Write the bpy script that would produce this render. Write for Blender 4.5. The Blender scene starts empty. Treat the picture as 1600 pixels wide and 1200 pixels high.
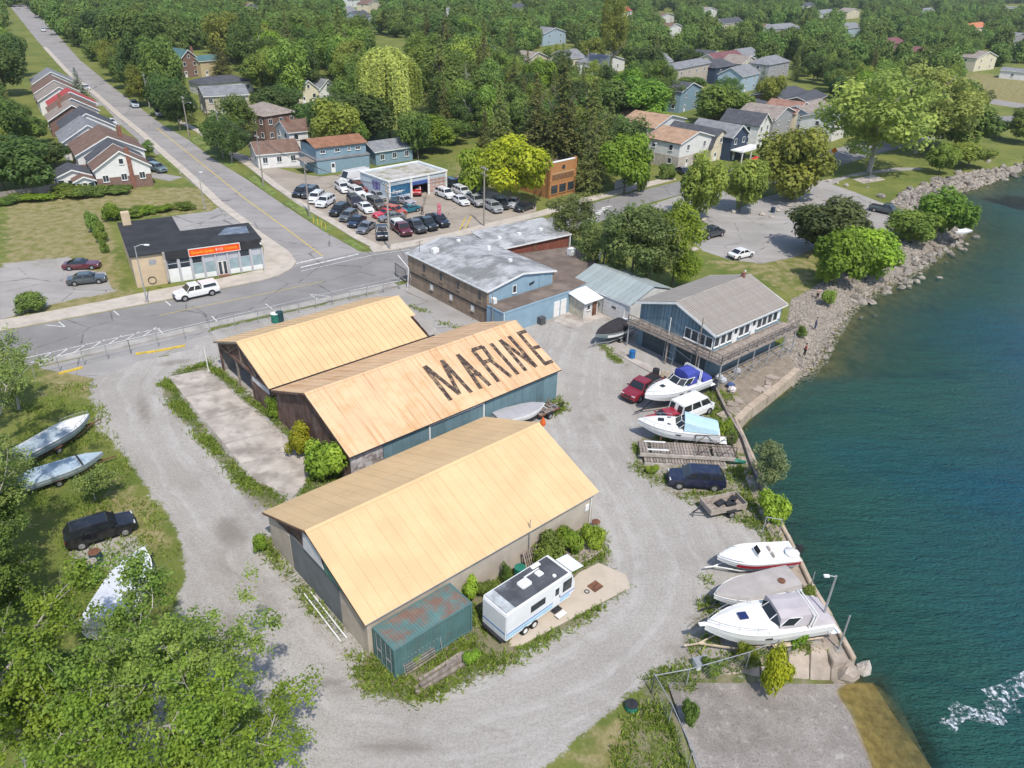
import bpy, bmesh, math, random
import numpy as np
from mathutils import Vector, Matrix
R = math.radians
PI = math.pi
random.seed(7)
rng = np.random.default_rng(7)
scene = bpy.context.scene
COL = scene.collection

# ------------------------------------------------------------------ camera, sky, sun, exposure
CAM_H = 40.0
FOCAL = 1186.0 / 1600.0 * 36.0
PITCH, ROLL = R(29.5), R(1.9)
_fw = Vector((0, math.cos(PITCH), -math.sin(PITCH)))
_rt0 = Vector((1, 0, 0)); _up0 = Vector((0, math.sin(PITCH), math.cos(PITCH)))
_rt = math.cos(ROLL) * _rt0 + math.sin(ROLL) * _up0
_up = -math.sin(ROLL) * _rt0 + math.cos(ROLL) * _up0
cam_d = bpy.data.cameras.new('camera'); cam = bpy.data.objects.new('camera', cam_d); COL.objects.link(cam)
cam.matrix_world = Matrix(((_rt.x, _up.x, -_fw.x, 0), (_rt.y, _up.y, -_fw.y, 0), (_rt.z, _up.z, -_fw.z, CAM_H), (0, 0, 0, 1)))
cam_d.sensor_width = 36; cam_d.lens = FOCAL; cam_d.clip_start = 0.5; cam_d.clip_end = 9000
scene.camera = cam

SUN_EL = R(57); SUN_TO = Vector((0.369, -0.929, 0)).normalized()       # horizontal direction towards the sun
sun_vec = Vector((SUN_TO.x * math.cos(SUN_EL), SUN_TO.y * math.cos(SUN_EL), math.sin(SUN_EL)))
sd = bpy.data.lights.new('sun', 'SUN'); sd.energy = 3.2; sd.angle = R(0.9); sd.color = (1.0, 0.94, 0.85)
so = bpy.data.objects.new('sun', sd); COL.objects.link(so); so.rotation_euler = sun_vec.to_track_quat('Z', 'Y').to_euler()
world = bpy.data.worlds.new('World'); scene.world = world; world.use_nodes = True
_nt = world.node_tree; _bg = _nt.nodes['Background']
_sky = _nt.nodes.new('ShaderNodeTexSky'); _sky.sky_type = 'NISHITA'; _sky.sun_disc = False
_sky.sun_elevation = SUN_EL; _sky.sun_rotation = math.atan2(SUN_TO.x, SUN_TO.y)
_sky.air_density = 1.0; _sky.dust_density = 0.9; _sky.ozone_density = 1.0
_nt.links.new(_sky.outputs[0], _bg.inputs[0]); _bg.inputs[1].default_value = 0.15
scene.view_settings.view_transform = 'Standard'; scene.view_settings.look = 'None'
scene.view_settings.exposure = 0.47; scene.view_settings.gamma = 1.0; scene.view_settings.use_curve_mapping = False
scene.cycles.use_denoising = True
scene.cycles.max_bounces = 5; scene.cycles.diffuse_bounces = 2; scene.cycles.glossy_bounces = 2
scene.cycles.transmission_bounces = 3; scene.cycles.transparent_max_bounces = 10
scene.cycles.caustics_reflective = False; scene.cycles.caustics_refractive = False

HAZE = 0.0001
# survey: the spot of ground (at height z) that stands at picture position (u, v) of a 1600 x 1200 view
FP = 1186.0
def G(u, v, z=0.0):
    d = _rt * ((u - 800) / FP) - _up * ((v - 600) / FP) + _fw
    t = (z - CAM_H) / d.z
    return Vector((d.x * t, d.y * t))
def proj(x, y, z):
    d = Vector((x, y, z - CAM_H)); w = d.dot(_fw)
    return 800 + FP * d.dot(_rt) / w, 600 - FP * d.dot(_up) / w
def height(u, v, vtop):
    b = G(u, v); lo, hi = 0.0, 60.0
    for _ in range(40):
        m = (lo + hi) / 2
        if proj(b.x, b.y, m)[1] > vtop: lo = m
        else: hi = m
    return lo
GA = R(42.3)          # the bearing of the yard's buildings

# ------------------------------------------------------------------ mesh helpers
class MB:
    def __init__(self): self.v = []; self.f = []; self.mi = []
    def add(self, vs, fs, m=0):
        o = len(self.v); self.v.extend([tuple(p) for p in vs])
        for f in fs: self.f.append(tuple(o + i for i in f)); self.mi.append(m)
        return self
    def box(self, c, s, rz=0.0, m=0, rx=0.0, ry=0.0):
        hx, hy, hz = s[0] / 2, s[1] / 2, s[2] / 2
        M = Matrix.Rotation(rz, 3, 'Z') @ Matrix.Rotation(ry, 3, 'Y') @ Matrix.Rotation(rx, 3, 'X')
        c = Vector(c)
        vs = [c + M @ Vector((x, y, z)) for x, y, z in ((-hx,-hy,-hz),(hx,-hy,-hz),(hx,hy,-hz),(-hx,hy,-hz),(-hx,-hy,hz),(hx,-hy,hz),(hx,hy,hz),(-hx,hy,hz))]
        return self.add(vs, [(0,3,2,1),(4,5,6,7),(0,1,5,4),(1,2,6,5),(2,3,7,6),(3,0,4,7)], m)
    def b(self, x0, x1, y0, y1, z0, z1, m=0):
        return self.box(((x0+x1)/2, (y0+y1)/2, (z0+z1)/2), (abs(x1-x0), abs(y1-y0), abs(z1-z0)), m=m)
    def tube(self, p0, p1, r, n=6, r1=None, m=0, caps=True):
        p0 = Vector(p0); p1 = Vector(p1); r1 = r if r1 is None else r1
        d = (p1 - p0)
        if d.length < 1e-6: return self
        d.normalize(); a = d.orthogonal().normalized(); c = d.cross(a)
        vs = []
        for p, rr in ((p0, r), (p1, r1)):
            for k in range(n):
                t = 2 * PI * k / n; vs.append(p + a * (rr * math.cos(t)) + c * (rr * math.sin(t)))
        fs = [(k, (k+1) % n, n + (k+1) % n, n + k) for k in range(n)]
        if caps: fs += [tuple(range(n-1, -1, -1)), tuple(range(n, 2*n))]
        return self.add(vs, fs, m)
    def path(self, pts, r, n=5, m=0):
        for i in range(len(pts) - 1):
            ra = r[i] if isinstance(r, (list, tuple)) else r
            rb = r[i+1] if isinstance(r, (list, tuple)) else r
            self.tube(pts[i], pts[i+1], ra, n, rb, m)
        return self
    def prism(self, poly, z0, z1, m=0):
        n = len(poly)
        vs = [(p[0], p[1], z0) for p in poly] + [(p[0], p[1], z1) for p in poly]
        a = sum(poly[i][0]*poly[(i+1)%n][1] - poly[(i+1)%n][0]*poly[i][1] for i in range(n))
        fs = [tuple(range(n-1,-1,-1)), tuple(range(n,2*n))] + [(i,(i+1)%n,n+(i+1)%n,n+i) for i in range(n)]
        if a < 0: fs = [tuple(reversed(f)) for f in fs]
        return self.add(vs, fs, m)
    def slab(self, pts, t, m=0):
        """a plate: 3-D polygon pts thickened by t along its normal"""
        P = [Vector(p) for p in pts]; n = len(P); nn = Vector((0,0,0))
        for i in range(n): nn += P[i].cross(P[(i+1)%n])
        nn.normalize()
        vs = [p - nn*0 for p in P] + [p + nn*t for p in P]
        fs = [tuple(range(n-1,-1,-1)), tuple(range(n,2*n))] + [(i,(i+1)%n,n+(i+1)%n,n+i) for i in range(n)]
        if t < 0: fs = [tuple(reversed(f)) for f in fs]
        return self.add(vs, fs, m)
    def loft(self, rings, closed=True, caps=True, m=0):
        n = len(rings[0]); vs = [p for r in rings for p in r]; fs = []
        for i in range(len(rings)-1):
            for k in range(n if closed else n-1):
                fs.append((i*n+k, i*n+(k+1)%n, (i+1)*n+(k+1)%n, (i+1)*n+k))
        if caps: fs += [tuple(range(n-1,-1,-1)), tuple((len(rings)-1)*n+k for k in range(n))]
        return self.add(vs, fs, m)
    def lathe(self, prof, n=10, c=(0,0,0), m=0):
        rings = [[(c[0]+r*math.cos(2*PI*k/n), c[1]+r*math.sin(2*PI*k/n), c[2]+z) for k in range(n)] for r, z in prof]
        return self.loft(rings, True, True, m)
    def blob(self, c, r, seed=0, n1=7, n2=5, jit=0.25, m=0):
        rd = random.Random(seed); rings = []
        for i in range(n2):
            ph = -PI/2 + PI*(i+0.5)/n2
            rings.append([(c[0]+r[0]*math.cos(ph)*math.cos(2*PI*k/n1)*(1+rd.uniform(-jit,jit)), c[1]+r[1]*math.cos(ph)*math.sin(2*PI*k/n1)*(1+rd.uniform(-jit,jit)), c[2]+r[2]*math.sin(ph)*(1+rd.uniform(-jit,jit))) for k in range(n1)])
        return self.loft(rings, True, True, m)
    def mesh(self, name, mats, bevel=0, smooth=False, recalc=False, bang=28):
        me = bpy.data.meshes.new(name)
        me.from_pydata(self.v, [], self.f)
        mats = mats if isinstance(mats, (list, tuple)) else [mats]
        for mm in mats: me.materials.append(mm)
        if len(mats) > 1: me.polygons.foreach_set('material_index', self.mi)
        if bevel or recalc:
            bm = bmesh.new(); bm.from_mesh(me)
            bmesh.ops.remove_doubles(bm, verts=bm.verts, dist=1e-5)
            bmesh.ops.recalc_face_normals(bm, faces=bm.faces)
            if bevel:
                es = [e for e in bm.edges if len(e.link_faces) == 2 and e.calc_face_angle(0) > R(bang)]
                bmesh.ops.bevel(bm, geom=es, offset=bevel, segments=2, affect='EDGES', clamp_overlap=True)
            bm.to_mesh(me); bm.free()
        if smooth: me.polygons.foreach_set('use_smooth', [True]*len(me.polygons))
        me.update(); return me
    def build(self, name, mats, parent=None, loc=(0,0,0), rz=0.0, **k):
        return put(name, self.mesh(name, mats, **k), parent, loc, rz)

def put(name, me, parent=None, loc=(0,0,0), rz=0.0, sc=None):
    o = bpy.data.objects.new(name, me); COL.objects.link(o)
    if parent: o.parent = parent
    o.location = (loc[0], loc[1], loc[2] if len(loc) > 2 else 0); o.rotation_euler = (0, 0, rz)
    if sc: o.scale = sc
    return o
def tag(o, label, cat, group=None, kind=None):
    o['label'] = label; o['category'] = cat
    if group: o['group'] = group
    if kind: o['kind'] = kind
    return o
def thing(name, label, cat, loc=(0,0,0), rz=0.0, group=None):
    o = put(name, None, None, loc, rz); o.empty_display_size = 0.3
    return tag(o, label, cat, group)
def struct(o): o['kind'] = 'structure'; return o
def stuff(o, label=None, cat=None):
    o['kind'] = 'stuff'
    if label: o['label'] = label; o['category'] = cat
    return o
def copy_tree(o, parent=None):
    c = o.copy(); COL.objects.link(c)
    if parent: c.parent = parent
    for ch in KIDS(o): copy_tree(ch, c)
    return c
def KIDS(o): return [x for x in o.children]

# ------------------------------------------------------------------ materials
def srgb(r, g, b):
    f = lambda c: (c/255/12.92) if c/255 <= 0.04045 else ((c/255+0.055)/1.055)**2.4
    return (f(r), f(g), f(b))
class NT:
    def __init__(self, name):
        self.m = bpy.data.materials.new(name); self.m.use_nodes = True; self.t = self.m.node_tree; self.n = self.t.nodes
        self.bsdf = self.n['Principled BSDF']; self.out = self.n['Material Output']
    def node(self, ty, **k):
        nd = self.n.new(ty)
        for a, v in k.items(): setattr(nd, a, v)
        return nd
    def link(self, a, b): self.t.links.new(a, b)
    def val(self, x, sock):
        if isinstance(x, (int, float)): sock.default_value = x
        elif isinstance(x, (tuple, list)): sock.default_value = (*x, 1.0) if len(x) == 3 and sock.type == 'RGBA' else x
        else: self.link(x, sock)
    def coord(self, kind='Object'):
        if kind == 'World': return self.node('ShaderNodeNewGeometry').outputs['Position']
        return self.node('ShaderNodeTexCoord').outputs[kind]
    def mapping(self, vec, scale=(1,1,1), rot=(0,0,0)):
        mp = self.node('ShaderNodeMapping'); self.link(vec, mp.inputs[0]); mp.inputs['Scale'].default_value = scale; mp.inputs['Rotation'].default_value = rot
        return mp.outputs[0]
    def noise(self, vec, scale, detail=3, rough=0.55, dist=0.0):
        n = self.node('ShaderNodeTexNoise'); self.link(vec, n.inputs['Vector']); n.inputs['Scale'].default_value = scale
        n.inputs['Detail'].default_value = detail; n.inputs['Roughness'].default_value = rough; n.inputs['Distortion'].default_value = dist
        return n.outputs['Fac']
    def ramp(self, fac, lo, hi):
        n = self.node('ShaderNodeMapRange'); n.interpolation_type = 'SMOOTHSTEP'
        self.link(fac, n.inputs[0]); n.inputs[1].default_value = lo; n.inputs[2].default_value = hi
        return n.outputs[0]
    def math(self, op, a, b=0.0):
        n = self.node('ShaderNodeMath', operation=op); self.val(a, n.inputs[0]); self.val(b, n.inputs[1]); return n.outputs[0]
    def mix(self, fac, a, b, blend='MIX'):
        n = self.node('ShaderNodeMix', data_type='RGBA', blend_type=blend); self.val(fac, n.inputs[0]); self.val(a, n.inputs[6]); self.val(b, n.inputs[7]); return n.outputs[2]
    def bump(self, h, strength=0.3, dist=0.02):
        n = self.node('ShaderNodeBump'); n.inputs['Strength'].default_value = strength; n.inputs['Distance'].default_value = dist; self.link(h, n.inputs['Height'])
        self.link(n.outputs[0], self.bsdf.inputs['Normal'])
    def done(self, col, rough=0.8, metal=0.0, spec=0.3):
        self.val(col, self.bsdf.inputs['Base Color']); self.val(rough, self.bsdf.inputs['Roughness']); self.val(metal, self.bsdf.inputs['Metallic'])
        self.bsdf.inputs['Specular IOR Level'].default_value = spec
        return self.m
MATS = {}
def mat(name, col, rough=0.8, var=0.18, scale=1.5, metal=0.0, spec=0.3, dirt=None, dirt_amt=0.5, dscale=0.6, bump=0.0, coord='Object', objvar=0.0, streak=None):
    """a worn painted / natural surface: base colour, mottled, with patches of dirt and optional streaks"""
    if name in MATS: return MATS[name]
    t = NT(name); v = t.coord(coord)
    n1 = t.noise(v, scale, 4); n2 = t.noise(v, scale * 7.3, 3)
    a = tuple(max(0, c*(1-var)) for c in col); b = tuple(min(1, c*(1+var)) for c in col)
    c = t.mix(t.ramp(n1, 0.3, 0.7), a, b)
    c = t.mix(t.math('MULTIPLY', t.ramp(n2, 0.35, 0.75), 0.35), c, tuple(x*(1-var) for x in col))
    if dirt:
        n3 = t.noise(v, dscale, 5, 0.65)
        c = t.mix(t.math('MULTIPLY', t.ramp(n3, 0.62-0.25*dirt_amt, 0.8-0.2*dirt_amt), dirt_amt), c, dirt)
    if streak:      # (colour, axis scale, amount[, turn])
        sv = t.mapping(v, (1,1,1), (0,0,-streak[3])) if len(streak) > 3 else v
        n4 = t.noise(t.mapping(sv, streak[1]), 1.0, 4, 0.6)
        c = t.mix(t.math('MULTIPLY', t.ramp(n4, 0.48, 0.75), streak[2]), c, streak[0])
    if objvar:
        oi = t.node('ShaderNodeObjectInfo'); hsv = t.node('ShaderNodeHueSaturation')
        t.link(t.math('ADD', t.math('MULTIPLY', oi.outputs['Random'], objvar*2), 1-objvar), hsv.inputs['Value']); t.link(c, hsv.inputs['Color']); c = hsv.outputs[0]
    if bump: t.bump(t.noise(v, scale*9, 4), bump, 0.03)
    MATS[name] = t.done(c, rough, metal, spec); return MATS[name]
def glass(name='window_glass', col=(0.03,0.04,0.05), rough=0.08):
    if name in MATS: return MATS[name]
    t = NT(name); n = t.noise(t.coord('Object'), 0.8, 2)
    MATS[name] = t.done(t.mix(n, tuple(c*0.6 for c in col), tuple(c*1.5 for c in col)), rough, 0.0, 0.6); return MATS[name]
def paint(name, col, rough=0.28, metal=0.0):
    if name in MATS: return MATS[name]
    t = NT(name); v = t.coord('Object'); n = t.noise(v, 2.2, 4)
    c = t.mix(t.math('MULTIPLY', t.ramp(n, 0.45, 0.85), 0.10), col, (0.28,0.26,0.23))
    m = t.done(c, t.math('ADD', t.math('MULTIPLY', n, 0.2), rough - 0.08), metal, 0.5); t.bsdf.inputs['Coat Weight'].default_value = 0.9; t.bsdf.inputs['Coat Roughness'].default_value = 0.05
    MATS[name] = m; return m
M_white = mat('white_trim', (0.72,0.72,0.70), 0.6, 0.08, dirt=(0.45,0.42,0.38), dirt_amt=0.35)
M_wood = mat('weathered_wood', (0.26,0.22,0.19), 0.9, 0.3, 3, objvar=0.25, streak=((0.12,0.10,0.085),(0.4,9,9),0.5))
M_woodl = mat('light_wood', (0.5,0.42,0.32), 0.85, 0.2, 3, objvar=0.2)
M_conc = mat('concrete', (0.36,0.34,0.31), 0.92, 0.15, 0.5, dirt=(0.17,0.15,0.13), dirt_amt=0.55, dscale=0.35, bump=0.3, coord='World')
M_concw = mat('pale_concrete', (0.43,0.385,0.34), 0.92, 0.2, 0.5, dirt=(0.21,0.18,0.155), dirt_amt=0.75, dscale=0.4, bump=0.2, coord='World')
M_steel = mat('galvanised_steel', (0.42,0.43,0.44), 0.45, 0.15, 3, metal=0.5)
M_dark = mat('dark_metal', (0.03,0.03,0.033), 0.6, 0.3, 3)
M_black = mat('black_rubber', (0.018,0.018,0.018), 0.85, 0.2, 4)
M_rust = mat('rusty_iron', (0.16,0.075,0.045), 0.9, 0.4, 3, dirt=(0.06,0.03,0.02))
M_brickr = mat('red_brick', (0.22,0.10,0.07), 0.9, 0.25, 4, dirt=(0.3,0.2,0.16), dirt_amt=0.4)
M_glass = glass()
M_glassb = glass('pale_window_glass', (0.25,0.33,0.35), 0.15)
# ------------------------------------------------------------------ the ground, shore and river
from mathutils.geometry import tessellate_polygon
WZ = -1.0
def W(pts, z=0.0): return [tuple(G(u, v, z)) for u, v in pts]
def poly_sd(poly, X, Y):
    """signed distance to a polygon, positive inside"""
    P = np.array(poly, float); n = len(P); best = np.full(X.shape, 1e18); ins = np.zeros(X.shape, bool)
    for i in range(n):
        a, b = P[i], P[(i+1) % n]; ex, ey = b - a; L = ex*ex + ey*ey + 1e-12
        t = np.clip(((X-a[0])*ex + (Y-a[1])*ey)/L, 0, 1)
        best = np.minimum(best, (X-a[0]-t*ex)**2 + (Y-a[1]-t*ey)**2)
        c = (a[1] > Y) != (b[1] > Y)
        ins ^= c & (X < (b[0]-a[0])*(Y-a[1])/((b[1]-a[1]) if abs(b[1]-a[1]) > 1e-12 else 1e-12) + a[0])
    d = np.sqrt(best); return np.where(ins, d, -d)
shore_px = [(1600,262),(1560,278),(1525,292),(1490,300),(1470,308),(1478,325),(1500,345),(1508,362),(1490,378),(1465,396),(1440,418),(1400,438),(1362,457),(1338,475),(1318,497),(1300,527),(1282,560),(1262,583),(1250,590)]
shore = W(shore_px, WZ)
wall_a = W([(1250,580),(1226,602),(1200,622),(1176,640),(1157,660)], 0.1)          # the curved sea wall's outer edge
wall_b = W([(1150,655),(1164,685),(1186,735),(1210,795),(1232,838),(1270,916),(1300,966),(1337,1033)], 0.1)
ramp_w = W([(1338,1050),(1310,1068),(1297,1076),(1322,1115),(1346,1170),(1356,1200)], WZ)
water_poly = shore + wall_a[1:] + wall_b + ramp_w + [(20.5, 22), (19, 8), (40, -60), (900, -60), (900, 700), (330, 262), (190, 214)]
def smooth01(x): x = np.clip(x, 0, 1); return x*x*(3-2*x)
def ground_z(X, Y):
    s = poly_sd(water_poly, X, Y)
    nat = smooth01((Y - 74) / 4.0)                                   # natural shore beyond the sea wall
    land_s = 0.35 + nat * 4.2
    zl = -1.0 * (1 - smooth01(-s / land_s * 0.98 + 0.02))
    depth = np.where(s > 0, 0.05 + s*0.28*(1-nat) + s*0.20*nat + (1-nat)*1.1*smooth01(s/0.6), 0)
    z = np.where(s > 0, WZ - np.minimum(depth, 4.0), np.maximum(zl, -1.0))
    ramp = poly_sd(W([(1030,1078),(1085,1062),(1143,1049),(1232,1028),(1300,1015),(1336,1042)], 0.0) + W([(1400,1062),(1475,1180),(1490,1260),(1080,1260)], -0.6), X, Y)
    rz = WZ - s * 0.105
    k = smooth01((ramp + 0.2) / 0.4)
    return np.where(k > 0, z*(1-k) + np.clip(rz, -2.3, -0.05)*k, z), s
def axis(lo, a, b, hi, step, g=1.18):
    m = list(np.arange(a, b, step)); up = []; x = b; d = step
    while x < hi: up.append(x); d *= g; x += d
    dn = []; x = a - step; d = step
    while x > lo: dn.append(x); d *= g; x -= d
    return np.array(dn[::-1] + m + up + [hi])
gx = axis(-1500, -78, 128, 1500, 0.72); gy = axis(-60, 14, 196, 2600, 0.72)
X, Y = np.meshgrid(gx, gy)
Z, SW = ground_z(X, Y)
def mask(polys, edge=1.3):
    w = np.zeros(X.shape)
    for pts, top in polys:
        w = np.maximum(w, top * np.clip(0.5 + poly_sd(W(pts), X, Y)/edge, 0, 1))
    return w
yard = [(140,600),(150,585),(215,562),(320,548),(345,560),(640,440),(700,470),(760,505),(870,490),(950,460),(1000,480),(1120,600),(1160,660),(1180,700),(1210,800),(1250,880),(1330,1020),(1200,1060),(1030,1060),(985,1085),(870,1180),(800,1260),(120,1260),(250,1050),(270,960),(290,900),(285,850),(262,800),(235,775),(200,715),(152,670)]
gravel = mask([(yard,1),([(205,548),(400,500),(640,444),(660,470),(330,560)],1),([(640,440),(700,470),(770,520),(690,530)],1),([(0,412),(60,405),(110,400),(165,438),(185,455),(100,472),(60,482),(0,492)],0.8),
    ([(1255,470),(1300,452),(1380,400),(1470,372),(1520,362),(1500,420),(1330,520),(1262,600),(1225,580),(1232,500)],0.0),
    ([(100,860),(200,830),(230,850),(250,900),(120,890)],0.75)])
weeds = mask([([(252,600),(262,588),(300,572),(325,560),(335,572),(300,585),(282,597),(287,622),(332,682),(392,747),(445,772),(440,790),(420,795),(380,765),(340,722),(290,662),(262,632)],1),
    ([(322,575),(345,575),(425,640),(545,735),(560,750),(490,772),(460,772),(490,725),(432,668),(382,628)],1),
    ([(560,1035),(542,1062),(575,1092),(640,1108),(720,1078),(800,1040),(870,1000),(978,932),(984,915),(955,880),(942,830),(900,820),(840,850),(760,900),(590,1000)],0.85),
    ([(402,845),(425,830),(440,870),(520,960),(575,1020),(548,1035),(520,992),(450,910),(408,866)],0.9),
    ([(1000,1062),(1040,1040),(1100,1030),(1200,1010),(1260,1000),(1330,1030),(1320,1050),(1230,1060),(1060,1090),(1100,1250),(930,1250),(960,1170),(980,1110)],0.72),
    ([(980,690),(1000,680),(1160,690),(1200,790),(1215,850),(1180,835),(1100,795),(1030,770),(985,735)],0.56),
    ([(1110,600),(1150,620),(1165,680),(1130,690),(1090,640)],0.72),
    ([(1180,800),(1225,840),(1245,890),(1200,870)],0.68),([(1090,900),(1120,880),(1150,1000),(1080,1050),(1060,1030)],0.48),
    ([(870,618),(890,640),(850,655),(832,632)],0.9),([(920,530),(960,545),(985,575),(960,570)],0.62),
    ([(640,470),(690,500),(760,520),(740,525),(680,505),(640,480)],0.6),
    ([(700,930),(780,880),(845,850),(850,900),(760,960)],0.8)], 1.6)
dry = mask([([(975,690),(1160,690),(1215,850),(1240,900),(1150,880),(1080,800),(1000,770)],0.9),([(1090,900),(1150,880),(1160,1000),(1060,1040)],0.8),([(560,1035),(542,1062),(640,1108),(800,1040),(978,932),(942,830),(760,900)],0.75),([(0,300),(330,290),(350,330),(180,345),(200,450),(240,460),(0,540)],0.62),([(1070,410),(1280,380),(1290,450),(1235,470),(1170,430)],0.5),([(1500,110),(1640,125),(1640,172),(1490,150)],0.85),
    ([(700,250),(760,262),(820,330),(700,300)],0.5),([(180,720),(300,850),(240,880),(130,800)],0.6),([(60,560),(160,570),(160,620),(60,620)],0.7),
    ([(900,1120),(1060,1080),(1080,1250),(880,1250)],0.65)], 4.0)
stone = mask([([(1236,468),(1262,456),(1300,430),(1380,388),(1430,372),(1480,352),(1510,340),(1520,362),(1500,420),(1330,520),(1262,610),(1222,585),(1228,520)],1),
    ([(1390,318),(1440,290),(1500,272),(1560,262),(1640,240),(1640,275),(1540,300),(1480,318),(1420,330)],1)], 1.2)
lane_px = [(925,505),(905,560),(895,620),(925,700),(1000,800),(1040,880),(1030,950),(960,1020),(850,1085),(680,1125),(520,1095),(440,1010),(350,840),(270,745),(220,660),(200,600),(230,560)]
LP_ = [np.array(q) for q in W(lane_px)]; lane = np.full(X.shape, 99.0)
for a_, b_ in zip(LP_[:-1], LP_[1:]):
    e = b_-a_; tt = np.clip(((X-a_[0])*e[0]+(Y-a_[1])*e[1])/(e@e),0,1); dx_ = X-a_[0]-tt*e[0]; dy_ = Y-a_[1]-tt*e[1]; dd_ = np.hypot(dx_,dy_)*np.sign(e[0]*dy_-e[1]*dx_); lane = np.where(np.abs(dd_) < np.abs(lane), dd_, lane)
idx = np.arange(X.size).reshape(X.shape)
faces = np.stack([idx[:-1,:-1], idx[:-1,1:], idx[1:,1:], idx[1:,:-1]], -1).reshape(-1, 4)
me = bpy.data.meshes.new('ground')
me.from_pydata(np.stack([X, Y, Z], -1).reshape(-1, 3).tolist(), [], faces.tolist())
ca = me.attributes.new('mask', 'FLOAT_COLOR', 'POINT')
ca.data.foreach_set('color', np.stack([gravel, dry, weeds, stone], -1).reshape(-1).astype(np.float32))
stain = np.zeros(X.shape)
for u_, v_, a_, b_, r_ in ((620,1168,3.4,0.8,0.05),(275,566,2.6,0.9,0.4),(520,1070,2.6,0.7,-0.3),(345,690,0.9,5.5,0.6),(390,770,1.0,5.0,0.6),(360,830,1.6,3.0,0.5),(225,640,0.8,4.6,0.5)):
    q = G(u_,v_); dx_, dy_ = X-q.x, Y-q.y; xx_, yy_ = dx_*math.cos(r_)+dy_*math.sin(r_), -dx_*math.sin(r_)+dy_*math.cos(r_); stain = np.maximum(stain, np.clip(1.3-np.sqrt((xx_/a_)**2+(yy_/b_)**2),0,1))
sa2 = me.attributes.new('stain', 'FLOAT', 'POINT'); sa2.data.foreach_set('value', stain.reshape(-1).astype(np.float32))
la = me.attributes.new('lane', 'FLOAT', 'POINT'); la.data.foreach_set('value', np.clip(lane,-20,20).reshape(-1).astype(np.float32))
me.polygons.foreach_set('use_smooth', [True]*len(me.polygons))
t = NT('ground_soil'); v = t.coord('World'); at = t.node('ShaderNodeAttribute', attribute_name='mask')
sp = t.node('ShaderNodeSeparateColor'); t.link(at.outputs['Color'], sp.inputs[0])
nb = t.noise(v, 0.11, 5, 0.6); nm = t.noise(v, 0.7, 5, 0.65); nf = t.noise(v, 4.5, 4, 0.7); nff = t.noise(v, 22, 2, 0.6)
lawn = t.mix(t.ramp(nb, 0.35, 0.65), (0.105,0.140,0.030), (0.175,0.190,0.048))
lawn = t.mix(t.math('MULTIPLY', t.ramp(nm, 0.45, 0.7), 0.5), lawn, (0.24,0.215,0.08))
lawn = t.mix(t.math('MULTIPLY', t.ramp(nf, 0.5, 0.7), 0.45), lawn, (0.05,0.075,0.016))
dryc = t.mix(t.ramp(nm, 0.35, 0.68), (0.19,0.175,0.06), (0.31,0.26,0.14))
dryc = t.mix(t.math('MULTIPLY', t.ramp(nf, 0.45, 0.7), 0.5), dryc, (0.11,0.115,0.03))
lawn = t.mix(t.ramp(t.math('ADD', sp.outputs[1], t.math('MULTIPLY', t.math('SUBTRACT', nm, 0.5), 1.1)), 0.3, 0.62), lawn, dryc)
gr = t.mix(t.ramp(nb, 0.3, 0.7), (0.325,0.300,0.270), (0.42,0.395,0.362))
gr = t.mix(t.math('MULTIPLY', t.ramp(nm, 0.5, 0.75), 0.55), gr, (0.43,0.41,0.38))
n5 = t.noise(v, 0.28, 5, 0.7); gr = t.mix(t.math('MULTIPLY', t.ramp(n5, 0.56, 0.75), 0.45), gr, (0.22,0.195,0.165))
gr = t.mix(t.math('MULTIPLY', t.ramp(nf, 0.42, 0.70), 0.5), gr, (0.21,0.195,0.18))
gr = t.mix(t.math('MULTIPLY', t.ramp(t.noise(v, 10, 3, 0.7), 0.48, 0.66), 0.55), gr, (0.19,0.178,0.165)); gr = t.mix(t.math('MULTIPLY', t.ramp(t.noise(v, 7.5, 3, 0.7), 0.55, 0.70), 0.5), gr, (0.55,0.535,0.51))
al = t.node('ShaderNodeAttribute', attribute_name='lane'); cx = t.node('ShaderNodeCombineXYZ'); t.link(t.math('ADD', al.outputs['Fac'], t.math('MULTIPLY', t.noise(v, 0.2, 2), 1.8)), cx.inputs[0]); t.link(t.math('MULTIPLY', t.noise(v, 0.9, 3), 0.5), cx.inputs[1]); tr = t.noise(cx.outputs[0], 1.0, 4, 0.7); tr2 = t.math('MULTIPLY', t.ramp(tr, 0.46, 0.66), t.ramp(t.noise(v, 0.5, 4, 0.65), 0.34, 0.62)); gr = t.mix(t.math('MULTIPLY', tr2, 0.62), gr, (0.46,0.445,0.425)); tr3 = t.math('MULTIPLY', t.ramp(tr, 0.47, 0.34), t.ramp(t.noise(v, 0.45, 4, 0.65), 0.4, 0.65)); gr = t.mix(t.math('MULTIPLY', tr3, 0.5), gr, (0.235,0.215,0.19))
n6 = t.noise(v, 0.09, 6, 0.72, 0.8); gr = t.mix(t.math('MULTIPLY', t.ramp(n6, 0.54, 0.70), 0.65), gr, (0.205,0.178,0.145)); n7 = t.noise(v, 1.6, 5, 0.75); gr = t.mix(t.math('MULTIPLY', t.ramp(n7, 0.56, 0.72), 0.35), gr, (0.24,0.215,0.18)); n8 = t.noise(v, 45, 2, 0.6); gr = t.mix(t.math('MULTIPLY', t.ramp(n8, 0.55, 0.7), 0.4), gr, (0.50,0.48,0.45))
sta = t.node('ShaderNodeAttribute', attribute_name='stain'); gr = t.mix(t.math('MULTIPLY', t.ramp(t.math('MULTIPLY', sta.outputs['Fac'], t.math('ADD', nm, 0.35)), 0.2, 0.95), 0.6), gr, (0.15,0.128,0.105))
jit = t.math('MULTIPLY', t.math('SUBTRACT', t.math('ADD', t.math('MULTIPLY', nm, 0.6), t.math('MULTIPLY', nf, 0.5)), 0.55), 1.9)
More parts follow.
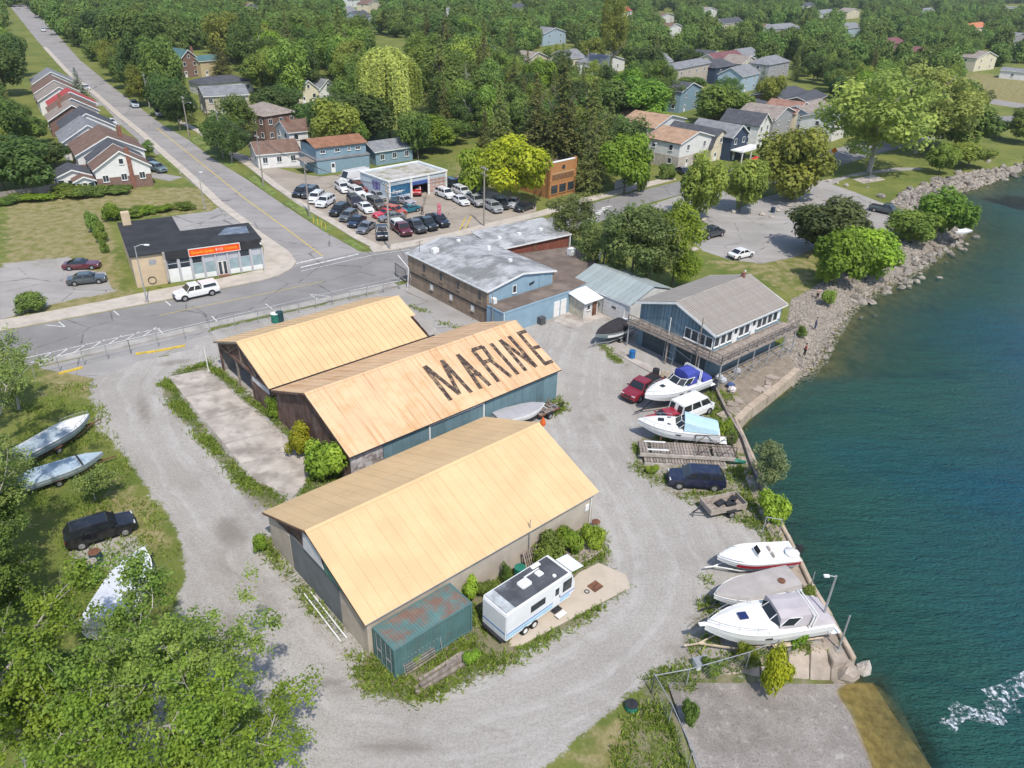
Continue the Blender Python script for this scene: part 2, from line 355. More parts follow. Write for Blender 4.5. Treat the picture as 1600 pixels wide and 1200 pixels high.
c = t.mix(t.ramp(t.math('ADD', sp.outputs[0], jit), 0.38, 0.62), lawn, gr)
wd = t.mix(t.ramp(nf, 0.35, 0.7), (0.05,0.082,0.015), (0.115,0.135,0.04)); wd = t.mix(t.math('MULTIPLY', t.ramp(t.math('ADD', nm, t.math('MULTIPLY', sp.outputs[1], 0.16)), 0.45, 0.65), 0.75), wd, (0.25,0.215,0.15))
c = t.mix(t.ramp(t.math('ADD', sp.outputs[2], t.math('MULTIPLY', jit, 1.3)), 0.42, 0.66), c, wd)
st = t.mix(t.ramp(nf, 0.35, 0.7), (0.18,0.155,0.13), (0.36,0.315,0.265))
c = t.mix(t.ramp(t.math('ADD', at.outputs['Alpha'], t.math('MULTIPLY', jit, 0.5)), 0.35, 0.6), c, st)
pos = t.node('ShaderNodeSeparateXYZ'); t.link(v, pos.inputs[0])
bed = t.mix(t.ramp(nm, 0.3, 0.7), (0.085,0.07,0.028), (0.21,0.17,0.085)); bed = t.mix(t.math('MULTIPLY', t.ramp(nb, 0.45, 0.65), 0.6), bed, (0.03,0.045,0.02))
c = t.mix(t.ramp(pos.outputs[2], -0.86, -1.02), c, bed)
t.bump(t.math('ADD', nff, t.math('MULTIPLY', nf, 0.8)), 0.7, 0.06)
M_ground = t.done(c, 0.95, 0, 0.15)
me.materials.append(M_ground); struct(put('ground', me))

# river surface: a thin clear film that turns to teal water with depth
wx = axis(-200, 14, 130, 1500, 1.2); wy = axis(-60, 16, 200, 900, 1.2)
XX, YY = np.meshgrid(wx, wy); zz, ss = ground_z(XX, YY)
dep = np.clip(WZ - zz, 0, 6)
ii = np.arange(XX.size).reshape(XX.shape); ff = np.stack([ii[:-1,:-1], ii[:-1,1:], ii[1:,1:], ii[1:,:-1]], -1).reshape(-1, 4)
keep = (ss.reshape(-1)[ff] > -6).any(1); ff = ff[keep]
me = bpy.data.meshes.new('river'); me.from_pydata(np.stack([XX, YY, np.full(XX.shape, WZ)], -1).reshape(-1,3).tolist(), [], ff.tolist())
a = me.attributes.new('depth', 'FLOAT', 'POINT'); a.data.foreach_set('value', dep.reshape(-1).astype(np.float32))
a = me.attributes.new('offshore', 'FLOAT', 'POINT'); a.data.foreach_set('value', np.clip(ss,0,80).reshape(-1).astype(np.float32))
t = NT('river_water'); v = t.coord('World')
ad = t.node('ShaderNodeAttribute', attribute_name='depth'); ao = t.node('ShaderNodeAttribute', attribute_name='offshore')
big = t.noise(v, 0.05, 4, 0.6); m2 = t.noise(t.mapping(v, (0.12,0.3,1), (0,0,R(-22))), 1.0, 4, 0.6)
off = t.math('ADD', ao.outputs['Fac'], t.math('MULTIPLY', t.math('SUBTRACT', big, 0.5), 26))
col = t.mix(t.ramp(off, 4, 34), (0.028,0.112,0.096), (0.0004,0.088,0.172))
col = t.mix(t.math('MULTIPLY', t.ramp(off, 25, 75), 0.5), col, (0.0004,0.088,0.175))
col = t.mix(t.math('MULTIPLY', t.ramp(m2, 0.5, 0.72), 0.45), col, (0.002,0.050,0.082))
w1 = t.noise(t.mapping(v, (0.55,1.9,1), (0,0,R(-24))), 1.0, 5, 0.66, 0.6); w2 = t.noise(t.mapping(v, (2.4,6.0,1), (0,0,R(-12))), 1.0, 3, 0.6)
w3 = t.noise(t.mapping(v, (0.2,0.7,1), (0,0,R(-28))), 1.0, 2, 0.5)
hgt = t.math('ADD', t.math('ADD', t.math('MULTIPLY', w1, 1.0), t.math('MULTIPLY', w2, 0.75)), t.math('MULTIPLY', w3, 1.2))
t.bump(hgt, 1.0, 0.8)
t.done(col, 0.10, 0, 0.10); t.bsdf.inputs['IOR'].default_value = 1.30
tp = t.node('ShaderNodeBsdfTransparent'); tp.inputs[0].default_value = (0.93,0.95,0.84,1)
mx = t.node('ShaderNodeMixShader')
ex = t.math('POWER', 2.718, t.math('MULTIPLY', ad.outputs['Fac'], -0.80))
t.link(t.math('SUBTRACT', 1.0, t.math('MULTIPLY', ex, 0.9)), mx.inputs[0])
t.link(tp.outputs[0], mx.inputs[1]); t.link(t.bsdf.outputs[0], mx.inputs[2]); t.link(mx.outputs[0], t.out.inputs['Surface'])
me.materials.append(t.m); o = struct(put('water', me))

# ------------------------------------------------------------------ flat sheets: streets, pavements, lots
def flat(name, pts, z, m, thick=0.0, world=False):
    P = pts if world else W(pts)
    if thick:
        mb = MB(); tri = tessellate_polygon([[Vector((p[0], p[1], 0)) for p in P]]); n = len(P)
        mb.v = [(p[0], p[1], z) for p in P] + [(p[0], p[1], z - thick) for p in P]
        mb.f = [tuple(f) for f in tri] + [(i, (i+1)%n, n+(i+1)%n, n+i) for i in range(n)]; mb.mi = [0]*len(mb.f)
        return mb.build(name, m, recalc=True)
    tri = tessellate_polygon([[Vector((p[0], p[1], 0)) for p in P]])
    mb = MB(); mb.v = [(p[0], p[1], z) for p in P]
    for f in tri:
        a, b, c = [Vector(mb.v[i]) for i in f]
        mb.f.append(tuple(f) if (b-a).cross(c-a).z > 0 else tuple(reversed(f))); mb.mi.append(0)
    return mb.build(name, m)
def ribbon(pts, w, z, mb=None, world=False):
    """a band of width w along a line"""
    P = [Vector(p) for p in (pts if world else W(pts))]; mb = mb or MB(); L = []
    for i, p in enumerate(P):
        d = ((P[min(i+1,len(P)-1)] - P[max(i-1,0)])).normalized(); n = Vector((-d.y, d.x)); L.append((p + n*w/2, p - n*w/2))
    for i in range(len(P)-1):
        q = [L[i][1], L[i+1][1], L[i+1][0], L[i][0]]; mb.add([(a.x,a.y,z) for a in q], [(0,1,2,3)])
    return mb
def kerbed(pts, w, z, thick=0.14, world=False, mb=None):
    P = [Vector(p) for p in (pts if world else W(pts))]; mb = mb or MB(); rings = []
    for i, p in enumerate(P):
        d = ((P[min(i+1,len(P)-1)] - P[max(i-1,0)])).normalized(); n = Vector((-d.y, d.x))*w/2
        rings.append([(p.x-n.x,p.y-n.y,z-thick),(p.x-n.x,p.y-n.y,z),(p.x+n.x,p.y+n.y,z),(p.x+n.x,p.y+n.y,z-thick)])
    return mb.loft(rings)
def asphalt(name, col, wear, streak_rot=0.0):
    t = NT(name); v = t.coord('World'); n1 = t.noise(v, 0.16, 5, 0.6); n2 = t.noise(v, 2.5, 4, 0.7); n3 = t.noise(v, 18, 2, 0.5)
    c = t.mix(t.ramp(n1, 0.3, 0.7), tuple(x*0.86 for x in col), tuple(x*1.12 for x in col))
    s = t.noise(t.mapping(v, (0.05,0.75,1), (0,0,-streak_rot)), 1.0, 3, 0.5); c = t.mix(t.math('MULTIPLY', t.ramp(s, 0.42, 0.66), 0.4), c, wear)
    c = t.mix(t.math('MULTIPLY', t.ramp(n2, 0.5, 0.75), 0.25), c, tuple(x*0.65 for x in col)); c = t.mix(t.math('MULTIPLY', t.ramp(n3, 0.45, 0.75), 0.22), c, tuple(x*0.6 for x in col))
    # sealed cracks
    vo = t.node('ShaderNodeTexVoronoi', feature='DISTANCE_TO_EDGE'); t.link(t.mapping(v, (1,1,1)), vo.inputs['Vector']); vo.inputs['Scale'].default_value = 0.10
    nz = t.noise(v, 0.6, 4); cr = t.ramp(t.math('ADD', vo.outputs['Distance'], t.math('MULTIPLY', nz, 0.05)), 0.034, 0.026)
    c = t.mix(t.math('MULTIPLY', cr, 0.7), c, tuple(x*0.4 for x in col)); t.bump(n3, 0.3, 0.02)
    return t.done(c, 0.9, 0, 0.2)
M_road = asphalt('street_asphalt', (0.235,0.225,0.215), (0.185,0.178,0.172), R(36))
M_road2 = asphalt('side_street_asphalt', (0.275,0.258,0.245), (0.33,0.31,0.295), R(125))
M_lot = asphalt('car_lot_asphalt', (0.33,0.285,0.235), (0.25,0.21,0.17), R(20))
M_lotg = asphalt('park_lot_asphalt', (0.315,0.295,0.275), (0.26,0.245,0.23), R(20))
M_drive = asphalt('drive_asphalt', (0.30,0.285,0.27), (0.36,0.345,0.325), R(60))
M_paint = mat('road_paint', (0.66,0.65,0.62), 0.7, 0.15, 3, dirt=(0.27,0.26,0.25), dirt_amt=0.75, dscale=2.2, coord='World')
M_yell = mat('yellow_paint', (0.62,0.45,0.06), 0.75, 0.15, 3, dirt=(0.33,0.27,0.12), dirt_amt=0.6, dscale=2, coord='World')
M_walk = mat('sidewalk_concrete', (0.45,0.40,0.34), 0.9, 0.1, 0.6, dirt=(0.30,0.26,0.21), dirt_amt=0.5, dscale=0.5, coord='World')
M_verge = mat('verge_grass', (0.135,0.185,0.04), 0.95, 0.35, 0.8, dirt=(0.24,0.21,0.10), dirt_amt=0.6, dscale=0.7, coord='World')
far_kerb = [(-120,540),(0,519),(25,514),(175,486),(260,470),(400,441),(437,431),(456,420)]
near_kerb = [(-120,610),(67,566),(205,534),(400,489),(582,450),(625,440),(700,418),(770,402),(850,380),(915,355),(960,338),(1010,318),(1080,300),(1200,278),(1300,262),(1380,238),(1470,215),(1540,201),(1640,196)]
far_kerb2 = [(566,394),(612,391),(635,387),(747,363),(845,345),(920,319),(975,304),(1055,285),(1150,262),(1290,236),(1380,215),(1470,197),(1540,183),(1640,178)]
left_kerb = [(456,420),(463,410),(452,394),(430,379),(400,358),(352,327),(327,303),(304,290),(282,272),(245,242),(217,220),(190,196),(160,164),(112,124),(75,82),(57,62),(35,34),(14,8)]
right_kerb = [(566,394),(532,376),(507,362),(440,318),(385,280),(336,250),(295,219),(250,192),(217,167),(175,135),(125,94),(95,60),(60,22),(45,6)]
main = far_kerb + [(470,415),(520,402),(566,394)] + far_kerb2[1:] + near_kerb[::-1]
struct(flat('main_street', main, 0.02, M_road))
struct(flat('side_street', [(456,420),(520,402),(566,394)] + right_kerb[1:] + left_kerb[::-1][:-1], 0.014, M_road2))
# pavements
struct(flat('sidewalk', [(-120,538),(0,518),(25,513),(175,485),(260,469),(400,440.5),(413,425),(410,422),(340,437),(262,451),(215,460),(170,470),(25,497),(-120,522)], 0.13, M_walk, 0.14))
struct(flat('sidewalk', [(413,425),(400,441),(437,431),(456,420),(463,410),(452,394),(430,379),(400,358),(388,350),(405,372),(412,388)], 0.135, M_walk, 0.14))
sw = kerbed([(388,352),(342,318),(310,287),(283,263),(262,245),(216,204),(186,180),(150,148),(105,112),(70,74)], 1.5, 0.12); struct(sw.build('sidewalk', M_walk))
sw = kerbed([(592,388),(560,372),(520,347),(470,318),(430,290),(395,262),(350,232),(310,205),(270,184),(243,160),(200,130)], 1.5, 0.12); struct(sw.build('sidewalk', M_walk))
sw = kerbed([(580,391),(612,387),(640,382),(700,370),(770,352),(850,333),(912,314),(975,298),(1050,279)], 2.3, 0.13); struct(sw.build('sidewalk', M_walk))
sw = kerbed([(60,569),(205,537),(400,493),(582,454),(620,446)], 1.3, 0.13); struct(sw.build('sidewalk', M_conc))
# verges
for q in ([(441,316),(455,312),(524,359),(507,362)], [(533,376),(545,372),(573,390),(562,393)], [(386,279),(398,275),(432,302),(424,306)], [(314,231),(330,228),(348,243),(336,250)], [(296,217),(312,213),(326,225),(308,228)], [(340,252),(354,246),(370,258),(357,262)],
          [(245,243),(252,240),(282,266),(280,270)], [(253,195),(260,190),(282,203),(270,204)], [(219,166),(226,160),(243,172),(236,176)], [(283,272),(290,268),(303,282),(300,285)]):
    struct(flat('verge_lawn', q, 0.10, M_verge, 0.1))
# lots and drives
struct(flat('car_lot', [(405,262),(432,262),(470,272),(500,276),(580,268),(700,285),(760,296),(838,322),(838,330),(700,367),(640,379),(600,385),(590,383),(520,343),(470,314),(430,286)], 0.012, M_lot))
struct(flat('shop_yard', [(250,340),(330,330),(345,322),(386,352),(330,358),(262,362)], 0.012, M_drive))
struct(flat('side_drive', [(350,232),(400,262),(430,262),(470,262),(480,250),(470,235),(390,245)], 0.013, M_drive))
struct(flat('park_lot', [(1078,372),(1108,350),(1150,328),(1195,308),(1268,290),(1300,288),(1335,300),(1385,320),(1425,338),(1425,352),(1390,362),(1330,352),(1290,382),(1240,402),(1190,412),(1140,406),(1098,392)], 0.012, M_lotg))
struct(flat('park_road', [(1268,290),(1300,288),(1330,276),(1392,268),(1440,265),(1440,262),(1400,262),(1340,270),(1300,280),(1262,284),(1190,275),(1170,285)], 0.016, M_lotg))
struct(flat('lot_entry', [(1108,350),(1080,340),(1040,330),(1010,322),(1080,300),(1120,292),(1150,310),(1150,328)], 0.012, M_lotg))
struct(flat('yard_drive', [(150,592),(60,575),(205,540),(330,512),(300,545),(215,565)], 0.010, M_drive))
struct(flat('passage_drive', [(582,455),(640,442),(760,510),(748,520),(690,520),(640,480),(600,462)], 0.010, M_drive))
struct(flat('boathouse_patio', [(1085,605),(1095,590),(1200,535),(1222,545),(1250,580),(1226,602),(1200,622),(1176,640),(1157,660),(1140,652)], 0.02, mat('tan_rubble_ground',(0.25,0.205,0.16),0.95,0.2,1.5,dirt=(0.2,0.17,0.12),dirt_amt=0.6,dscale=0.9,coord='World')))
for k, (q0,q1) in enumerate((((232,272),(276,280)),((205,222),(226,232)),((168,185),(188,196)),((140,158),(158,165)),((112,132),(126,137)))):
    a_, b_ = G(*q0), G(*q1); struct(ribbon([tuple(a_), tuple(b_)], 3.4, 0.016, None, world=True).build('house_drive', M_drive))
struct(flat('far_road', [(1505,148),(1640,168),(1640,176),(1505,156)], 0.012, M_road2))
struct(flat('shop_lot', [(0,418),(90,420),(165,425),(175,455),(100,470),(0,500)], 0.008, M_lotg))
# painted lines
mk = MB()
for seg in ([(470,418),(560,397)], [(463,412),(505,402)]): ribbon(seg, 0.35, 0.028, mk)
o = struct(mk.build('stop_line', M_paint))
mk = MB(); ribbon([(504,400),(440,352),(385,312),(335,272),(290,236),(245,200)], 0.16, 0.026, mk); struct(mk.build('centre_line', M_yell))
mk = MB(); ribbon([(250,493),(300,482),(400,462),(505,440)], 0.09, 0.032, mk); struct(mk.build('centre_line', M_yell))
def bay(*segs, w=0.13):
    mk = MB()
    for s in segs: ribbon(s, w, 0.030, mk)
    struct(mk.build('road_marking', M_paint))
bay([(92,503),(102,511)], [(102,511),(70,508)]); bay([(178,486),(186,493)]); bay([(258,470),(267,478)]); bay([(331,494),(341,504)]); bay([(415,475),(428,485)]); bay([(484,460),(498,469)], [(484,460),(518,464)])
for k in range(7):      # hatched no-parking strip
    bay([(62+k*27,563-k*6.3),(82+k*27,550-k*6.4)])
bay([(25,563),(250,513)]); bay([(246,513),(255,522)]); bay([(32,560),(38,570)])
bay([(470,424),(585,398),(640,390)], w=0.12); bay([(545,455),(640,436)], w=0.15)
za, zb2 = G(917,347), G(950,322)      # zebra crossing by the pines
for k in range(6):
    q = za.lerp(zb2, (k+0.5)/6); dd = Vector((math.cos(R(43)),math.sin(R(43)))); mk = MB(); ribbon([tuple(q-dd*1.3), tuple(q+dd*1.3)], 0.5, 0.030, mk, world=True); struct(mk.build('road_marking', M_paint))
for k in range(3): struct(ribbon([(300+k*40,478-k*8),(320+k*40,490-k*10)], 0.05, 0.031).build('road_marking', M_dark)) if k == 0 else None
# yellow painted kerb stones by the yard entrance
for seg in ([(212,554),(244,550),(290,541)], [(92,585),(130,575)]):
    P = W(seg)
    for i in range(len(P)-1):
        a, b = Vector(P[i]), Vector(P[i+1]); n = max(1, int((b-a).length/2.2))
        for k in range(n):
            p = a.lerp(b, (k+0.5)/n); d = b-a
            tag(MB().box((0,0,0.1),((b-a).length/n-0.06,0.22,0.22)).build('kerb_stone', M_yell, None, (p.x,p.y,0), math.atan2(d.y,d.x), bevel=0.03),
                'yellow painted kerb stone at the yard entrance', 'kerb stone', 'yellow kerb stones at the yard entrance')
# concrete slabs in the yard
PL, PR = ((262,588),(396,748)), ((318,577),(492,722)); brk = [0,0.2,0.43,0.66,0.86,1.0]
for k in range(5):
    f0, f1 = brk[k]+0.006, brk[k+1]-0.006; pt = lambda e, f: (e[0][0]+(e[1][0]-e[0][0])*f, e[0][1]+(e[1][1]-e[0][1])*f)
    struct(flat('concrete_pad', [pt(PL,f0),pt(PR,f0),pt(PR,f1)] + ([(488,742),(462,771),(442,772)] if k == 4 else []) + [pt(PL,f1)], 0.03+0.004*(k%2), M_concw, 0.2))
struct(flat('concrete_pad', [(795,1010),(812,1010),(985,918),(978,898),(935,880),(905,895),(860,940),(800,985)], 0.03, mat('tan_concrete',(0.47,0.40,0.32),0.9,0.1,0.6,dirt=(0.36,0.31,0.26),dirt_amt=0.5,coord='World'), 0.2))
struct(flat('concrete_apron', [(866,502),(888,487),(935,488),(945,495),(893,514)], 0.04, M_concw, 0.2)); struct(flat('concrete_apron', [(932,492),(970,503),(985,518),(968,512)], 0.03, M_concw, 0.2))
struct(flat('concrete_apron', [(960,552),(968,548),(1070,602),(1100,625),(1085,625),(1020,585)], 0.12, M_concw, 0.2))
# boat ramp slab follows the slope into the river
rp = W([(1032,1078),(1150,1067),(1300,1069),(1338,1062),(1362,1060),(1452,1180),(1470,1215),(1075,1215)], -0.8)
mb = MB(); P = rp; 
nx = 26; ny = 14; a, b, c2, d2 = [Vector(p) for p in W([(1040,1082),(1365,1062),(1468,1200),(1085,1215)], -0.8)]
pts = []
for j in range(ny+1):
    for i in range(nx+1):
        p = a.lerp(b, i/nx).lerp(d2.lerp(c2, i/nx), j/ny); pts.append(p)
pz, ps = ground_z(np.array([p.x for p in pts]), np.array([p.y for p in pts]))
mb.v = [(p.x, p.y, max(-2.2, WZ - s*0.105) + 0.03 if True else 0) for p, s in zip(pts, ps)]
mb.f = [(j*(nx+1)+i, (j+1)*(nx+1)+i, (j+1)*(nx+1)+i+1, j*(nx+1)+i+1) for j in range(ny) for i in range(nx)]; mb.mi = [0]*len(mb.f)
t = NT('ramp_concrete'); v = t.coord('World'); n1 = t.noise(v, 0.5, 5, 0.65); n2 = t.noise(v, 9, 4, 0.7); n3 = t.noise(v, 1.7, 5, 0.7)
c = t.mix(t.ramp(n1, 0.3, 0.7), (0.20,0.18,0.16), (0.29,0.265,0.24)); c = t.mix(t.math('MULTIPLY', t.ramp(n2, 0.48, 0.66), 0.7), c, (0.10,0.09,0.08)); c = t.mix(t.math('MULTIPLY', t.ramp(n3, 0.55, 0.72), 0.6), c, (0.40,0.37,0.34)); c = t.mix(t.math('MULTIPLY', t.ramp(t.noise(v,0.25,6,0.7,1.0), 0.52, 0.66), 0.55), c, (0.12,0.105,0.09))
ps_ = t.node('ShaderNodeSeparateXYZ'); t.link(v, ps_.inputs[0]); alg = t.mix(t.ramp(n3, 0.3, 0.7), (0.17,0.11,0.035), (0.33,0.23,0.085))
c = t.mix(t.ramp(t.math('ADD', ps_.outputs[2], t.math('MULTIPLY', n1, 0.08)), -0.93, -0.99), c, alg); t.bump(n2, 0.4, 0.03)
M_ramp = t.done(c, 0.9, 0, 0.2)
struct(mb.build('boat_ramp', M_ramp, recalc=True))
# ------------------------------------------------------------------ the three boat sheds
def roofmat(name, col, rustamt, streaks):
    return mat(name, col, 0.55, 0.07, 0.35, dirt=(0.50,0.30,0.13), dirt_amt=rustamt, dscale=0.5, streak=((0.40,0.20,0.085),(3.0,0.13,0.13),streaks,GA) if streaks else None, objvar=0.02, coord='World')
M_roof1 = roofmat('yellow_roof_paint', (0.60,0.422,0.228), 0.12, 0.12)
M_roof2 = roofmat('rust_stained_yellow_roof', (0.62,0.42,0.25), 0.55, 0.95)
M_roof3 = roofmat('pale_yellow_roof', (0.625,0.435,0.235), 0.15, 0.10)
M_beige = mat('beige_block_wall', (0.47,0.41,0.34), 0.9, 0.1, 0.7, dirt=(0.32,0.27,0.22), dirt_amt=0.45, dscale=0.4, streak=((0.33,0.29,0.25),(1.5,1.5,0.25),0.4))
M_teal = mat('teal_cladding', (0.125,0.20,0.225), 0.6, 0.1, 0.8, dirt=(0.18,0.17,0.16), dirt_amt=0.3, objvar=0.1)
M_rbrown = mat('rusted_brown_boards', (0.125,0.075,0.06), 0.9, 0.3, 1.2, dirt=(0.27,0.23,0.21), dirt_amt=0.5, dscale=0.7, objvar=0.15, streak=((0.26,0.22,0.2),(2,2,0.3),0.35))
M_grey = mat('grey_sheet_door', (0.15,0.165,0.175), 0.7, 0.1, 1, dirt=(0.2,0.19,0.18), dirt_amt=0.3, objvar=0.06)
M_blueg = mat('blue_grey_siding', (0.17,0.255,0.31), 0.7, 0.08, 0.8, dirt=(0.22,0.24,0.25), dirt_amt=0.3)
M_letter = mat('dark_letter_paint', (0.06,0.043,0.038), 0.9, 0.4, 2.5, dirt=(0.40,0.28,0.17), dirt_amt=0.62, dscale=2.2, coord='World')
def roof_panels(root, L, W, ze, zr, m, nx, rows, rib=0.03, gap=0.012, y_off=0.0, skip=()):
    half = W/2; sl = math.hypot(half, zr-ze); pit = math.atan2(zr-ze, half); pw = L/nx; pl = sl/rows
    mb = MB(); mb.box((0,0,0),(pw-gap,pl+0.05,0.03))
    if rib: mb.box((-pw/2+0.03,0,0.015+rib/2),(0.05,pl+0.04,rib))
    me = mb.mesh('roof_panel', m)
    for side in (0, 1):
        for r in range(rows):
            for i in range(nx):
                if (side, r, i) in skip: continue
                f = (r+0.5)/rows
                y = f*half if side == 0 else W - f*half
                o = put('roof_panel', me, root, (pw*(i+0.5), y + y_off, ze + f*(zr-ze) + 0.02 - r*0.012 + random.uniform(-.004,.004)))
                o.rotation_euler = (pit if side == 0 else -pit, 0, 0)
    rg = MB(); rg.slab([(0.0,half-0.22,zr-0.07+0.03),(L,half-0.22,zr-0.07+0.03),(L,half,zr+0.055),(0,half,zr+0.055)], 0.02); rg.slab([(0,half,zr+0.055),(L,half,zr+0.055),(L,half+0.22,zr-0.04),(0,half+0.22,zr-0.04)], 0.02)
    rg.build('ridge_cap', m, root)
    return pit, sl
def gable_poly(x, y0, y1, z0, ze, zr, W):
    k = (zr-ze)/(W/2); zat = lambda y: ze + k*min(y, W-y) - 0.04
    return [(x,y0,z0),(x,y1,z0),(x,y1,zat(y1)),(x,W/2,zat(W/2)),(x,y0,zat(y0))]
def board_row(root, name, x0, x1, y, z0, z1, m, w=1.0, axis='x', t=0.06, ztop=None, gap=0.02):
    """a wall face of upright boards; ztop(pos) gives each board's top"""
    n = max(1, round(abs(x1-x0)/w)); d = (x1-x0)/n
    for i in range(n):
        a, b = x0+d*i, x0+d*(i+1); zt = z1 if ztop is None else None
        lo, hi = min(a,b)+gap/2, max(a,b)-gap/2
        ta, tb = (z1,z1) if ztop is None else (ztop(lo), ztop(hi))
        tt = t + random.uniform(0, 0.012)
        if axis == 'x': P = [(lo,y,z0),(hi,y,z0),(hi,y,tb),(lo,y,ta)]
        else: P = [(y,lo,z0),(y,hi,z0),(y,hi,tb),(y,lo,ta)]
        if ztop is not None:
            mid = W_MID[0]
            if lo < mid < hi: P.insert(3, ((mid,y,ztop(mid)) if axis=='x' else (y,mid,ztop(mid))))
        MB().slab(P, tt).build(name, m, root, recalc=True)
W_MID = [0.0]
# --- front shed
A = G(570, 977, 3.15); L, Wd, ze, zr = 21.5, 14.3, 3.15, 6.05
s1 = thing('boat_shed', 'long shed with a clean yellow roof and beige walls behind the container', 'shed', (A.x, A.y, 0), GA, 'yellow roofed boat sheds')
roof_panels(s1, L, Wd, ze, zr, M_roof1, 24, 2, rib=0.012, gap=0.006)
i = 0.28
MB().b(i, L-i, i, i+0.2, -0.3, ze+0.05).build('wall', M_beige, s1); MB().b(i, L-i, Wd-i-0.2, Wd-i, -0.3, ze+0.05).build('wall', M_beige, s1)
MB().slab(gable_poly(L-i-0.21, i+0.2, Wd-i-0.2, -0.3, ze, zr, Wd), 0.2).build('wall', M_beige, s1, recalc=True)
k = (zr-ze)/(Wd/2)
MB().b(i, i+0.2, i+0.2, 3.6, -0.3, ze+0.05).build('wall', M_beige, s1); MB().b(i, i+0.2, 10.6, Wd-i-0.2, -0.3, ze+0.05).build('wall', M_beige, s1)
board_row(s1, 'door_panel', 3.62, 10.58, i+0.02, 0.05, 3.5, M_grey, 1.16, 'y', 0.05)
W_MID[0] = Wd/2
board_row(s1, 'gable_board', 0.5, Wd-0.5, i+0.12, 3.2, 0, M_rbrown, 0.66, 'y', 0.05, ztop=lambda y: ze + k*min(y, Wd-y) - 0.05)
MB().slab([(i-0.06,5.4,3.75),(i-0.06,8.2,3.75),(i-0.06,8.0,5.3),(i-0.06,6.9,5.4),(i-0.06,5.7,4.8)], -0.04).build('white_sheet', mat('white_gable_sheet',(0.68,0.68,0.68),0.7,0.1), s1, recalc=True)
MB().slab([(i-0.05,2.4,3.5),(i-0.05,5.3,3.62),(i-0.05,5.3,4.7),(i-0.05,3.2,4.05)], -0.03).build('green_sheet', mat('green_gable_sheet',(0.10,0.25,0.19),0.7,0.3,3,dirt=(0.35,0.33,0.3),dirt_amt=0.6), s1, recalc=True)
for sy, yy in ((1,0.02),(-1,Wd-0.02)): MB().tube((0,yy,ze-0.03),(L,yy,ze-0.03),0.06).build('gutter', M_beige, s1)
for sy in (0, 1):
    y0, y1 = (0, Wd/2) if sy == 0 else (Wd, Wd/2); MB().slab([(0.0,y0,ze-0.16),(0.0,y1,zr-0.16),(0.0,y1,zr+0.0),(0.0,y0,ze+0.0)], 0.04).build('bargeboard', M_rbrown, s1, recalc=True)
MB().tube((14.2,0.16,0),(14.2,0.16,ze+0.9),0.04).build('vent_pipe', M_steel, s1); MB().tube((20.9,0.2,0),(20.9,0.2,ze-0.1),0.045).build('downpipe', M_white, s1)
MB().b(20.3,20.7,0.2,0.27,1.6,2.2).build('meter_box', M_white, s1)
# --- middle shed, MARINE painted across its roof
A = G(546, 715, 3.4); L2, W2, ze2, zr2 = 24.6, 14.2, 3.4, 6.3
s2 = thing('boat_shed', 'rust streaked yellow shed with MARINE in dark letters across its roof', 'shed', (A.x, A.y, 0), GA, 'yellow roofed boat sheds')
roof_panels(s2, L2, W2, ze2, zr2, M_roof2, 27, 2, rib=0.018, gap=0.006)
board_row(s2, 'wall_panel', 3.4, L2-0.25, 0.3, -0.3, ze2, M_teal, 0.95, 'x', 0.06)
MB().b(0.25, 3.38, 0.3, 0.42, -0.3, ze2).build('wall', mat('peeling_white_boards',(0.5,0.47,0.45),0.9,0.2,2,dirt=(0.12,0.08,0.07),dirt_amt=0.8,dscale=1.5), s2)
MB().b(0.25, L2-0.25, W2-0.45, W2-0.3, -0.3, ze2).build('wall', M_rbrown, s2)
k2 = (zr2-ze2)/(W2/2); W_MID[0] = W2/2
board_row(s2, 'gable_board', 0.35, W2-0.35, 0.3, -0.3, 0, M_rbrown, 0.85, 'y', 0.06, ztop=lambda y: ze2 + k2*min(y, W2-y) - 0.05)
board_row(s2, 'gable_panel', 0.45, W2-0.45, L2-0.3, -0.3, 0, M_teal, 0.95, 'y', 0.06, ztop=lambda y: ze2 + k2*min(y, W2-y) - 0.05)
MB().tube((0,0.0,ze2-0.04),(L2,0.0,ze2-0.04),0.07).build('gutter', M_dark, s2)
MB().b(8.2,8.35,0.16,0.27,0,3.2).b(14.5,14.65,0.16,0.27,0,3.2).b(8.2,14.65,0.16,0.27,3.05,3.2).build('door_rail', M_white, s2)
for sy in (0, 1):
    y0, y1 = (0, W2/2) if sy == 0 else (W2, W2/2); MB().slab([(0,y0,ze2-0.2),(0,y1,zr2-0.2),(0,y1,zr2),(0,y0,ze2)], 0.05).build('bargeboard', M_rbrown, s2, recalc=True)
ca, sa = math.cos(GA), math.sin(GA)
def on_slope(u, v):      # where a sight line meets the near slope, as metres along the eave and up the slope
    d = _rt*((u-800)/FP) - _up*((v-600)/FP) + _fw; o = Vector((0,0,CAM_H))
    ex = Vector((ca,sa,0)); ey = Vector((-sa,ca,0)); n = ex.cross((ey + Vector((0,0,k2))).normalized()); p0 = Vector((A.x,A.y,ze2+0.04))
    q = o + d*((p0-o).dot(n)/d.dot(n)) - p0
    return q.dot(ex), q.dot((ey + Vector((0,0,k2))).normalized())
letters = {'M':[((140,505),(395,832)),((145,503),(478,775)),((308,448),(478,775)),((308,448),(592,758))], 'A':[((460,392),(685,722)),((460,392),(772,690)),((600,592),(683,577))],
  'R':[((605,352),(856,655)),((600,350),(700,317)),((697,315),(792,442)),((795,440),(700,472)),((775,448),(975,608))], 'I':[((780,285),(1042,583))],
  'N':[((868,252),(1117,548)),((868,252),(1217,512)),((953,217),(1217,512))], 'E':[((1048,187),(1302,483)),((1035,192),(1118,167)),((1185,332),(1250,316)),((1290,486),(1372,456))]}
pit2 = math.atan2(zr2-ze2, W2/2)
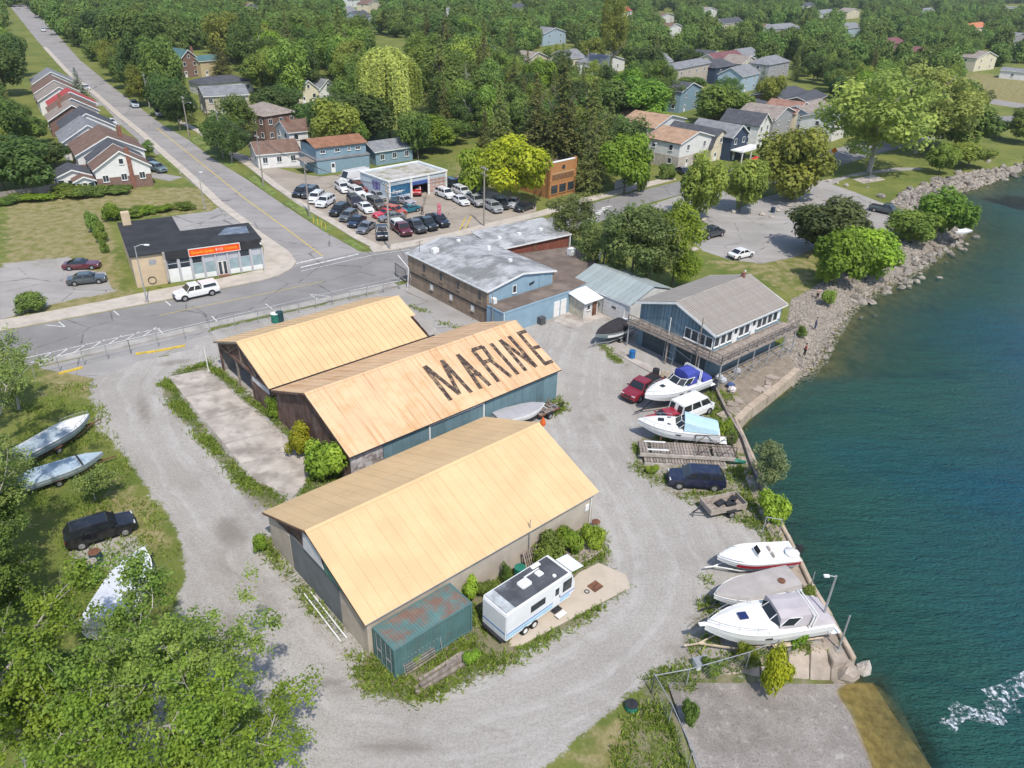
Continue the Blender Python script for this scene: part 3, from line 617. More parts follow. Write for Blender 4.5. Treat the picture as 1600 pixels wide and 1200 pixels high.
for li, (ch, strokes) in enumerate(letters.items()):
    mb = MB()
    for si, (p, q) in enumerate(strokes):
        a = Vector(on_slope(640+p[0]/6.154, 490+p[1]/6.154)); b = Vector(on_slope(640+q[0]/6.154, 490+q[1]/6.154)); d = (b-a).normalized(); n = Vector((-d.y,d.x))*0.21
        h = 0.062 + 0.004*si
        mb.add([(c.x,c.y,hh) for hh in (0.0,h) for c in (a-n,b-n,b+n,a+n)], [(0,3,2,1),(4,5,6,7),(0,1,5,4),(1,2,6,5),(2,3,7,6),(3,0,4,7)])
    o = mb.build('roof_letter', M_letter, s2, (0,0,ze2), 0.0); o.rotation_euler = (pit2,0,0); o['label'] = 'dark painted letter %s on the yellow roof' % ch
# --- rear shed by the street
A = G(420, 608, 3.4); L3, W3, ze3, zr3 = 19.2, 12.9, 3.4, 5.85
s3 = thing('boat_shed', 'pale yellow ribbed roof shed beside the street with an open timber gable', 'shed', (A.x, A.y, 0), GA, 'yellow roofed boat sheds')
roof_panels(s3, L3, W3, ze3, zr3, M_roof3, 26, 2, rib=0.035, gap=0.014, skip=((0,0,25),))
MB().b(0.3,L3-0.3,0.25,0.4,-0.3,ze3).build('wall', M_rbrown, s3); MB().b(0.3,L3-0.3,W3-0.4,W3-0.25,-0.3,ze3).build('wall', mat('grey_boards',(0.3,0.29,0.28),0.9,0.2,2), s3)
k3 = (zr3-ze3)/(W3/2); W_MID[0] = W3/2
board_row(s3, 'gable_panel', 0.45, W3-0.45, L3-0.4, -0.3, 0, M_rbrown, 0.95, 'y', 0.06, ztop=lambda y: ze3 + k3*min(y, W3-y) - 0.05)
board_row(s3, 'gable_board', 0.45, 4.6, 0.3, -0.3, 2.2, M_rbrown, 0.69, 'y', 0.06)
M_wstripe = mat('white_slat',(0.62,0.63,0.66),0.7,0.1)
board_row(s3, 'white_slat', 0.7, 4.6, 0.3, 2.25, 3.05, M_wstripe, 0.33, 'y', 0.05, gap=0.14)
for y in (W3-0.5, 8.2, 4.75):
    MB().b(0.28,0.46,y-0.1,y+0.1,-0.2,3.2).build('post', M_rbrown if y != 8.2 else M_wood, s3)
MB().b(0.25,0.45,0.4,W3-0.4,2.95,3.3).build('tie_beam', M_rbrown, s3)
board_row(s3, 'gable_board', 0.5, W3-0.5, 0.36, 3.32, 0, M_rbrown, 1.0, 'y', 0.05, ztop=lambda y: ze3 + k3*min(y, W3-y) - 0.06)
MB().path([(0.2,1.0,3.4),(0.2,W3/2,zr3-0.25),(0.2,W3-1.0,3.4)], 0.07).path([(0.2,W3/2,3.3),(0.2,W3/2,zr3-0.2)], 0.07).path([(0.2,3.2,3.3),(0.2,W3/2,zr3-0.4)], 0.05).path([(0.2,W3-3.2,3.3),(0.2,W3/2,zr3-0.4)], 0.05).build('truss', M_wood, s3)
MB().b(0,L3+0.2,-0.14,0.06,ze3-0.16,ze3-0.02).build('gutter', M_dark, s3)
for sy in (0, 1):
    y0, y1 = (0, W3/2) if sy == 0 else (W3, W3/2); MB().slab([(0,y0,ze3-0.18),(0,y1,zr3-0.18),(0,y1,zr3),(0,y0,ze3)], 0.05).build('bargeboard', M_wood, s3, recalc=True)
# ------------------------------------------------------------------ generic wall + opening helpers
def win(root, c, w, h, rz, frame=M_white, gl=None, d=0.05, mull=0, sill=True, name='window'):
    """a window as a frame with a pane set into it; faces local -y turned by rz"""
    gl = gl or M_glass
    mb = MB(); t = 0.07
    mb.b(-w/2-t,-w/2,-d,d,-h/2-t,h/2+t).b(w/2,w/2+t,-d,d,-h/2-t,h/2+t).b(-w/2,w/2,-d,d,h/2,h/2+t).b(-w/2,w/2,-d,d,-h/2-t,-h/2)
    for j in range(mull): x = -w/2 + w*(j+1)/(mull+1); mb.b(x-0.025,x+0.025,-d*0.8,d*0.8,-h/2,h/2)
    o = mb.build(name, frame, root, c, rz)
    MB().b(-w/2,w/2,-0.012,0.012,-h/2,h/2).build('pane', gl, o, (0,-0.012,0))
    if sill: MB().b(-w/2-0.12,w/2+0.12,-d-0.08,-d+0.004,-h/2-t-0.05,-h/2-t+0.003).build('sill', frame, o)
    return o
def door(root, c, w, h, rz, m=M_white, gl=True):
    o = MB().b(-w/2,w/2,-0.05,0.05,0,h).build('door', m, root, c, rz)
    if gl: MB().b(-w/2+0.15,w/2-0.15,-0.062,-0.04,h*0.52,h*0.9).build('pane', M_glass, o)
    MB().tube((w/2-0.1,-0.05,h*0.45),(w/2-0.1,-0.12,h*0.45),0.03).build('handle', M_steel, o)
    return o
# ------------------------------------------------------------------ boathouse on the shore
A = G(1118, 525, 5.4); BL, BW, bze, bzr = 14.0, 11.2, 5.4, 7.3
bh = thing('boathouse', 'two storey blue boathouse with a brown corrugated roof and wraparound deck on the shore', 'boathouse', (A.x, A.y, 0), R(41.3))
M_bclad = mat('boathouse_cladding', (0.135,0.205,0.25), 0.65, 0.08, 1, objvar=0.14, dirt=(0.2,0.2,0.2), dirt_amt=0.25)
M_corr = mat('weathered_corrugated_sheet', (0.34,0.31,0.28), 0.8, 0.16, 0.6, dirt=(0.17,0.14,0.115), dirt_amt=0.5, dscale=0.5, objvar=0.07)
half = BW/2; sl = math.hypot(half, bzr-bze); pit = math.atan2(bzr-bze, half)
npan = 40; pw = BL/npan
def corr_mesh(w, l, waves, amp, m):
    mb = MB(); n = waves*4; rings = []
    for q in range(n+1):
        x = -w/2 + w*q/n; z = amp*math.cos(2*PI*q/4)
        rings.append([(x,-l/2,z),(x,l/2,z),(x,l/2,z-0.02),(x,-l/2,z-0.02)])
    return mb.loft(rings).mesh('roof_sheet', m, recalc=True)
cm = corr_mesh(pw-0.075, sl/3+0.08, 1, 0.035, M_corr)
for side in (0,1):
    y0, y1 = (0.1,half) if side == 0 else (BW-0.1,half); MB().slab([(0.05,y0,bze-0.05),(BL-0.05,y0,bze-0.05),(BL-0.05,y1,bzr-0.02),(0.05,y1,bzr-0.02)], 0.03 if side == 0 else -0.03).build('groove_shade_sheet', mat('dark_groove_shade',(0.10,0.085,0.075),0.9), bh, recalc=True)  # dark sheet added below the gaps, painting the shaded grooves of the corrugation
for side in (0,1):
    for r in range(3):
        for q in range(npan):
            f = (r+0.5)/3; y = f*half if side == 0 else BW-f*half
            o = put('roof_sheet', cm, bh, (pw*(q+0.5), y, bze + f*(bzr-bze) + 0.05 + 0.012*r)); o.rotation_euler = (pit if side == 0 else -pit, 0, 0)
for side in (0,1):
    y0, y1 = (-0.02,half) if side == 0 else (BW+0.02,half)
    for x in (0.0,-0.0+BL-0.06): MB().slab([(x,y0,bze-0.2),(x,y1,bzr-0.2),(x,y1,bzr+0.06),(x,y0,bze+0.06)], 0.07 if side else -0.07).build('bargeboard', M_white, bh, recalc=True)
MB().b(0.1,BL-0.1,-0.06,0.06,bze-0.14,bze+0.0).build('fascia', M_white, bh); MB().b(0.1,BL-0.1,BW-0.06,BW+0.06,bze-0.14,bze).build('fascia', M_white, bh)
MB().tube((0,half,bzr+0.08),(BL,half,bzr+0.08),0.09).build('ridge_cap', M_corr, bh)
kb = (bzr-bze)/half; fl = 3.05
# lower storey, upper storey
MB().b(0.5,BL-0.4,0.4,0.55,-0.6,fl).build('wall', M_bclad, bh); MB().b(0.5,BL-0.4,BW-0.55,BW-0.4,-0.6,fl).build('wall', M_bclad, bh); MB().b(BL-0.55,BL-0.4,0.55,BW-0.55,-0.6,fl).build('wall', M_bclad, bh)
MB().b(0.5,0.65,0.55,1.0,-0.3,fl).b(0.5,0.65,5.0,5.9,-0.3,fl).b(0.5,0.65,10.0,10.65,-0.3,fl).b(0.5,0.65,1.0,10.0,2.6,fl).build('wall', M_bclad, bh)
for y0, y1 in ((1.0,5.0),(5.9,10.0)):
    d = MB().b(0.56,0.62,y0,y1,0.05,2.6).build('garage_door', mat('dark_garage_door',(0.055,0.075,0.085),0.6,0.15), bh)
    for q in range(4): MB().b(0.54,0.561,y0+0.02,y1-0.02,0.1+q*0.62,0.66+q*0.62).build('door_section', mat('dark_garage_door',(0,0,0)), d)
MB().b(0.45,BL-0.35,0.38,BW-0.38,fl,fl+0.12).build('floor_slab', M_wood, bh)
W_MID[0] = half
board_row(bh, 'wall_board', 4.4, BW-0.4, 0.5, fl+0.12, 0, M_bclad, 0.5, 'y', 0.06, ztop=lambda y: bze + kb*min(y,BW-y) - 0.05, gap=0.05)
MB().slab(gable_poly(0.57,0.4,BW-0.4,fl+0.12,bze,bzr,BW), 0.06).build('wall', M_bclad, bh, recalc=True)
MB().slab(gable_poly(BL-0.5,0.4,BW-0.4,fl+0.12,bze,bzr,BW), 0.06).build('wall', M_bclad, bh, recalc=True)
board_row(bh, 'wall_board', 0.5, 4.4, 0.5, 4.75, 0, M_bclad, 0.5, 'y', 0.06, ztop=lambda y: bze + kb*min(y,BW-y) - 0.05, gap=0.05)
for y in (0.95,1.9,2.85,3.8): win(bh, (0.47,y,4.15), 0.78, 1.15, -PI/2, mull=0)
MB().b(0.58,BL-0.42,0.42,0.54,fl+0.12,3.62).build('wall', M_blueg, bh); MB().b(0.58,BL-0.42,0.42,0.54,4.75,bze).build('wall', M_white, bh); MB().b(0.6,BL-0.45,0.46,0.52,3.62,4.75).build('wall', M_white, bh)
MB().b(0.6,BL-0.42,BW-0.54,BW-0.42,fl+0.12,bze).build('wall', M_bclad, bh)
for x in (1.1,2.25,3.4,5.6,6.7,9.1,10.1,11.2,12.3): win(bh, (x,0.43,4.2), 0.8, 1.05, 0.0)
door(bh, (4.5,0.44,fl+0.13), 0.85, 2.0, 0.0); door(bh, (8.0,0.44,fl+0.13), 0.85, 2.0, 0.0)
# deck with posts and rails: planks along the two sides
dk = 1.9
def deck_planks(x0, x1, y0, y1, along='x'):
    n = round(((y1-y0) if along=='x' else (x1-x0))/0.3)
    for q in range(n):
        if along == 'x': y = y0+(y1-y0)*(q+0.5)/n; MB().b(x0,x1,y-0.14,y+0.14,fl+0.02,fl+0.07).build('deck_plank', M_wood, bh)
        else: x = x0+(x1-x0)*(q+0.5)/n; MB().b(x-0.14,x+0.14,y0,y1,fl+0.02,fl+0.07).build('deck_plank', M_wood, bh)
deck_planks(-0.9, 0.5, -dk, BW+0.2, 'y'); deck_planks(0.5, BL, -dk, 0.4)
MB().b(-0.95,-0.8,-dk,BW+0.2,fl-0.2,fl+0.0).b(-0.9,BL,-dk,-dk+0.12,fl-0.2,fl+0.0).build('deck_beam', M_wood, bh)
rail = [(-0.85,BW+0.1),(-0.85,-dk+0.05),(BL-0.1,-dk+0.05)]
for a, b in zip(rail[:-1], rail[1:]):
    a, b = Vector(a), Vector(b); n = round((b-a).length/1.7)
    for q in range(n+1): p = a.lerp(b,q/n); MB().box((p.x,p.y,fl+0.55),(0.1,0.1,1.0)).build('rail_post', M_wood, bh)
    for zz_ in (0.45,1.02): MB().box((*(a+b)/2,fl+zz_),((b-a).length,0.06,0.11),math.atan2((b-a).y,(b-a).x)).build('rail', M_wood, bh)
    nb_ = round((b-a).length/0.85)
    bal = MB()
    for q in range(nb_): p = a.lerp(b,(q+0.5)/nb_); bal.box((p.x,p.y,fl+0.25),(0.04,0.04,0.34)).box((p.x,p.y,fl+0.73),(0.04,0.04,0.44))
    stuff(bal.build('balusters', M_wood, bh))
for y in (-dk+0.1,1.0,5.4,BW): MB().tube((-0.75,y,0),(-0.75,y,fl-0.1),0.09).build('deck_post', M_steel if y != 5.4 else M_wood, bh)
for x in (2.5,5.5,8.5,11.5,13.8): MB().tube((x,-dk+0.15,-0.6),(x,-dk+0.15,fl-0.1),0.08).build('deck_post', M_steel, bh)
sc_ = MB()
for q in range(6):
    x = -0.9 + q*2.4; sc_.path([(x,-dk-0.2,0.0),(x+2.4,-dk-0.2,1.3)],0.03).path([(x,-dk-0.2,1.3),(x+2.4,-dk-0.2,0.0)],0.03).path([(x,-dk-0.2,-0.1),(x,-dk-0.2,2.2)],0.035)
sc_.path([(-0.9,-dk-0.2,1.35),(13.5,-dk-0.2,1.35)],0.03).path([(-0.9,-dk-0.2,2.1),(13.5,-dk-0.2,2.1)],0.03)
sc_.build('scaffold_frame', M_steel, bh)
lad = MB()
for y in (4.6,5.9): lad.path([(-0.55,y,0.1),(-0.5,y,2.6)],0.035)
lad.path([(-0.55,2.2,1.7),(-0.55,4.6,2.3)],0.035).path([(-0.55,2.2,0.6),(-0.55,2.2,2.4)],0.03).path([(-0.55,4.7,0.8),(-0.55,5.9,0.8)],0.03).path([(-0.55,4.7,1.6),(-0.55,5.9,1.6)],0.03).build('door_frame_rail', M_steel, bh)
MB().b(12.2,12.6,half-0.2,half+0.2,6.6,8.0).build('chimney', M_brickr, bh); MB().tube((12.9,half+0.1,6.9),(12.9,half+0.1,8.1),0.09).build('flue_pipe', M_white, bh)
MB().tube((-1.05,1.15,0),(-1.05,1.15,7.4),0.06).build('flagpole', M_wood, bh); MB().tube((0.3,6.2,3.0),(0.3,6.2,5.2),0.05).build('vent_pipe', M_white, bh)
# ------------------------------------------------------------------ brick workshop with blue gable, and its neighbours
M_tanb = mat('tan_brick', (0.29,0.215,0.155), 0.9, 0.16, 2.5, dirt=(0.14,0.11,0.09), dirt_amt=0.55, dscale=0.5, streak=((0.13,0.11,0.09),(1.5,1.5,0.2),0.5))
M_sheet = mat('grey_standing_seam', (0.40,0.405,0.41), 0.65, 0.1, 0.5, dirt=(0.15,0.145,0.14), dirt_amt=0.8, dscale=0.30, objvar=0.03, streak=((0.13,0.128,0.125),(0.35,1.4,1),0.75,GA), coord='World')
M_lblue = mat('pale_blue_siding', (0.24,0.35,0.43), 0.75, 0.08, 0.8, dirt=(0.3,0.33,0.34), dirt_amt=0.3)
M_tar = mat('brown_tar_roof', (0.155,0.12,0.10), 0.95, 0.2, 0.6, dirt=(0.235,0.19,0.155), dirt_amt=0.6, dscale=0.3)
A = G(761, 456, 4.6); KL, KW, kze, kzr = 11.7, 17.2, 4.6, 5.6
kb_ = thing('brick_workshop', 'tan brick workshop with a stained grey metal roof and pale blue gable', 'building', (A.x, A.y, 0), GA)
# ridge runs along local y; eaves at x=0 and x=KL
pw = KW/22
for side in (0,1):
    half = KL/2; sl = math.hypot(half,kzr-kze); pit = math.atan2(kzr-kze,half)
    me_ = MB().box((0,0,0),(sl+0.04,pw-0.01,0.03)).box((0,-pw/2+0.03,0.022),(sl,0.03,0.02)).mesh('roof_sheet', M_sheet)
    for q in range(22):
        o = put('roof_sheet', me_, kb_, (half/2 if side == 0 else KL-half/2, pw*(q+0.5), (kze+kzr)/2+0.02)); o.rotation_euler = (0, -pit if side == 0 else pit, 0)
MB().b(0.2,0.5,0.2,KW-0.2,-0.2,kze-0.02).build('wall', M_tanb, kb_); MB().b(KL-0.5,KL-0.2,0.2,KW-0.2,-0.2,kze-0.02).build('wall', M_tanb, kb_)
for y, m_ in ((0.2,M_lblue),(KW-0.45,M_tanb)):
    MB().slab([(0.5,y,-0.2),(KL-0.5,y,-0.2),(KL-0.5,y,kze),(KL/2,y,kzr-0.06),(0.5,y,kze)], -0.2).build('wall', m_, kb_, recalc=True)
MB().b(-0.05,0.02,0,KW,kze-0.14,kze+0.05).build('fascia', M_white, kb_)
for x0,x1,z0,z1 in ((0,KL/2,kze,kzr),(KL/2,KL,kzr,kze)): MB().slab([(x0,-0.02,z0-0.16),(x1,-0.02,z1-0.16),(x1,-0.02,z1+0.06),(x0,-0.02,z0+0.06)], 0.07).build('bargeboard', M_white, kb_, recalc=True)
for y in (1.6,5.9,9.5,13.2): win(kb_, (0.2,y,3.5), 0.55, 1.1, -PI/2, frame=M_tanb); 
for y in (3.0,7.4,11.6): win(kb_, (0.2,y,1.4), 0.6, 0.7, -PI/2, frame=mat('bricked_up_frame',(0.35,0.31,0.27)), gl=M_white)
MB().b(0.1,0.2,0.3,KW-0.3,1.95,2.1).build('string_course', M_dark, kb_)
win(kb_, (4.6,0.19,3.75), 0.5, 0.9, 0.0); door(kb_, (9.2,0.17,2.9), 0.8, 1.6, 0.0, M_lblue, False)
MB().slab([(7.1,0.16,3.6),(7.9,0.16,3.75),(8.0,0.16,4.05),(7.1,0.16,3.9)], 0.02).build('dark_patch', M_dark, kb_, recalc=True)
for (x,y,s_) in ((2.0,13.5,0.9),(7.5,4.5,0.5),(8.5,10.0,0.45),(6.8,14.5,0.5)): MB().b(x,x+s_,y,y+s_*0.7,5.0,5.65+0.02*s_).build('roof_vent', M_white, kb_)
MB().tube((1.2,15.6,4.6),(1.2,15.6,6.4),0.03).path([(0.6,15.2,6.0),(1.8,16.0,6.0)],0.02).path([(0.4,15.4,6.3),(2.0,15.9,6.3)],0.02).build('antenna', M_dark, kb_)
MB().b(0.7,1.2,-0.5,0.15,2.95,3.6).build('air_conditioner', M_white, kb_)
# flat tar roofed annexe wrapping the gable
A4 = A + Vector((math.cos(GA)*-0.1 + math.sin(GA)*3.2, math.sin(GA)*-0.1 - math.cos(GA)*3.2))
an = thing('flat_roof_annexe', 'pale blue flat roofed annexe with brown tar roof below the brick workshop gable', 'building', (A4.x, A4.y, 0), GA)
poly4 = [(0,0),(11.2,0),(17.5,1.0),(22.0,6.0),(24.0,12.0),(12.2,15.4),(11.9,3.1),(0,3.1)]
P4 = MB().prism(poly4, -0.2, 2.85); P4.build('wall', M_lblue, an); MB().prism([(p[0]+(0.1 if p[0]<12 else -0.1),p[1]+(0.12 if p[1] < 4 else -0.12)) for p in poly4], 2.5, 2.93).build('roof', M_tar, an)
MB().b(-0.03,11.2,-0.05,0.1,2.8,3.0).b(-0.04,0.1,0.12,3.0,2.8,2.99).build('parapet_trim', M_lblue, an)
MB().tube((0.05,-0.08,0),(0.05,-0.08,2.9),0.05).build('downpipe', M_white, an)
door(an, (8.9,-0.03,0.05), 1.0, 2.1, 0.0, M_white, False); door(an, (10.1,-0.03,0.05), 1.0, 2.1, 0.0, M_white, False)
MB().b(20.6,21.5,9.2,10.0,2.93,3.85).build('roof_unit', M_white, an); MB().tube((22.5,5.4,2.9),(22.5,5.4,4.2),0.1).build('flue_pipe', M_white, an); MB().tube((20.0,4.0,2.9),(20.0,4.0,4.1),0.12).build('flue_pipe', M_dark, an)
MB().b(5.6,6.4,-0.75,-0.05,0.05,0.95).build('heat_pump', mat('dark_unit',(0.08,0.085,0.09),0.6), an)
# long low metal roof building with a red brick front, by the street
A5 = A + Vector((math.cos(GA)*11.9 - math.sin(GA)*12.0, math.sin(GA)*11.9 + math.cos(GA)*12.0))
rb = thing('red_front_building', 'low building with a pale metal roof and dark red wall behind the tar roof', 'building', (A5.x, A5.y, 0), R(37))
MB().b(0,13.0,0,6.2,-0.2,4.0).build('wall', mat('dark_red_brick',(0.20,0.065,0.045),0.9,0.2,3,dirt=(0.35,0.16,0.08),dirt_amt=0.5,dscale=0.4), rb)
for q in range(16): MB().slab([(-0.2+q*0.84,-0.3,4.02),(-0.2+q*0.84+0.83,-0.3,4.02),(-0.2+q*0.84+0.83,6.6,4.75),(-0.2+q*0.84,6.6,4.75)], 0.04).build('roof_sheet', M_sheet, rb)
MB().b(-0.2,13.3,-0.36,-0.3,3.9,4.08).build('fascia', M_white, rb); MB().b(13.02,13.16,-0.3,-0.1,0,4.0).build('corner_trim', M_white, rb); door(rb, (6.6,-0.03,2.0), 0.7, 1.7, 0.0, M_rust, False)
for x in (2.0,5.5,9.5): MB().b(x,x+0.5,2.5,3.0,4.2,4.65).build('roof_vent', M_white, rb)
# teal roofed garage with two white doors, white lean-to
p = G(966, 512); q = G(935, 492)
gr_ = thing('boat_garage', 'white walled garage with a grey green metal roof between annexe and boathouse', 'garage', (G(990,478,2.7).x-0.3, G(990,478,2.7).y+0.1, 0), GA)
M_groof = mat('grey_green_roof', (0.30,0.345,0.345), 0.6, 0.12, 0.6, dirt=(0.22,0.21,0.19), dirt_amt=0.5, objvar=0.07)
gL, gW, gze, gzr = 8.6, 10.4, 2.7, 4.1
for side in (0,1):
    for q in range(12):
        y = gW*(q+0.5)/12; half = gL/2; sl = math.hypot(half,gzr-gze); pit = math.atan2(gzr-gze,half)
        o = MB().box((0,0,0),(sl+0.1,gW/12-0.012,0.03)).box((0,-gW/24+0.03,0.03),(sl,0.05,0.035)).build('roof_sheet', M_groof, gr_, (half/2 if side==0 else gL-half/2,y,(gze+gzr)/2)); o.rotation_euler=(0,-pit if side==0 else pit,0)
M_wside = mat('white_siding',(0.60,0.59,0.57),0.7,0.08,1,dirt=(0.4,0.37,0.34),dirt_amt=0.35)
MB().b(0.15,0.35,0.15,gW-0.15,-0.2,gze-0.08).b(gL-0.35,gL-0.15,0.15,gW-0.15,-0.2,gze-0.08).build('wall', M_wside, gr_)
for y in (0.15,gW-0.35): MB().slab([(0.35,y,-0.2),(gL-0.35,y,-0.2),(gL-0.35,y,gze-0.1),(gL/2,y,gzr-0.12),(0.35,y,gze-0.1)], -0.2).build('wall', M_wside, gr_, recalc=True)
for y0 in (1.0,5.6):
    d = MB().b(0.08,0.15,y0,y0+3.6,0.02,2.25).build('garage_door', M_white, gr_)
    for z_ in range(4): MB().b(0.05,0.081,y0+0.05,y0+3.55,0.05+z_*0.55,0.56+z_*0.55).build('door_section', M_wside, d)
    MB().b(0.035,0.05,y0+1.4,y0+2.1,1.3,1.6).build('pane', M_glass, d)
MB().b(-0.05,0.02,-0.1,gW+0.1,gze-0.2,gze-0.02).build('fascia', M_white, gr_)
c_ = G(915, 497)
wl = thing('lean_to_shed', 'small white lean-to shed with a sloping white roof beside the annexe doors', 'shed', (c_.x-0.4, c_.y-0.3, 0), GA)
board_row(wl, 'wall_board', 0, 2.6, 0.0, 0, 2.3, M_wside, 0.26, 'x', 0.05, gap=0.04); board_row(wl, 'wall_board', 0.05, 2.7, 0.0, 0, 2.3, mat('cream_boards',(0.5,0.47,0.38),0.8,0.15,2), 0.3, 'y', 0.05, gap=0.04)
MB().b(0.07,2.6,0.07,2.7,0,2.2).build('wall', M_wside, wl); MB().slab([(-0.3,-0.5,2.2),(3.1,-0.5,2.2),(3.1,2.8,2.75),(-0.3,2.8,2.75)], 0.09).build('roof', M_white, wl)
MB().b(1.6,2.3,-0.14,-0.06,0.05,1.9).build('door', M_rust, wl); win(wl, (0.85,-0.06,1.4), 0.5, 0.6, 0)
# ------------------------------------------------------------------ yard things: container, caravan, walls, docks, fences
K = G(618, 1062)
M_cont = mat('green_container_paint', (0.085,0.165,0.165), 0.6, 0.14, 0.9, dirt=(0.17,0.11,0.075), dirt_amt=0.35, dscale=0.8, streak=((0.14,0.10,0.08),(1,1,0.25),0.2))
M_contr = mat('rust_spotted_container_roof', (0.10,0.19,0.18), 0.65, 0.15, 0.9, dirt=(0.20,0.11,0.08), dirt_amt=0.9, dscale=0.75, streak=((0.24,0.16,0.12),(1.2,0.35,1),0.6))
ct = thing('shipping_container', 'green corrugated shipping container with rusty roof against the front shed wall', 'container', (K.x, K.y, 0.05), GA)
cl, cw, ch = 6.2, 2.44, 2.55
def corr_wall(L, H, name, m, parent, loc, rz, pitch=0.28, amp=0.035):
    rings = []; n = int(L/pitch)*4; x = 0
    for q in range(n+1):
        x = L*q/n; y = amp if q % 4 in (1,2) else -amp
        rings.append([(x,y,0),(x,y,H),(x,y+0.03,H),(x,y+0.03,0)])
    o = MB().loft(rings).build(name, m, parent, loc, rz, recalc=True); return o
corr_wall(cl-0.3, ch-0.3, 'side_panel', M_cont, ct, (0.15,0.07,0.15), 0); corr_wall(cl-0.3, ch-0.3, 'side_panel', M_cont, ct, (0.15,cw-0.1,0.15), 0); corr_wall(cw-0.3, ch-0.3, 'end_panel', M_cont, ct, (cl-0.06,0.15,0.15), PI/2)
o = corr_wall(cl-0.2, cw-0.16, 'roof_panel', M_contr, ct, (0.1,0.08,ch-0.02), 0, 0.22, 0.014); o.rotation_euler = (-PI/2,0,0); o.location = (0.1,0.08,ch-0.05); o.rotation_euler=(PI/2,0,0); o.location=(0.1,cw-0.08,ch-0.03)
fr = MB()
for x in (0,cl-0.14):
    for y in (0,cw-0.14): fr.b(x,x+0.14,y,y+0.14,0,ch)
for y in (0,cw-0.12): fr.b(0.14,cl-0.14,y,y+0.12,0,0.14).b(0.14,cl-0.14,y,y+0.12,ch-0.13,ch-0.002)
for x in (0,cl-0.12): fr.b(x,x+0.12,0.14,cw-0.14,0,0.14).b(x,x+0.12,0.14,cw-0.14,ch-0.13,ch-0.002)
fr.build('corner_frame', M_cont, ct); MB().b(0.12,cl-0.12,0.12,cw-0.12,0.08,0.16).build('floor', M_wood, ct)
for y0 in (0.15,1.23):
    d = MB().b(0.05,0.1,y0,y0+1.06,0.15,ch-0.14).build('door', M_cont, ct)
    for yy in (0.25,0.8): MB().tube((0.0,y0+yy,0.12),(0.0,y0+yy,ch-0.12),0.025).build('lock_rod', M_steel, d)
    MB().b(-0.02,0.04,y0+0.25,y0+0.8,1.05,1.1).build('handle', M_steel, d)
    for zz_ in (0.5,1.2,1.9): MB().b(0.035,0.05,y0+0.05,y0+1.0,zz_,zz_+0.3).build('door_rib', M_cont, d)
# leaning gate frame, timber pile
g0 = G(634, 1055)
lg = MB(); lg.path([(0,0,0),(0,0.5,2.3),(2.9,0.5,2.3),(2.9,0,0),(0,0,0)],0.035).path([(0,0.25,1.15),(2.9,0.25,1.15)],0.03)
tag(lg.build('gate_frame', M_steel, None, (g0.x, g0.y, 0.03), GA), 'grey tubular gate frame leaning against the green container side', 'gate')
for k in range(5):
    tag(MB().box((1.2,0.03+k*0.09,0.2+k*0.14),(2.3,0.05,0.09)).build('loose_slat', M_wood, None, (g0.x+0.1, g0.y-0.1, 0.0), GA), 'thin weathered slat stacked inside the leaning gate frame', 'plank', 'slats inside the gate frame')
t0 = G(650, 1085)
for k, (dx, dy, dz, l) in enumerate(((0,0,0.12,4.0),(0.1,0.3,0.12,3.8),(0.4,0.14,0.35,4.2),(0.7,0.6,0.12,3.4),(2.6,0.3,0.3,1.6))):
    tag(MB().box((l/2+dx,dy,dz),(l,0.26,0.22)).build('timber_beam', M_wood, None, (t0.x,t0.y,0), R(40+k*0.8), bevel=0.02), 'weathered square timber lying in the pile below the container', 'timber', 'timbers in the pile below the container')
# ladder lying along the front shed door
a, b = Vector(W([(480,928)])[0]), Vector(W([(537,1002)])[0]); d = (b-a); ln = d.length
ld = thing('ladder', 'long pale aluminium ladder lying along the front shed gable', 'ladder', (a.x,a.y,0.12), math.atan2(d.y,d.x))
for y in (-0.22,0.22): MB().b(0,ln,y-0.04,y+0.04,0,0.09).build('rail', M_white, ld)
for k in range(int(ln/0.4)): MB().tube((0.25+k*0.4,-0.2,0.05),(0.25+k*0.4,0.2,0.05),0.025).build('rung', M_steel, ld)
# --- caravan
M_rv = mat('caravan_white', (0.68,0.69,0.70), 0.4, 0.05, 1, spec=0.5, dirt=(0.5,0.49,0.46), dirt_amt=0.3)
M_rvr = mat('caravan_roof_rubber', (0.075,0.08,0.09), 0.75, 0.25, 0.8, dirt=(0.27,0.30,0.31), dirt_amt=0.55, dscale=0.5)
p = G(790, 1012)
rv = thing('travel_trailer', 'white travel trailer with a dark patched roof and blue stripe on the tan pad', 'caravan', (p.x, p.y, 0), GA+R(1.5))
rl, rw = 6.6, 2.4
prof = [(0,0.5),(rl-0.55,0.5),(rl,0.95),(rl,1.7),(rl-0.45,2.85),(0.15,2.95),(0,2.75)]
MB().add([(x,0,z) for x,z in prof]+[(x,rw,z) for x,z in prof], [tuple(range(6,-1,-1)), tuple(range(7,14))]+[(i,(i+1)%7,7+(i+1)%7,7+i) for i in range(7)]).build('body', M_rv, rv, bevel=0.06)
MB().slab([(0.9,0.14,2.935),(rl-0.7,0.14,2.87),(rl-0.7,rw-0.14,2.87),(0.9,rw-0.14,2.935)], 0.03).build('roof_membrane', M_rvr, rv)
MB().slab([(0.12,0.14,2.958),(0.88,0.14,2.937),(0.88,rw-0.14,2.937),(0.12,rw-0.14,2.958)], 0.028).build('roof_patch', mat('pale_roof_patch',(0.4,0.43,0.44),0.7,0.25,2), rv)
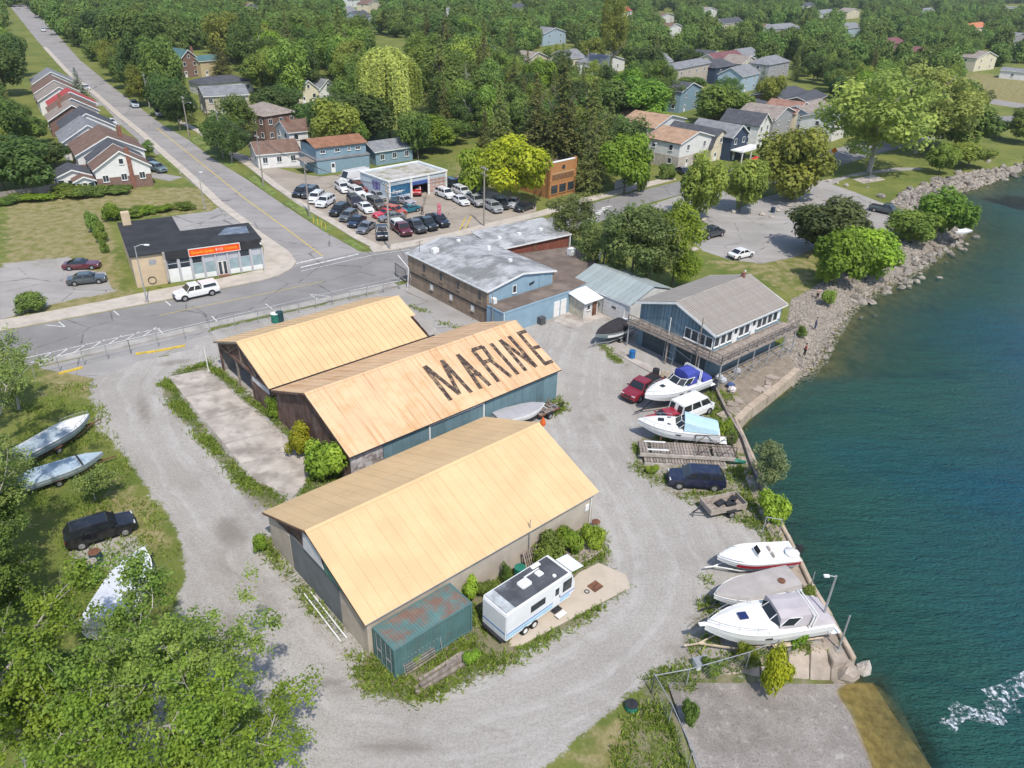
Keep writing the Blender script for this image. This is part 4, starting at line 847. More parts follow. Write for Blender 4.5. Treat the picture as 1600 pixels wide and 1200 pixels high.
MB().b(2.3,3.2,0.9,1.6,2.92,3.22).build('air_conditioner', M_rv, rv, bevel=0.08); MB().b(4.0,4.5,1.1,1.6,2.9,3.05).build('roof_vent', M_white, rv, bevel=0.04); MB().b(4.2,5.0,1.9,2.2,2.9,3.02).build('roof_vent', M_white, rv, bevel=0.04); MB().tube((4.9,0.5,2.88),(4.9,0.5,3.0),0.14,10).build('roof_cap', M_white, rv); MB().b(3.2,4.6,1.7,1.78,2.93,3.0).build('roof_rail', M_white, rv)
M_stripe = mat('blue_stripe',(0.06,0.16,0.42),0.5,0.1); M_stripe2 = mat('pale_blue_stripe',(0.35,0.55,0.68),0.5,0.1)
MB().b(0.05,rl-0.06,-0.012,0.0,1.08,1.16).build('stripe', M_stripe, rv); MB().b(0.05,rl-0.5,-0.010,0.0,0.72,1.0).build('stripe', M_stripe2, rv); MB().b(-0.012,0.0,0.1,rw-0.1,1.08,1.18).build('stripe', M_stripe, rv)
for x,w_,h_ in ((2.9,1.2,0.4),(5.75,0.7,0.75)): win(rv, (x,-0.01,1.95), w_, h_, 0, frame=M_dark, sill=False, d=0.03)
d = MB().b(4.35,5.1,-0.025,0,0.62,2.45).build('door', M_rv, rv); MB().b(4.55,4.9,-0.04,-0.02,1.65,2.25).build('pane', M_glass, d); MB().b(4.98,5.05,-0.06,-0.02,1.3,1.45).build('handle', M_dark, d)
MB().b(4.3,5.1,-0.75,-0.35,0.22,0.28).build('step', M_white, rv); MB().b(4.4,5.0,-0.36,0.05,0.4,0.47).build('step', M_dark, rv)
for x in (1.75,2.6):
    for y in (0.05,rw-0.05):
        w_ = MB().tube((x,y-0.11,0.34),(x,y+0.11,0.34),0.34,14).build('wheel', M_black, rv); MB().tube((x,y-0.125,0.34),(x,y+0.125,0.34),0.19,10).build('rim', M_white, w_)
MB().slab([(rl-0.1,0.3,2.45),(rl-0.1,1.9,2.45),(rl+1.1,1.9,2.25),(rl+1.1,0.3,2.25)], -0.05).build('front_awning', M_rv, rv, recalc=True)
MB().path([(rl,0.5,0.5),(rl+1.2,1.2,0.5),(rl,1.9,0.5)],0.05).build('hitch', M_dark, rv); MB().b(-0.2,0,0.2,rw-0.2,0.42,0.55).build('bumper', M_dark, rv); MB().path([(-0.2,1.5,0.5),(-0.35,1.5,0.9),(-0.35,1.9,0.9),(-0.2,1.9,0.5)],0.03).build('spare_rack', M_dark, rv)
# pad fittings
p = G(930,917); tag(MB().b(-0.45,0.45,-0.4,0.4,0,0.06).build('drain_cover', M_rust, None, (p.x,p.y,0.03), GA), 'square rusty drain cover set in the tan concrete pad', 'drain cover')
p = G(917,925); mh = thing('manhole_ring', 'small round metal manhole ring beside the square drain cover', 'manhole', (p.x,p.y,0.03)); MB().lathe([(0.2,0),(0.2,0.04),(0.14,0.04),(0.14,0.0)],12).build('ring', M_dark, mh); MB().tube((0,0,0),(0,0,0.02),0.13,12).build('lid', M_conc, mh)
p = G(908,862); wp = thing('wooden_platform', 'weathered grey wooden platform tilted in the weeds behind the shed corner', 'platform', (p.x,p.y,0.15), GA+R(4))
for k in range(6): MB().box((0,-0.95+k*0.38,0.12),(2.5,0.34,0.05)).build('plank', M_wood, wp)
MB().b(-1.2,-1.05,-1.1,1.1,-0.1,0.09).b(1.05,1.2,-1.1,1.1,-0.1,0.09).build('joist', M_wood, wp); wp.rotation_euler = (R(6),R(-3),GA)
p = G(833,887); pl = thing('wooden_pallet', 'grey wooden pallet leaning against the front shed wall behind the caravan', 'pallet', (p.x,p.y,0.1), GA)
for k in range(7): MB().box((-0.6+k*0.2,0,0.75),(0.12,0.03,1.4)).build('slat', M_wood, pl)
for z_ in (0.15,0.75,1.35): MB().box((0,0.07,z_),(1.35,0.09,0.1)).build('bearer', M_wood, pl)
pl.rotation_euler = (R(-22),0,GA)
def barrel(px, r, h, m, label, cat='barrel', lid=None, name='barrel', grp=None):
    p = G(*px); o = thing(name, label, cat, (p.x,p.y,0.02), 0, grp)
    MB().lathe([(r*0.92,0),(r,0.05),(r,h*0.33),(r*1.04,h*0.35),(r,h*0.37),(r,h*0.66),(r*1.04,h*0.68),(r,h*0.7),(r,h)],14).build('body', m, o)
    MB().lathe([(r*1.02,h),(r*1.02,h+0.04),(r*0.6,h+0.06)],14).build('lid', lid or m, o); return o
M_greenp = mat('green_plastic',(0.02,0.16,0.115),0.5,0.15,2); M_bluep = mat('blue_plastic',(0.02,0.13,0.33),0.5,0.15,2)
barrel((812,903),0.42,1.0,M_greenp,'dark green plastic barrel behind the caravan roof'); barrel((930,828),0.35,0.8,M_conc,'pale grey drum in the weeds by the shed corner',lid=M_rust)
barrel((987,560),0.36,0.95,M_bluep,'blue plastic barrel at the boathouse door corner'); barrel((431,503),0.5,1.1,M_greenp,'pale green bin on the verge behind the rear shed',cat='bin',name='bin',lid=M_white); barrel((438,502),0.45,1.2,mat('dark_teal_bin',(0.02,0.06,0.07)),'dark teal bin next to the pale green bin',cat='bin',name='bin')
barrel((152,878),0.42,0.95,mat('dark_teal_drum',(0.03,0.07,0.075),0.6,0.3,3),'dark drum with an open rusty top nearest the black car',lid=M_rust); barrel((148,892),0.36,0.9,mat('dark_teal_drum',(0,0,0)),'slim dark drum with a pale rim in front of the other drum',lid=M_concw)
barrel((986,1108),0.38,0.45,M_greenp,'squat green tub lying in the grass by the fence corner',cat='tub',name='tub',lid=M_dark)
# white and cream boards by the boathouse doors
p = G(1035,592)
for k in range(2): tag(MB().b(-0.02,0.02,-0.3,0.3,0,1.0).b(-0.05,-0.02,-0.3,-0.22,0,1.0).b(-0.05,-0.02,0.22,0.3,0,1.0).b(-0.05,-0.02,-0.3,0.3,0.9,1.0).build('wooden_crate_end', M_woodl, None, (p.x+k*0.5,p.y-k*0.2,0.02), R(-50+k*12)), ['cream slatted crate end leaning beside the boathouse door','second cream crate end nearer the cruiser by the boathouse'][k], 'crate')
p = G(1024,588); tag(MB().lathe([(0.35,0),(0.4,0.1),(0.38,0.9),(0.3,0.92)],8).build('dark_bin', M_dark, None, (p.x,p.y,0.02)), 'black bin standing beside the cream crate ends', 'bin')
# --- sea walls (blocks of concrete), retaining wall and timber edge
def wall_blocks(pts, w, z0, z1, m, root, name, step=2.2, inset=True, world=True):
    P = [Vector(p) for p in pts]
    for i in range(len(P)-1):
        a, b = P[i], P[i+1]; n = max(1, round((b-a).length/step)); d = (b-a).normalized(); nn = Vector((-d.y,d.x))
        for k in range(n):
            c = a.lerp(b,(k+0.5)/n) + nn*(w/2 if inset else -w/2)
            MB().box((0,0,0),((b-a).length/n-0.03,w+random.uniform(-.04,.04),z1-z0)).build(name, m, root, (c.x,c.y,(z0+z1)/2+random.uniform(-.03,.03)), math.atan2(d.y,d.x)+random.uniform(-.01,.01), bevel=0.05)
M_sea = mat('stained_sea_wall', (0.34,0.285,0.235), 0.92, 0.2, 0.8, dirt=(0.15,0.12,0.095), dirt_amt=0.55, dscale=0.6, bump=0.4, coord='World')
M_seat = mat('tan_sea_wall', (0.42,0.34,0.26), 0.92, 0.15, 0.8, dirt=(0.24,0.19,0.14), dirt_amt=0.5, dscale=0.6, bump=0.4, coord='World')
sa_ = thing('sea_wall', 'curved tan concrete sea wall below the boathouse deck', 'sea wall')
wall_blocks(wall_a, 0.75, -2.4, 0.35, M_seat, sa_, 'block', 2.6, inset=False)
wall_blocks([(p[0]-0.55,p[1]+0.95) for p in wall_a], 1.3, -2.0, -0.1, M_seat, sa_, 'ledge_block', 3.0, inset=False)
sb_ = thing('sea_wall', 'long straight concrete sea wall beside the parked boats', 'sea wall')
wall_blocks(wall_b, 1.5, -2.6, 0.12, M_sea, sb_, 'block', 3.2, inset=False); wall_blocks(wall_b, 0.32, 0.1, 0.42, M_seat, sb_, 'edge_block', 2.4, inset=False)
# make sure blocks sit on the land side
rw_ = thing('retaining_wall', 'crumbling concrete retaining wall above the boat ramp', 'wall')
tops = W([(1085,1060),(1143,1046),(1232,1024),(1300,1010),(1336,1036)],0.12); bots = W([(1088,1076),(1150,1076),(1235,1076),(1300,1070),(1338,1062)],-0.7)
for (t0_,t1_),(b0_,b1_) in zip(zip(tops[:-1],tops[1:]),zip(bots[:-1],bots[1:])):
    n_ = max(1,round(math.dist(t0_,t1_)/1.9))
    for k in range(n_):
        f0, f1 = k/n_+0.008, (k+1)/n_-0.008; q = lambda u, w_, f: (lerp_(u[0],w_[0],f), lerp_(u[1],w_[1],f)); lerp_ = lambda x, y, f: x+(y-x)*f
        A0, A1, B0, B1 = q(t0_,t1_,f0), q(t0_,t1_,f1), q(b0_,b1_,f0), q(b0_,b1_,f1); n0 = Vector((A0[0]-B0[0],A0[1]-B0[1])); n0 = n0.normalized()*0.5 if n0.length > 0.01 else Vector((0,0.5)); j = random.uniform(-.06,.06)
        MB().add([(B0[0],B0[1],-1.3),(B1[0],B1[1],-1.3),(A1[0],A1[1],0.12+j),(A0[0],A0[1],0.12+j),(B0[0]+n0.x*3,B0[1]+n0.y*3,-1.3),(B1[0]+n0.x*3,B1[1]+n0.y*3,-1.3),(A1[0]+n0.x,A1[1]+n0.y,0.12+j),(A0[0]+n0.x,A0[1]+n0.y,0.12+j)],[(0,1,2,3),(5,4,7,6),(3,2,6,7),(0,3,7,4),(1,5,6,2),(0,4,5,1)]).build('block', M_sea, rw_, bevel=0.04)
p = G(1323,1052,-0.8); tag(MB().blob((0,0,0),(0.8,0.75,0.7),4).build('broken_block', M_sea, None, (p.x,p.y,-0.7), 0.4), 'cracked concrete block slumped at the end of the sea wall', 'concrete block')
p = G(1350,1045,-1); tag(MB().blob((0,0,0),(0.75,0.5,0.4),9).build('boulder', mat('pale_boulder',(0.40,0.36,0.31),0.9,0.25,2), None, (p.x,p.y,-1.0), 0.8), 'lone pale boulder in the water off the sea wall end', 'boulder')
tw = thing('timber_wall', 'dark timber retaining wall between boats and the sea wall', 'wall')
TP = [Vector(p) for p in W([(1118,612),(1136,650),(1160,690),(1175,735),(1192,775)])]
for i in range(len(TP)-1):
    for z_ in (0.12,0.4): a, b = TP[i], TP[i+1]; MB().box((0,0,0),((b-a).length-0.04,0.26,0.26)).build('timber', M_wood, tw, (*(a+b)/2,z_), math.atan2((b-a).y,(b-a).x), bevel=0.02)
# concrete rubble patio under the deck
for k in range(16):
    u, v = random.uniform(1120,1210), 0; v = 665 - (u-1120)*0.72 + random.uniform(-22,8); p = G(u,v)
    tag(MB().box((0,0,0),(random.uniform(.8,1.6),random.uniform(.6,1.2),0.16)).build('broken_slab', M_sea, None, (p.x,p.y,0.05+k*0.006), random.uniform(0,3), bevel=0.03), 'tan broken concrete slab on the ground under the boathouse deck', 'slab', 'broken slabs under the boathouse deck')
# --- old timber docks on the ground
def dock(px0, px1, w, z, label, rails=False):
    a, b = [Vector(p) for p in W([px0,px1],z)]; d = b-a; n = round(d.length/0.27); o = thing('timber_dock', label, 'dock', (a.x,a.y,0), math.atan2(d.y,d.x)); L = d.length
    for k in range(n):
        if random.random() < 0.06: continue
        MB().box((0,0,0),(0.23,w+random.uniform(-.1,.1),0.05)).build('plank', M_wood, o, ((k+0.5)*L/n,w/2+random.uniform(-.03,.03),z+random.uniform(0,.02)), random.uniform(-.03,.03))
    for y in (0.0,w): MB().b(0,L,y-0.1,y+0.08,z-0.35,z-0.03).build('beam', M_wood if y else mat('pale_beam',(0.42,0.38,0.34),0.9,0.2,2), o)
    for x in (0.4,L/2,L-0.5): MB().b(x,x+0.25,0.1,w-0.1,-0.1,z-0.35).build('bearer', M_wood, o)
    return o, L
d1, dl = dock((1000,707),(1149,715),1.9,0.85,'raised grey plank dock section beside the pale blue canopy cruiser')
M_rail = mat('rusted_rail',(0.09,0.07,0.06),0.8,0.3,3)
for y in (0.05,1.85):
    MB().path([(5.2,y,0.9),(5.2,y,1.9),(dl,y,1.9),(dl,y,0.9)],0.04).path([(5.2,y,0.9),(6.2,y,1.9),(7.2,y,0.9),(8.2,y,1.9),(dl,y,0.9)],0.03).build('railing', M_rail, d1)
for x,y in ((0.5,1.7),(0.7,0.4)): MB().b(x,x+2.0,y,y+0.16,0.9,0.96).build('white_board', M_white, d1)
d2, dl2 = dock((1007,722),(1136,729),1.0,0.35,'lower decayed plank dock section in front of the raised dock')
p = G(1130,724); kd = thing('canoe', 'dark green canoe tucked under the raised dock', 'canoe', (p.x,p.y,0.05), R(-6))
MB().loft([[(x,-b*0.9,0.42),(x,0,0.0 + abs(x)*0.06),(x,b*0.9,0.42)] for x,b in ((-2,0.03),(-1.3,0.3),(0,0.42),(1.3,0.3),(2,0.03))], closed=False, caps=False).build('hull', M_greenp, kd); MB().b(-1.0,-0.9,-0.28,0.28,0.36,0.4).b(0.8,0.9,-0.28,0.28,0.36,0.4).build('thwart', M_wood, kd)
# --- lamp post, posts on the sea wall, yard fence
def post(px, h, m, label, cat='post', r=0.07, lean=(0,0), name='post', top=None, z=0.1):
    p = G(*px, z); o = thing(name, label, cat, (p.x,p.y,z-0.05)); MB().tube((0,0,0),(lean[0],lean[1],h),r,8,r*0.75).build('shaft', m, o)
    MB().b(-0.25,0.25,-0.25,0.25,0,0.1).build('base', M_conc, o); return o
lp = post((1275,996),5.6,M_steel,'leaning grey lamp post beside the big cruiser on the sea wall','lamp post',0.09,(0.1,0.1),'lamp_post'); MB().path([(0.1,0.1,5.5),(-0.4,0.1,5.6)],0.04).build('arm', M_steel, lp); MB().b(-0.7,-0.35,0,0.2,5.5,5.62).build('lamp_head', M_white, lp)
post((1310,1015),3.2,M_steel,'plain grey pole at the sea wall corner above the ramp','pole'); post((1264,925),2.0,M_steel,'thin grey pole on the sea wall by the covered boat','pole',0.05)
def chain_fence(pts, h, label, step=2.6, wires=5):
    P = [Vector(p) for p in W(pts)]; o = thing('wire_fence', label, 'fence')
    for i in range(len(P)-1):
        a, b = P[i], P[i+1]; n = max(1, round((b-a).length/step))
        for k in range(n + (1 if i == len(P)-2 else 0)):
            p = a.lerp(b,k/n); MB().tube((p.x,p.y,-0.3),(p.x,p.y,h),0.045,6).build('post', M_steel, o)
        MB().tube((a.x,a.y,h-0.03),(b.x,b.y,h-0.03),0.032,5).build('top_rail', M_steel, o)
        wm = MB(); m = int((b-a).length/0.42)
        for k in range(m):      # woven wire, drawn as crossing strands
            p, q = a.lerp(b,k/m), a.lerp(b,min(1,(k+3.5)/m)); wm.tube((p.x,p.y,0.05),(q.x,q.y,h-0.05),0.006,3,caps=False).tube((p.x,p.y,h-0.05),(q.x,q.y,0.05),0.006,3,caps=False)
        if wm.v: stuff(wm.build('wire_mesh', M_steel, o))
    return o
chain_fence([(205,553),(330,523),(440,496),(520,476),(625,452)], 1.8, 'chain link fence between the rear shed and the street')
chain_fence([(55,590),(205,553)], 1.8, 'chain link fence with gate at the yard entrance')
chain_fence([(1018,1082),(1045,1130),(1075,1200),(1100,1260)], 1.7, 'wire fence running down beside the boat ramp')
chain_fence([(1018,1082),(1072,1072),(1165,1045),(1255,1005)], 1.6, 'wire fence with top rail behind the big cruiser')
chain_fence([(1190,838),(1215,842)], 2.0, 'short wire gate panel at the sea wall', 1.4); 
post((326,580),3.0,M_white,'white pole at the open corner of the rear shed','pole',0.06)
p = G(1095,1042); jb = thing('trailer_battery_box', 'small white box on the grass under the cruiser trailer tongue', 'box', (p.x,p.y,0.05), R(15)); MB().b(-0.5,0.5,-0.35,0.35,0,0.5).build('body', M_white, jb, bevel=0.04); MB().b(-0.52,0.52,-0.37,0.37,0.5,0.56).build('lid', M_steel, jb)
# ------------------------------------------------------------------ vehicles
_WH = {}
def wheel(root, x, y, r, w=0.22, rim=None):
    key = (round(r,2), w)
    if key not in _WH:
        _WH[key] = (MB().lathe([(r*0.55,-w/2),(r*0.9,-w/2),(r,-w/2+0.04),(r,w/2-0.04),(r*0.9,w/2),(r*0.55,w/2)],16).mesh('wheel', M_black),
                    MB().lathe([(r*0.3,-w/2-0.012),(r*0.62,-w/2-0.004),(r*0.62,w/2+0.004),(r*0.3,w/2+0.012)],10).mesh('rim', mat('alloy_rim',(0.36,0.36,0.37),0.4,0.2,4,metal=0.5)))
    o = put('wheel', _WH[key][0], root, (x,y,r)); o.rotation_euler = (PI/2,0,0)
    put('rim', _WH[key][1], o); return o
M_headl = mat('headlight_lens',(0.62,0.63,0.65),0.15,0.1,spec=0.8); M_taill = mat('tail_light_lens',(0.35,0.02,0.015),0.3,0.2)
M_carg = glass('car_glass',(0.018,0.022,0.026),0.06); M_trim = mat('black_trim',(0.025,0.025,0.027),0.6,0.2)
SPEC = { # L, W, hood z, belt z, roof z, windscreen base/top, roof end, rear base (fractions from the front), wheel r, clearance
 'sedan': (4.7,1.82,0.88,0.95,1.45,0.27,0.41,0.68,0.86,0.33,0.22), 'coupe': (4.6,1.85,0.84,0.90,1.30,0.34,0.48,0.66,0.88,0.33,0.18),
 'hatch': (4.3,1.80,0.95,1.02,1.52,0.24,0.37,0.88,0.97,0.33,0.22), 'suv': (4.75,1.92,1.08,1.15,1.74,0.25,0.37,0.89,0.975,0.38,0.28),
 'pickup': (5.6,1.98,1.12,1.18,1.85,0.25,0.35,0.56,0.60,0.40,0.32), 'van': (5.4,2.0,1.15,1.25,2.15,0.13,0.27,0.95,0.99,0.36,0.26), 'bigvan': (6.4,2.1,1.3,1.4,2.7,0.1,0.2,0.97,0.995,0.38,0.3) }
def lerp(a, b, t): return a + (b-a)*t
def car(px, front, kind, col, label, group='cars in the sales lot', cap=None, z=0.02, name=None, L=None, bedcol=None, cat=None, roofcol=None):
    S = list(SPEC[kind]); 
    if L: S[0] = L
    Ln, Wd, zh, zb, zr, f1, f2, f3, f4, wr, cl = S
    c = G(*px); f = G(*front); rz = math.atan2(f.y-c.y, f.x-c.x)
    nm = name or {'sedan':'sedan','coupe':'sports_car','hatch':'hatchback','suv':'suv','pickup':'pickup_truck','van':'van','bigvan':'box_van'}[kind]
    o = thing(nm, label, cat or {'pickup':'pickup truck','van':'van','bigvan':'van'}.get(kind,'car'), (c.x,c.y,z), rz, group)
    m = paint('paint_%d_%d_%d' % tuple(int(x*255) for x in col), col); hw = Wd/2; X = lambda fr: Ln/2 - Ln*fr
    st = [(0.0,cl+0.12,zh-0.28,hw*0.80),(0.02,cl+0.02,zh-0.14,hw*0.90),(0.08,cl,zh-0.06,hw*0.97),(f1*0.95,cl,zh+0.02,hw),(f1+0.05,cl,zb,hw),(0.6,cl,zb,hw),(min(f4,0.93),cl,zb,hw*0.99)]
    if kind == 'pickup': st = st[:-1] + [(f4,cl,zb,hw),(0.97,cl+0.08,zb-0.02,hw*0.98),(1.0,cl+0.14,zb-0.06,hw*0.94)]
    elif kind in ('suv','hatch','van','bigvan'): st += [(0.985,cl+0.06,zb,hw*0.95),(1.0,cl+0.14,zb-0.14,hw*0.9)]
    else: st += [(0.97,cl+0.04,zb-0.04,hw*0.94),(1.0,cl+0.14,zb-0.16,hw*0.86)]
    rings = []
    for fr, z0, z1, w in st:
        x = X(fr); zm = lerp(z0,z1,0.62)
        rings.append([(x,-w*0.86,z0),(x,-w,z0+0.12),(x,-w*1.005,zm),(x,-w*0.95,z1-0.03),(x,-w*0.82,z1),(x,w*0.82,z1),(x,w*0.95,z1-0.03),(x,w*1.005,zm),(x,w,z0+0.12),(x,w*0.86,z0)])
    MB().loft(rings).build('body', m, o, bevel=0.035, bang=20)
    xa, xb, xc, xd = X(f1), X(f2), X(f3), X(f4); wb, wt = hw*0.93, hw*{'van':0.88,'bigvan':0.9,'suv':0.80}.get(kind,0.77); zb_ = zb - 0.03
    mr = paint('paint_%d_%d_%d' % tuple(int(x*255) for x in roofcol), roofcol) if roofcol else m
    ring = lambda x, z, w: [(x,-w,z),(x,-w*0.9,z+0.025),(x,w*0.9,z+0.025),(x,w,z)]
    MB().add([(xa,-wb,zb_),(xa,wb,zb_),(xb,-wt,zr-0.04),(xb,wt,zr-0.04),(xc,-wt,zr-0.04),(xc,wt,zr-0.04),(xd,-wb,zb_),(xd,wb,zb_),(xb-0.05,-wt*0.8,zr),(xb-0.05,wt*0.8,zr),(xc+0.05,-wt*0.8,zr),(xc+0.05,wt*0.8,zr)],
        [(0,1,3,2),(6,4,5,7),(0,2,4,6),(1,7,5,3),(2,3,9,8),(4,10,11,5),(2,8,10,4),(3,5,11,9),(8,9,11,10),(0,6,7,1)]).build('cabin', mr, o, recalc=True)
    def pane(a, b, c_, d, ins, off, nm='window'):      # a glass plate inset on a cabin face
        P = [Vector(p) for p in (a,b,c_,d)]; ctr = sum(P, Vector())/4; P = [ctr + (p-ctr)*ins for p in P]
        n = (P[1]-P[0]).cross(P[3]-P[0]).normalized(); outward = Vector((0,0,zb)); 
        if n.dot(ctr - Vector(((xb+xc)/2,0,zb))) < 0: P.reverse(); n = -n
        MB().slab([p + n*0.004 for p in P], off).build(nm, M_carg, o)
    pane((xa,-wb,zb_+0.03),(xa,wb,zb_+0.03),(xb,wt,zr-0.06),(xb,-wt,zr-0.06), 0.9, 0.015, 'windscreen')
    if kind == 'van':
        for sgn in (-1,1): pane((xd,sgn*0.1,zb_+0.03),(xd,sgn*wb,zb_+0.03),(xc,sgn*wt,zr-0.06),(xc,sgn*0.1,zr-0.06), 0.72, 0.015, 'rear_window')
    else: pane((xd,-wb,zb_+0.03),(xd,wb,zb_+0.03),(xc,wt,zr-0.06),(xc,-wt,zr-0.06), 0.86, 0.015, 'rear_window')
    n = 1 if kind in ('coupe',) else (2 if kind in ('sedan','pickup') else 3)
    if kind == 'bigvan': n = 0
    for sgn in (-1,1):
        for k in range(n):
            a0, a1 = k/n, (k+1)/n; e = 0.02 if k else 0; 
            b0, b1 = lerp(xa,xd,a0), lerp(xa,xd,a1); t0_, t1_ = lerp(xb,xc,a0), lerp(xb,xc,a1)
            pane((b0,sgn*wb,zb_+0.05),(b1,sgn*wb,zb_+0.05),(t1_,sgn*wt,zr-0.07),(t0_,sgn*wt,zr-0.07), 0.86, 0.012)
    for xx in (X(0.185 if kind not in ('bigvan',) else 0.15), X(0.80)):
        for sgn in (-1,1):
            MB().tube((xx,sgn*(hw-0.25),wr+0.02),(xx,sgn*(hw+0.008),wr+0.02),wr*1.16,14).build('wheel_arch', M_trim, o)
            wheel(o, xx, sgn*(hw-0.085), wr)
    for sgn in (-1,1):
        MB().box((X(0.025),sgn*hw*0.66,zh-0.20),(0.14,hw*0.36,0.13)).build('headlight', M_headl, o)
        MB().box((X(0.988),sgn*hw*0.74,zb-0.20),(0.12,hw*0.26,0.16)).build('tail_light', M_taill, o)
        MB().box((xa-0.12,sgn*(hw+0.06),zb+0.06),(0.12,0.16,0.12)).build('mirror', m if kind != 'pickup' else M_trim, o)
    MB().box((X(0.006),0,zh-0.30),(0.1,hw*0.9,0.16)).build('grille', M_trim, o); MB().box((X(0.0)+0.0,0,cl+0.16),(0.12,hw*1.5,0.14)).build('front_bumper', M_trim if kind in ('pickup','van') else m, o); MB().box((X(1.0)-0.0,0,cl+0.2),(0.12,hw*1.6,0.16)).build('rear_bumper', M_steel if kind == 'pickup' else M_trim, o)
    if kind == 'pickup':
        if cap:
            mc = paint('paint_%d_%d_%d' % tuple(int(x*255) for x in cap), cap); x0, x1 = xd+0.0, X(0.985)
            MB().add([(x0,-wb,zb-0.02),(x0,wb,zb-0.02),(x0,-wt,zr-0.06),(x0,wt,zr-0.06),(x1+0.15,-wt,zr-0.08),(x1+0.15,wt,zr-0.08),(x1,-wb,zb-0.02),(x1,wb,zb-0.02)],[(0,1,3,2),(6,4,5,7),(0,2,4,6),(1,7,5,3),(2,3,5,4),(0,6,7,1)]).build('bed_cap', mc, o, recalc=True)
            for sgn in (-1,1): pane((x0-0.15,sgn*wb,zb+0.1),(x1+0.2,sgn*wb,zb+0.1),(x1+0.3,sgn*wt,zr-0.16),(x0-0.15,sgn*wt,zr-0.16),0.92,0.012,'cap_window')
        else: MB().slab([(xd-0.06,-hw*0.78,zb+0.006),(X(0.975),-hw*0.78,zb-0.02),(X(0.975),hw*0.78,zb-0.02),(xd-0.06,hw*0.78,zb+0.006)], 0.012).build('bed_cover', M_trim, o, recalc=True)
    if kind == 'suv':
        for sgn in (-1,1): MB().tube((xb-0.2,sgn*wt*0.85,zr+0.03),(xc+0.1,sgn*wt*0.85,zr+0.03),0.022,5).build('roof_rail', M_trim, o)
    return o
BLK=(0.012,0.013,0.015); WHT=(0.70,0.70,0.69); GRY=(0.10,0.105,0.11); SLV=(0.30,0.31,0.32); NVY=(0.012,0.02,0.045); MRN=(0.11,0.012,0.02); RED=(0.42,0.012,0.018); TEA=(0.01,0.13,0.17); BRN=(0.11,0.095,0.08); DGY=(0.045,0.05,0.055); DRD=(0.17,0.02,0.018)
Z = lambda x, y: (440+x/5.714, 260+y/5.714); Zr = lambda x, y: (680+x/8.89, 270+y/8.89)
